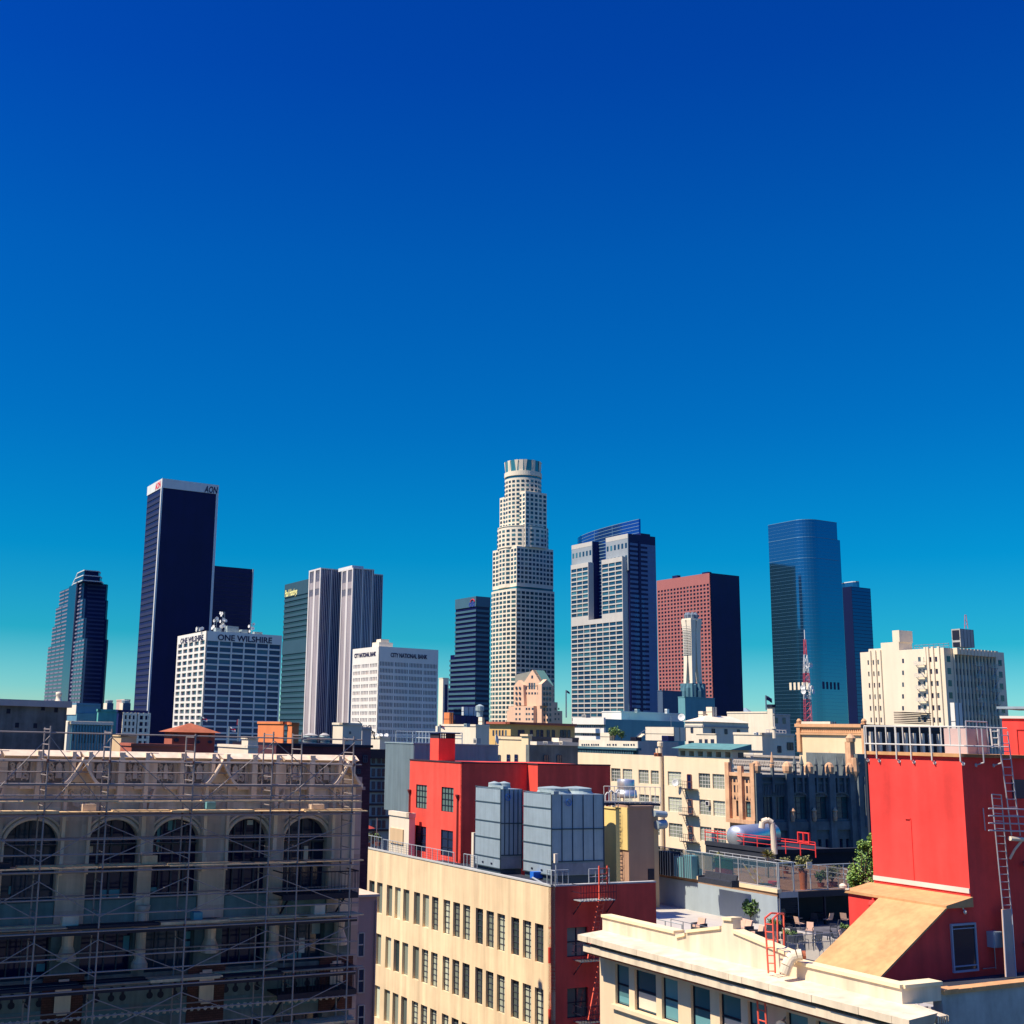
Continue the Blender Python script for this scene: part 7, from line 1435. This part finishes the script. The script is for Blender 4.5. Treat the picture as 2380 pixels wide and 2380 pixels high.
# ------------------------------------------------------------------ scaffolded building, front left
STN = paint('limestone', (.64, .51, .42), .92, .14, .7, .22, .35, brick=(1.1, .62, .80)); STL2 = paint('limestone_trim', (.72, .56, .42), .92, .12, .8, .15, .3); STC = paint('carved_stone', (.66, .53, .45), .95, .25, 1.6, .2, .6)
BRD = paint('brown_brick', (.12, .05, .04), .95, .2, .6, .1, .3, brick=(.24, .08, .5))
Cs = at(842, 1806, 50); FS = Fr(Cs, -B, -A); sref = FS.sx(225, 46)
zy = lambda y: FS.zy(y, sref)
r = thing('gothic_building', 'old limestone building with five arched windows behind the scaffolding', 'building', V((Cs.x, Cs.y, 0)))
zt = zy(1746); zsp = zy(1962); zar = zy(1905); zfl = zy(2090); SX = lambda x, y=1950: FS.sx(x, zy(y))
ARC = [(10, 137), (205, 324), (353, 464), (527, 625), (659, 762)]
AR = [tuple(sorted((SX(a), SX(b_)))) for a, b_ in ARC]; AR.sort()
S0 = SX(822, 1950)-.0; S1 = 21.0
# two more arches outside the frame keep the rhythm
w_a = AR[-1][1]-AR[-1][0]; AR.append((AR[-1][1]+.75, AR[-1][1]+.75+w_a))
low = [(zy(2270), zy(2172)), (zy(2470), zy(2382))]; DP = .5
STU_ = paint('clean_limestone', (.88, .70, .55), .92, .14, .7, .22, .35, brick=(1.1, .62, .84))  # limestone lightened to paint in light bouncing onto the upper front
m = MB()
m.fb(FS, S0, S1, zar+.25, zt-.25, -DP, 0); m.build('upper_wall', STU_, r); m = MB()
edges = [S0]+[v for a in AR for v in a]+[S1]
for i in range(0, len(edges), 2): m.fb(FS, edges[i], edges[i+1], zsp, zar+.25, -DP, 0)
def arch_pts(a, c_, n=20):
    h = (c_-a)/2; k = (zar-zsp)/h; return [((a+c_)/2-h*math.cos(math.pi*i/n), zsp+h*k*math.sin(math.pi*i/n)) for i in range(n+1)]
for a, c_ in AR:
    P = arch_pts(a, c_)
    for (sa, za), (sb, zb) in zip(P, P[1:]):
        m.add([FS.p(sa, za, 0), FS.p(sb, zb, 0), FS.p(sb, zar+.25, 0), FS.p(sa, zar+.25, 0), FS.p(sa, za, -DP), FS.p(sb, zb, -DP)], [(0, 1, 2, 3), (0, 4, 5, 1)])
lattice(m, FS, S0, S1, zfl, zsp, AR, [(zfl+.001, zsp-.001)], DP)
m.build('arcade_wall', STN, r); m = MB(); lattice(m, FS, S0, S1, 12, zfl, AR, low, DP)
m.build('lower_wall', paint('sooty_limestone', (.14, .175, .175), .92, .3, .7, .3, .35, brick=(1.1, .62, .80)), r)  # shade of the lower floors put into a darker stone colour
MB().fb(FS, S0, S1, 10, zt-.3, -14, -DP-.01).build('core', NAVYD, r)
m = MB().fb(FS, 0, S0, 10, Cs.z, -3, 0); m.fb(FS, -.08, .45, Cs.z-.5, Cs.z-.38, 0, .15); m.build('end_pier', paint('pink_grey_stone', (.50, .36, .33), .9, .1, .5, .1, .2, brick=(1.6, .9, .8)), r)
# arched windows with frames
AG = glass('arch_glass', (.003, .006, .045), (.02, .05, .08), 0, .08, .6)
for i, (a, c_) in enumerate(AR):
    P = arch_pts(a, c_); g = MB().add([FS.p(a, zfl, -.42), FS.p(c_, zfl, -.42)]+[FS.p(s, z, -.42) for s, z in P[::-1]], [tuple(range(len(P)+2))]); w_ = g.build('arched_window', AG, r)
    f_ = MB(); 
    for k in (1, 2, 3): s = a+(c_-a)*k/4; h = (c_-a)/2; zz = zsp+(zar-zsp)*math.sqrt(max(0, 1-((s-(a+c_)/2)/h)**2)); f_.fb(FS, s-.035, s+.035, zfl, zz, -.42, -.34)
    for zz in (zsp-.1, zfl+.9): f_.fb(FS, a, c_, zz, zz+.08, -.42, -.33)
    f_.build('frame', FRM, w_)
    M_ = MB()
    for off, rr in ((.06, .07), (.22, .05)):
        Q = [((a+c_)/2+(s-(a+c_)/2)*(1+off/((c_-a)/2)), zsp+(z-zsp)*(1+off/((c_-a)/2))) for s, z in P]
        for (sa, za), (sb, zb) in zip(Q, Q[1:]): M_.tube(FS.p(sa, za, .05), FS.p(sb, zb, .05), rr, 6, cap=False)
        for s in (a-off, c_+off): M_.tube(FS.p(s, zfl, .04), FS.p(s, zsp, .04), rr, 6)
    M_.build('arch_moulding', STL2, r)
rows_l = [(s0, s1, z0, z1) for (s0, s1) in AR for (z0, z1) in low]; addwin(r, FS, rows_l, -.4, AG, (FRM, 4, 2, .05)); flush(r)
TSP = paint('teal_spandrel', (.12, .20, .21), .9, .25, .8, .2, .3)
for (a, c_) in AR:
    MB().fb(FS, a+.02, c_-.02, zy(2166), zy(2094), -.02, .035).build('spandrel_panel', TSP, r); MB().fb(FS, a+.02, c_-.02, zy(2376), zy(2342), -.02, .04).build('spandrel_panel', TSP, r)
# things seen in the windows: blinds and boards
for (x0, y0, x1, y1, mt) in ((203, 1963, 216, 1982, STL2), (365, 1905, 373, 1975, TEALP), (391, 1902, 408, 1930, TEALP), (366, 1960, 376, 1980, STL2), (575, 1906, 588, 1917, FRW), (706, 1966, 716, 1998, STL2), (20, 2060, 30, 2078, TEALP), (232, 2068, 280, 2085, TEALP), (350, 2062, 366, 2072, TEALP), (85, 2240, 104, 2258, TEALP), (286, 2175, 300, 2212, TEALP), (428, 2165, 446, 2182, TEALP), (430, 2188, 442, 2202, TEALP), (690, 2180, 708, 2215, FRW), (655, 2215, 700, 2235, TEALP), (725, 2145, 745, 2170, GRYW)):
    q = pxr(FS, x0, y0, x1, y1, -.38)
    MB().fb(FS, *q, -.415, -.38).build('blind', mt, r)
# vertical piers, cornice, ogees
cen = [(a+c_)/2 for a, c_ in AR]; gaps = [(AR[i][1]+AR[i+1][0])/2 for i in range(len(AR)-1)]; gaps = [SX(790)]+gaps
og = gaps[0::2]; md = gaps[1::2]; z_b = zy(1862); zp0, zp1 = zy(1820), zy(1766); zlg = zy(1828)
def pier(s, w_, z0, z1, d, mat=STL2, nm='pier'): MB().fb(FS, s-w_/2, s+w_/2, z0, z1, -.02, d).build(nm, mat, r)
for s in cen: pier(s, .22, z_b, zt-.02, .42)
for s in md:
    pier(s, .52, zy(1862), zt-.02, .13, STU_); pier(s, .52, zy(2165), zy(1862)-.002, .13, STN); pier(s+.24, .15, zy(1985), zt-.02, .46)
    q = [(-.02, 0), (.20, 0), (.13, .35), (.0, .7)]; MB().add([FS.p(s+a-.1, zy(1878)+z, d) for d in (.1, .42) for a, z in q], [(0, 1, 2, 3), (4, 5, 6, 7), (0, 1, 5, 4), (1, 2, 6, 5), (2, 3, 7, 6), (3, 0, 4, 7)]).build('bracket', STL2, r)
for s in og:
    W_ = .52; pier(s, 2*W_, zy(1862), zt-.02, .10, STU_, 'pilaster'); pier(s, 2*W_, zy(2165), zy(1862)-.002, .10, STN, 'pilaster')
    for e in (-1, 1): pier(s+e*(W_-.03), .12, zy(2030), zy(1815), .44 if e > 0 else .2)
    for e in (-.42, .42): pier(s+e*.7, .14, zy(1800), zt-.02, .46)
    zpk, zw = zy(1760), zy(1817); hw = W_+.10; n = 10; M_ = MB()
    for e in (-1, 1):
        prev = None
        for i in range(n+1):
            t = i/n; sx_ = s+e*hw*(1-t); zz = zw+(zpk-zw)*(t**1.35); cur = (sx_, zz)
            if prev: (sa, za), (sb, zb) = prev, cur; M_.add([FS.p(sa, za, .05), FS.p(sb, zb, .05), FS.p(sb, zb, .7), FS.p(sa, za, .7), FS.p(sa, za-.16, .05), FS.p(sb, zb-.16, .05), FS.p(sb, zb-.16, .7), FS.p(sa, za-.16, .7)], [(0, 1, 2, 3), (4, 7, 6, 5), (3, 2, 6, 7), (0, 4, 5, 1)])
            prev = cur
    M_.build('ogee_hood', STL2, r)
    M_ = MB(); poly = [(-1+2*0, 0)]; pts = [(s-hw*(1-i/n), zw+(zpk-zw)*((i/n)**1.35)) for i in range(n+1)]+[(s+hw*(1-i/n), zw+(zpk-zw)*((i/n)**1.35)) for i in range(n, -1, -1)]
    M_.add([FS.p(a, z, .22) for a, z in pts], [tuple(range(len(pts)))]); M_.build('hood_panel', STU_, r)
    M_ = MB(); zc_ = zy(1842)
    for e in (-1, 1):
        for (cx_, cz_, R_) in ((.2, .0, .13), (.16, .26, .10), (.24, -.24, .10), (.1, .42, .07)):
            for i in range(9):
                t0, t1 = i*.75, (i+1)*.75; k = R_*(1-i/12); k1 = R_*(1-(i+1)/12); M_.tube(FS.p(s+e*(cx_+k*math.cos(t0)), zc_+cz_+k*math.sin(t0), .12), FS.p(s+e*(cx_+k1*math.cos(t1)), zc_+cz_+k1*math.sin(t1), .12), .04, 5, cap=False)
    M_.lathe(FS.p(s, zc_-.3, .11), [(.2, 0), (.22, .05), (.02, .1)], 6, FS.N); M_.build('carving', STC, r)
# coping in lengths, ledge, frieze panels
stops = sorted(cen+md+og); stops = [S0]+[x for x in stops if x > S0]+[S1]
for a, c_ in zip(stops, stops[1:]):
    if c_-a < .5: continue
    g = .02; MB().add([FS.p(a+g, zt, .02), FS.p(c_-g, zt, .02), FS.p(c_-g-.05, zt-.19, .46), FS.p(a+g+.05, zt-.19, .46), FS.p(a+g, zt, -.5), FS.p(c_-g, zt, -.5), FS.p(c_-g-.1, zt-.30, .1), FS.p(a+g+.1, zt-.30, .1)], [(0, 3, 2, 1), (4, 0, 1, 5), (3, 7, 6, 2), (0, 4, 7, 3), (1, 2, 6, 5)]).build('coping', STL2, r)
    a2, c2_ = a+.26, c_-.26
    if c2_-a2 < .35 or c2_-a2 > 2.2: continue
    sm, hw = (a2+c2_)/2, (c2_-a2)/2; zc_, hz_ = (zp0+zp1)/2, (zp1-zp0)/2; MB().fb(FS, a2, c2_, zp0, zp1, -.02, .012).build('panel_ground', paint('panel_shadow_stone', (.26, .21, .20), .95, .25, 1.6, .2, .5), r); M_ = MB()
    for (x0, x1, z0, z1) in ((a2-.05, a2, zp0, zp1), (c2_, c2_+.05, zp0, zp1), (a2-.05, c2_+.05, zp1, zp1+.05), (a2-.05, c2_+.05, zp0-.05, zp0)): M_.fb(FS, x0, x1, z0, z1, 0, .06)
    M_.add([FS.p(sm+x*hw, zc_+z*hz_, .14) for x, z in ((-.24, -.6), (.24, -.6), (.24, .5), (0, .78), (-.24, .5))]+[FS.p(sm+x*hw, zc_+z*hz_, 0) for x, z in ((-.24, -.6), (.24, -.6), (.24, .5), (0, .78), (-.24, .5))], [(0, 1, 2, 3, 4)]+[(i, 5+i, 5+(i+1) % 5, (i+1) % 5) for i in range(5)])
    for e in (-1, 1):
        for (cx_, cz_, R_, d_) in ((.58, -.45, .34, 1), (.62, .5, .26, -1), (.45, .05, .20, 1)):
            for i in range(10):
                t0, t1 = d_*i*.8-1.2, d_*(i+1)*.8-1.2; k, k1 = R_*hw*(1-i/13), R_*hw*(1-(i+1)/13); M_.tube(FS.p(sm+e*(cx_*hw+k*math.cos(t0)), zc_+cz_*hz_+k*math.sin(t0), .04), FS.p(sm+e*(cx_*hw+k1*math.cos(t1)), zc_+cz_*hz_+k1*math.sin(t1), .05), .05, 5, cap=False)
        M_.tube(FS.p(sm+e*.3*hw, zc_-.8*hz_, .04), FS.p(sm+e*.75*hw, zc_+.85*hz_, .04), .03, 5)
    M_.build('carved_panel', STC, r)
MB().fb(FS, S0, S1, zlg-.07, zlg, 0, .07).build('string_course', STL2, r)
for s in [x for x in cen+md+og if x > S0+.3]: MB().fb(FS, s+.12, s+.62, zlg-.08, zlg+.02, .0, .26).build('ledge_block', STL2, r)
# lower floors: pedestals, keyhole band, brick panels with plaques
zk1, zk0 = zy(2340), zy(2290); m = MB().fb(FS, S0, S1, zy(2400), zy(2286), .0, .03); m.build('keyhole_band', paint('damp_stone', (.15, .18, .17), .95, .25, .9, .25, .4), r)  # keyhole band in a darker grey-green stone colour
for i, (a, c_) in enumerate(AR):
    for u in (.14, .36, .64, .86):
        s = a+(c_-a)*u; z = zk0+(zk1-zk0)*.5; MB().lathe(FS.p(s, z-.14, .032), [(.12, 0), (.12, .012), (.01, .014)], 12, FS.N).lathe(FS.p(s, z+.17, .032), [(.085, 0), (.085, .012), (.01, .014)], 12, FS.N).fb(FS, s-.045, s+.045, z-.12, z+.16, .0, .045).build('keyhole', BLK, r)
for s in og:
    MB().fb(FS, s-.72, s+.72, zy(2400), zy(2262), .0, .06).build('brick_panel', BRD, r)
    M_ = MB().fb(FS, s-.28, s+.28, zy(2350), zy(2278), .06, .12); M_.fb(FS, s-.18, s+.18, zy(2355), zy(2272), .06, .115); M_.build('plaque', STL2, r)
    M_ = MB().lathe(FS.p(s, zy(2228), .2), [(.34, 0), (.36, .1), (.2, .5), (.22, .9), (.36, 1.0), (.3, 1.05)], 10); M_.build('pedestal', STN, r)
for s in md: MB().lathe(FS.p(s, zy(2255), .16), [(.3, 0), (.3, .15), (.2, .3), (.17, 1.9), (.26, 2.0), (.28, 2.15)], 12).build('column', STN, r)
m = MB()
for k in range(70): s = S0+.2+k*.26; m.lathe(FS.p(s, zy(2366), .03), [(.11, 0), (.06, .05), (.01, .05)], 5, FS.N, k*.9)
m.build('leaf_frieze', STC, r)
# iron balconies at the right end
for y_, l_, x0, x1 in ((2073, 'upper black iron balcony at the right end of the scaffolded building', 832, 645), (2296, 'lower black iron balcony at the right end of the scaffolded building', 828, 634)):
    s0, s1 = FS.sx(x0, zy(y_), 1.1), FS.sx(x1, zy(y_), .6); z = FS.zy(y_, s0, 1.0); t = thing('iron_balcony', l_, 'balcony', FS.p(s0, z, .5), 'iron balconies')
    m = MB()
    for k in range(7): m.fb(FS, s0, s1, z-.06, z, .08+k*.16, .19+k*.16)
    m.fb(FS, s0, s1, z-.2, z-.06, 1.1, 1.15).fb(FS, s0, s0+.05, z-.2, z-.06, 0, 1.1); m.build('floor_grating', BLK, t)
    m = MB(); n = int((s1-s0)/.14)
    for k in range(n+1): s = s0+(s1-s0)*k/n; m.tube(FS.p(s, z, 1.12), FS.p(s, z+.8, 1.12), .011, 4)
    for k in range(8): m.tube(FS.p(s0, z, .14*k+.05), FS.p(s0, z+.8, .14*k+.05), .011, 4)
    m.build('baluster', BLK, t); m = MB().tube(FS.p(s0, z+.8, 1.12), FS.p(s1, z+.8, 1.12), .025, 6).tube(FS.p(s0, z+.8, 0), FS.p(s0, z+.8, 1.12), .025, 6).tube(FS.p(s1, z+.8, 0), FS.p(s1, z+.8, 1.12), .025, 6); m.build('handrail', BLK, t)
    for s in (s0+.5, s1-.3): MB().tube(FS.p(s, z-1.0, .02), FS.p(s, z-.1, 1.05), .04, 6).build('brace', BLK, t)
# ------------------------------------------------------------------ the scaffolding
t = thing('scaffolding', 'tube scaffolding with plank decks covering the limestone front', 'scaffolding', FS.p(6, 20, 1.2))
TUBE = metal('scaffold_tube', (.25, .215, .21), .6, .1); PLK = paint('plank_wood', (.62, .44, .26), .9, .22, 2.2, .1, .3); DO, DI = 1.55, .6
zf = lambda y: FS.zy(y, FS.sx(0, 46, DO), DO)
PX_ = [(117, 1690), (260, 1694), (453, 1700), (638, 1690), (824, 1696), (703, 1690), (-40, 1690), (-190, 1690)]
ps = [(FS.sx(x, zy(y), DO), zy(y)) for x, y in PX_]
zd_ = [zf(1893)+.0, zf(2027), zf(2172), zf(2315)]; lift = (zd_[0]-zd_[3])/3; zd_ += [zd_[3]-lift*k for k in (1, 2)]
rnd = random.Random(4)
for s, ztp in ps:
    for d in (DO, DI):
        zz = ztp-(0 if d == DO else .05); j = rnd.uniform(-.02, .02); MB().tube(FS.p(s+j, 24, d), FS.p(s+j*2, zz, d), .031, 7).build('standard', TUBE, t)
    z = ztp-.12
    while z > 33 and s < ps[6][0]+.1: MB().tube(FS.p(s, z, DI), FS.p(s, z, DO), .02, 6).build('frame_rung', TUBE, t); z -= .52 if z > zd_[0] else 1.0
    m = MB()
    for zz in zd_+[zd_[0]+lift*.95]: m.lathe(FS.p(s, zz-.1, DO), [(.045, 0), (.045, .12)], 8).lathe(FS.p(s, zz-.1, DI), [(.045, 0), (.045, .12)], 8)
    m.build('coupler', paint('coupler_rust', (.14, .06, .05), .8, .3, 5, 0, 0), t)
sm0, sm1 = min(s for s, z in ps)-.35, max(s for s, z in ps)
srt = sorted(s for s, z in ps); pl = [s for s in srt if abs(s-ps[5][0]) > .01]
def ledger(z, d, a=None, c_=None): MB().tube(FS.p(sm0 if a is None else a, z+rnd.uniform(-.02, .02), d), FS.p(sm1 if c_ is None else c_, z+rnd.uniform(-.02, .02), d), .027, 6).build('ledger', TUBE, t)
for y in (1701, 1767, 1824, 1850): ledger(zf(y), DO)
for y in (1795,): ledger(zf(y), DI)
for k, z in enumerate(zd_):
    ledger(z-.07, DO+.03); ledger(z-.07, DI-.03); ledger(z+.5, DO); ledger(z+1.0, DO)
    ledger(z+.98, DI); ledger(z+lift*.93, DI)
    for q in range(7): s9 = sm0+1.1+q*2.35+rnd.uniform(-.3, .3); MB().box(FS.p(s9, z+.06, DI+.1), FS.U*rnd.uniform(.3, .6), FS.N*rnd.uniform(.25, .5), Z*rnd.uniform(.12, .34)).build('material_box', (STL2, BLK, TEALP, PLK)[q % 4], t) if k < 3 and q % 2 == k % 2 else None
    # planks laid in overlapping lengths
    a = sm0-.2
    while a < sm1:
        L = rnd.uniform(2.2, 3.4)
        for q in range(3): dd = DI+.04+q*.29; MB().fb(FS, a+rnd.uniform(-.2, .2), min(sm1, a+L), z+rnd.uniform(0, .02)+(.045 if rnd.random() < .3 else 0), z+.05+(.045 if rnd.random() < .3 else 0), dd, dd+.25).build('deck_plank', PLK if k < 2 else (PLK if rnd.random() < .5 else BLK), t)
        a += L-.15
    if k == 0: # a second layer of boards as in the photo
        for q in range(6): a = sm0+q*3.2; MB().fb(FS, a, a+3.3, z+.38+.03*(q%2), z+.43+.03*(q%2), DO-.2, DO+.12).build('toe_board', PLK, t)
    if k > 1: MB().fb(FS, sm0, sm1, z-.19, z-.05, DO-.05, DO+.0).build('joist', BLK, t)
for i, (a, c_) in enumerate(zip(pl, pl[1:])):
    for k in range(-1, 5):
        z0 = zd_[0]+lift*.95 if k == -1 else zd_[k]; zlo = zd_[0]+.1 if k == -1 else zd_[k]-lift+.35; zhi = (zf(1701)-.1) if k == -1 else z0-.35
        if (i+k) % 3 != 0: MB().tube(FS.p(a, zlo, DO+.03), FS.p(c_, zhi, DO+.03), .017, 5).build('cross_brace', TUBE, t)
        if (i+k) % 3 != 1: MB().tube(FS.p(a, zhi, DO+.05), FS.p(c_, zlo, DO+.05), .017, 5).build('cross_brace', TUBE, t)
# pink lower building in the gap
P = at(876, 2083, 66); fP = Fr(P, -B, -A); r = thing('pink_building', 'plain pink stucco building wedged between the scaffold and the long cream building', 'building', V((P.x, P.y, 0))); PKS = paint('pink_stucco', (.62, .36, .28), .9, .06, .4, .08, .1)
MB().fb(fP, 0, 5, 0, P.z, -6, 0).build('wall', PKS, r); MB().fb(fP, -.12, 5, P.z, P.z+.12, -6.1, .12).build('coping', STL2, r)
sA_ = fP.sx(845, 36); MB().tube(fP.p(sA_-.6, 20, .08), fP.p(sA_-.6, P.z-.2, .08), .05, 8).build('downpipe', PKS, r)
addwin(r, fP, [pxr(fP, 831, 2168+84*k, 845, 2223+84*k) for k in range(3)], -.0+.03, DKW, (STL2, 1, 2, .06)); flush(r)
bpy.context.view_layer.update()
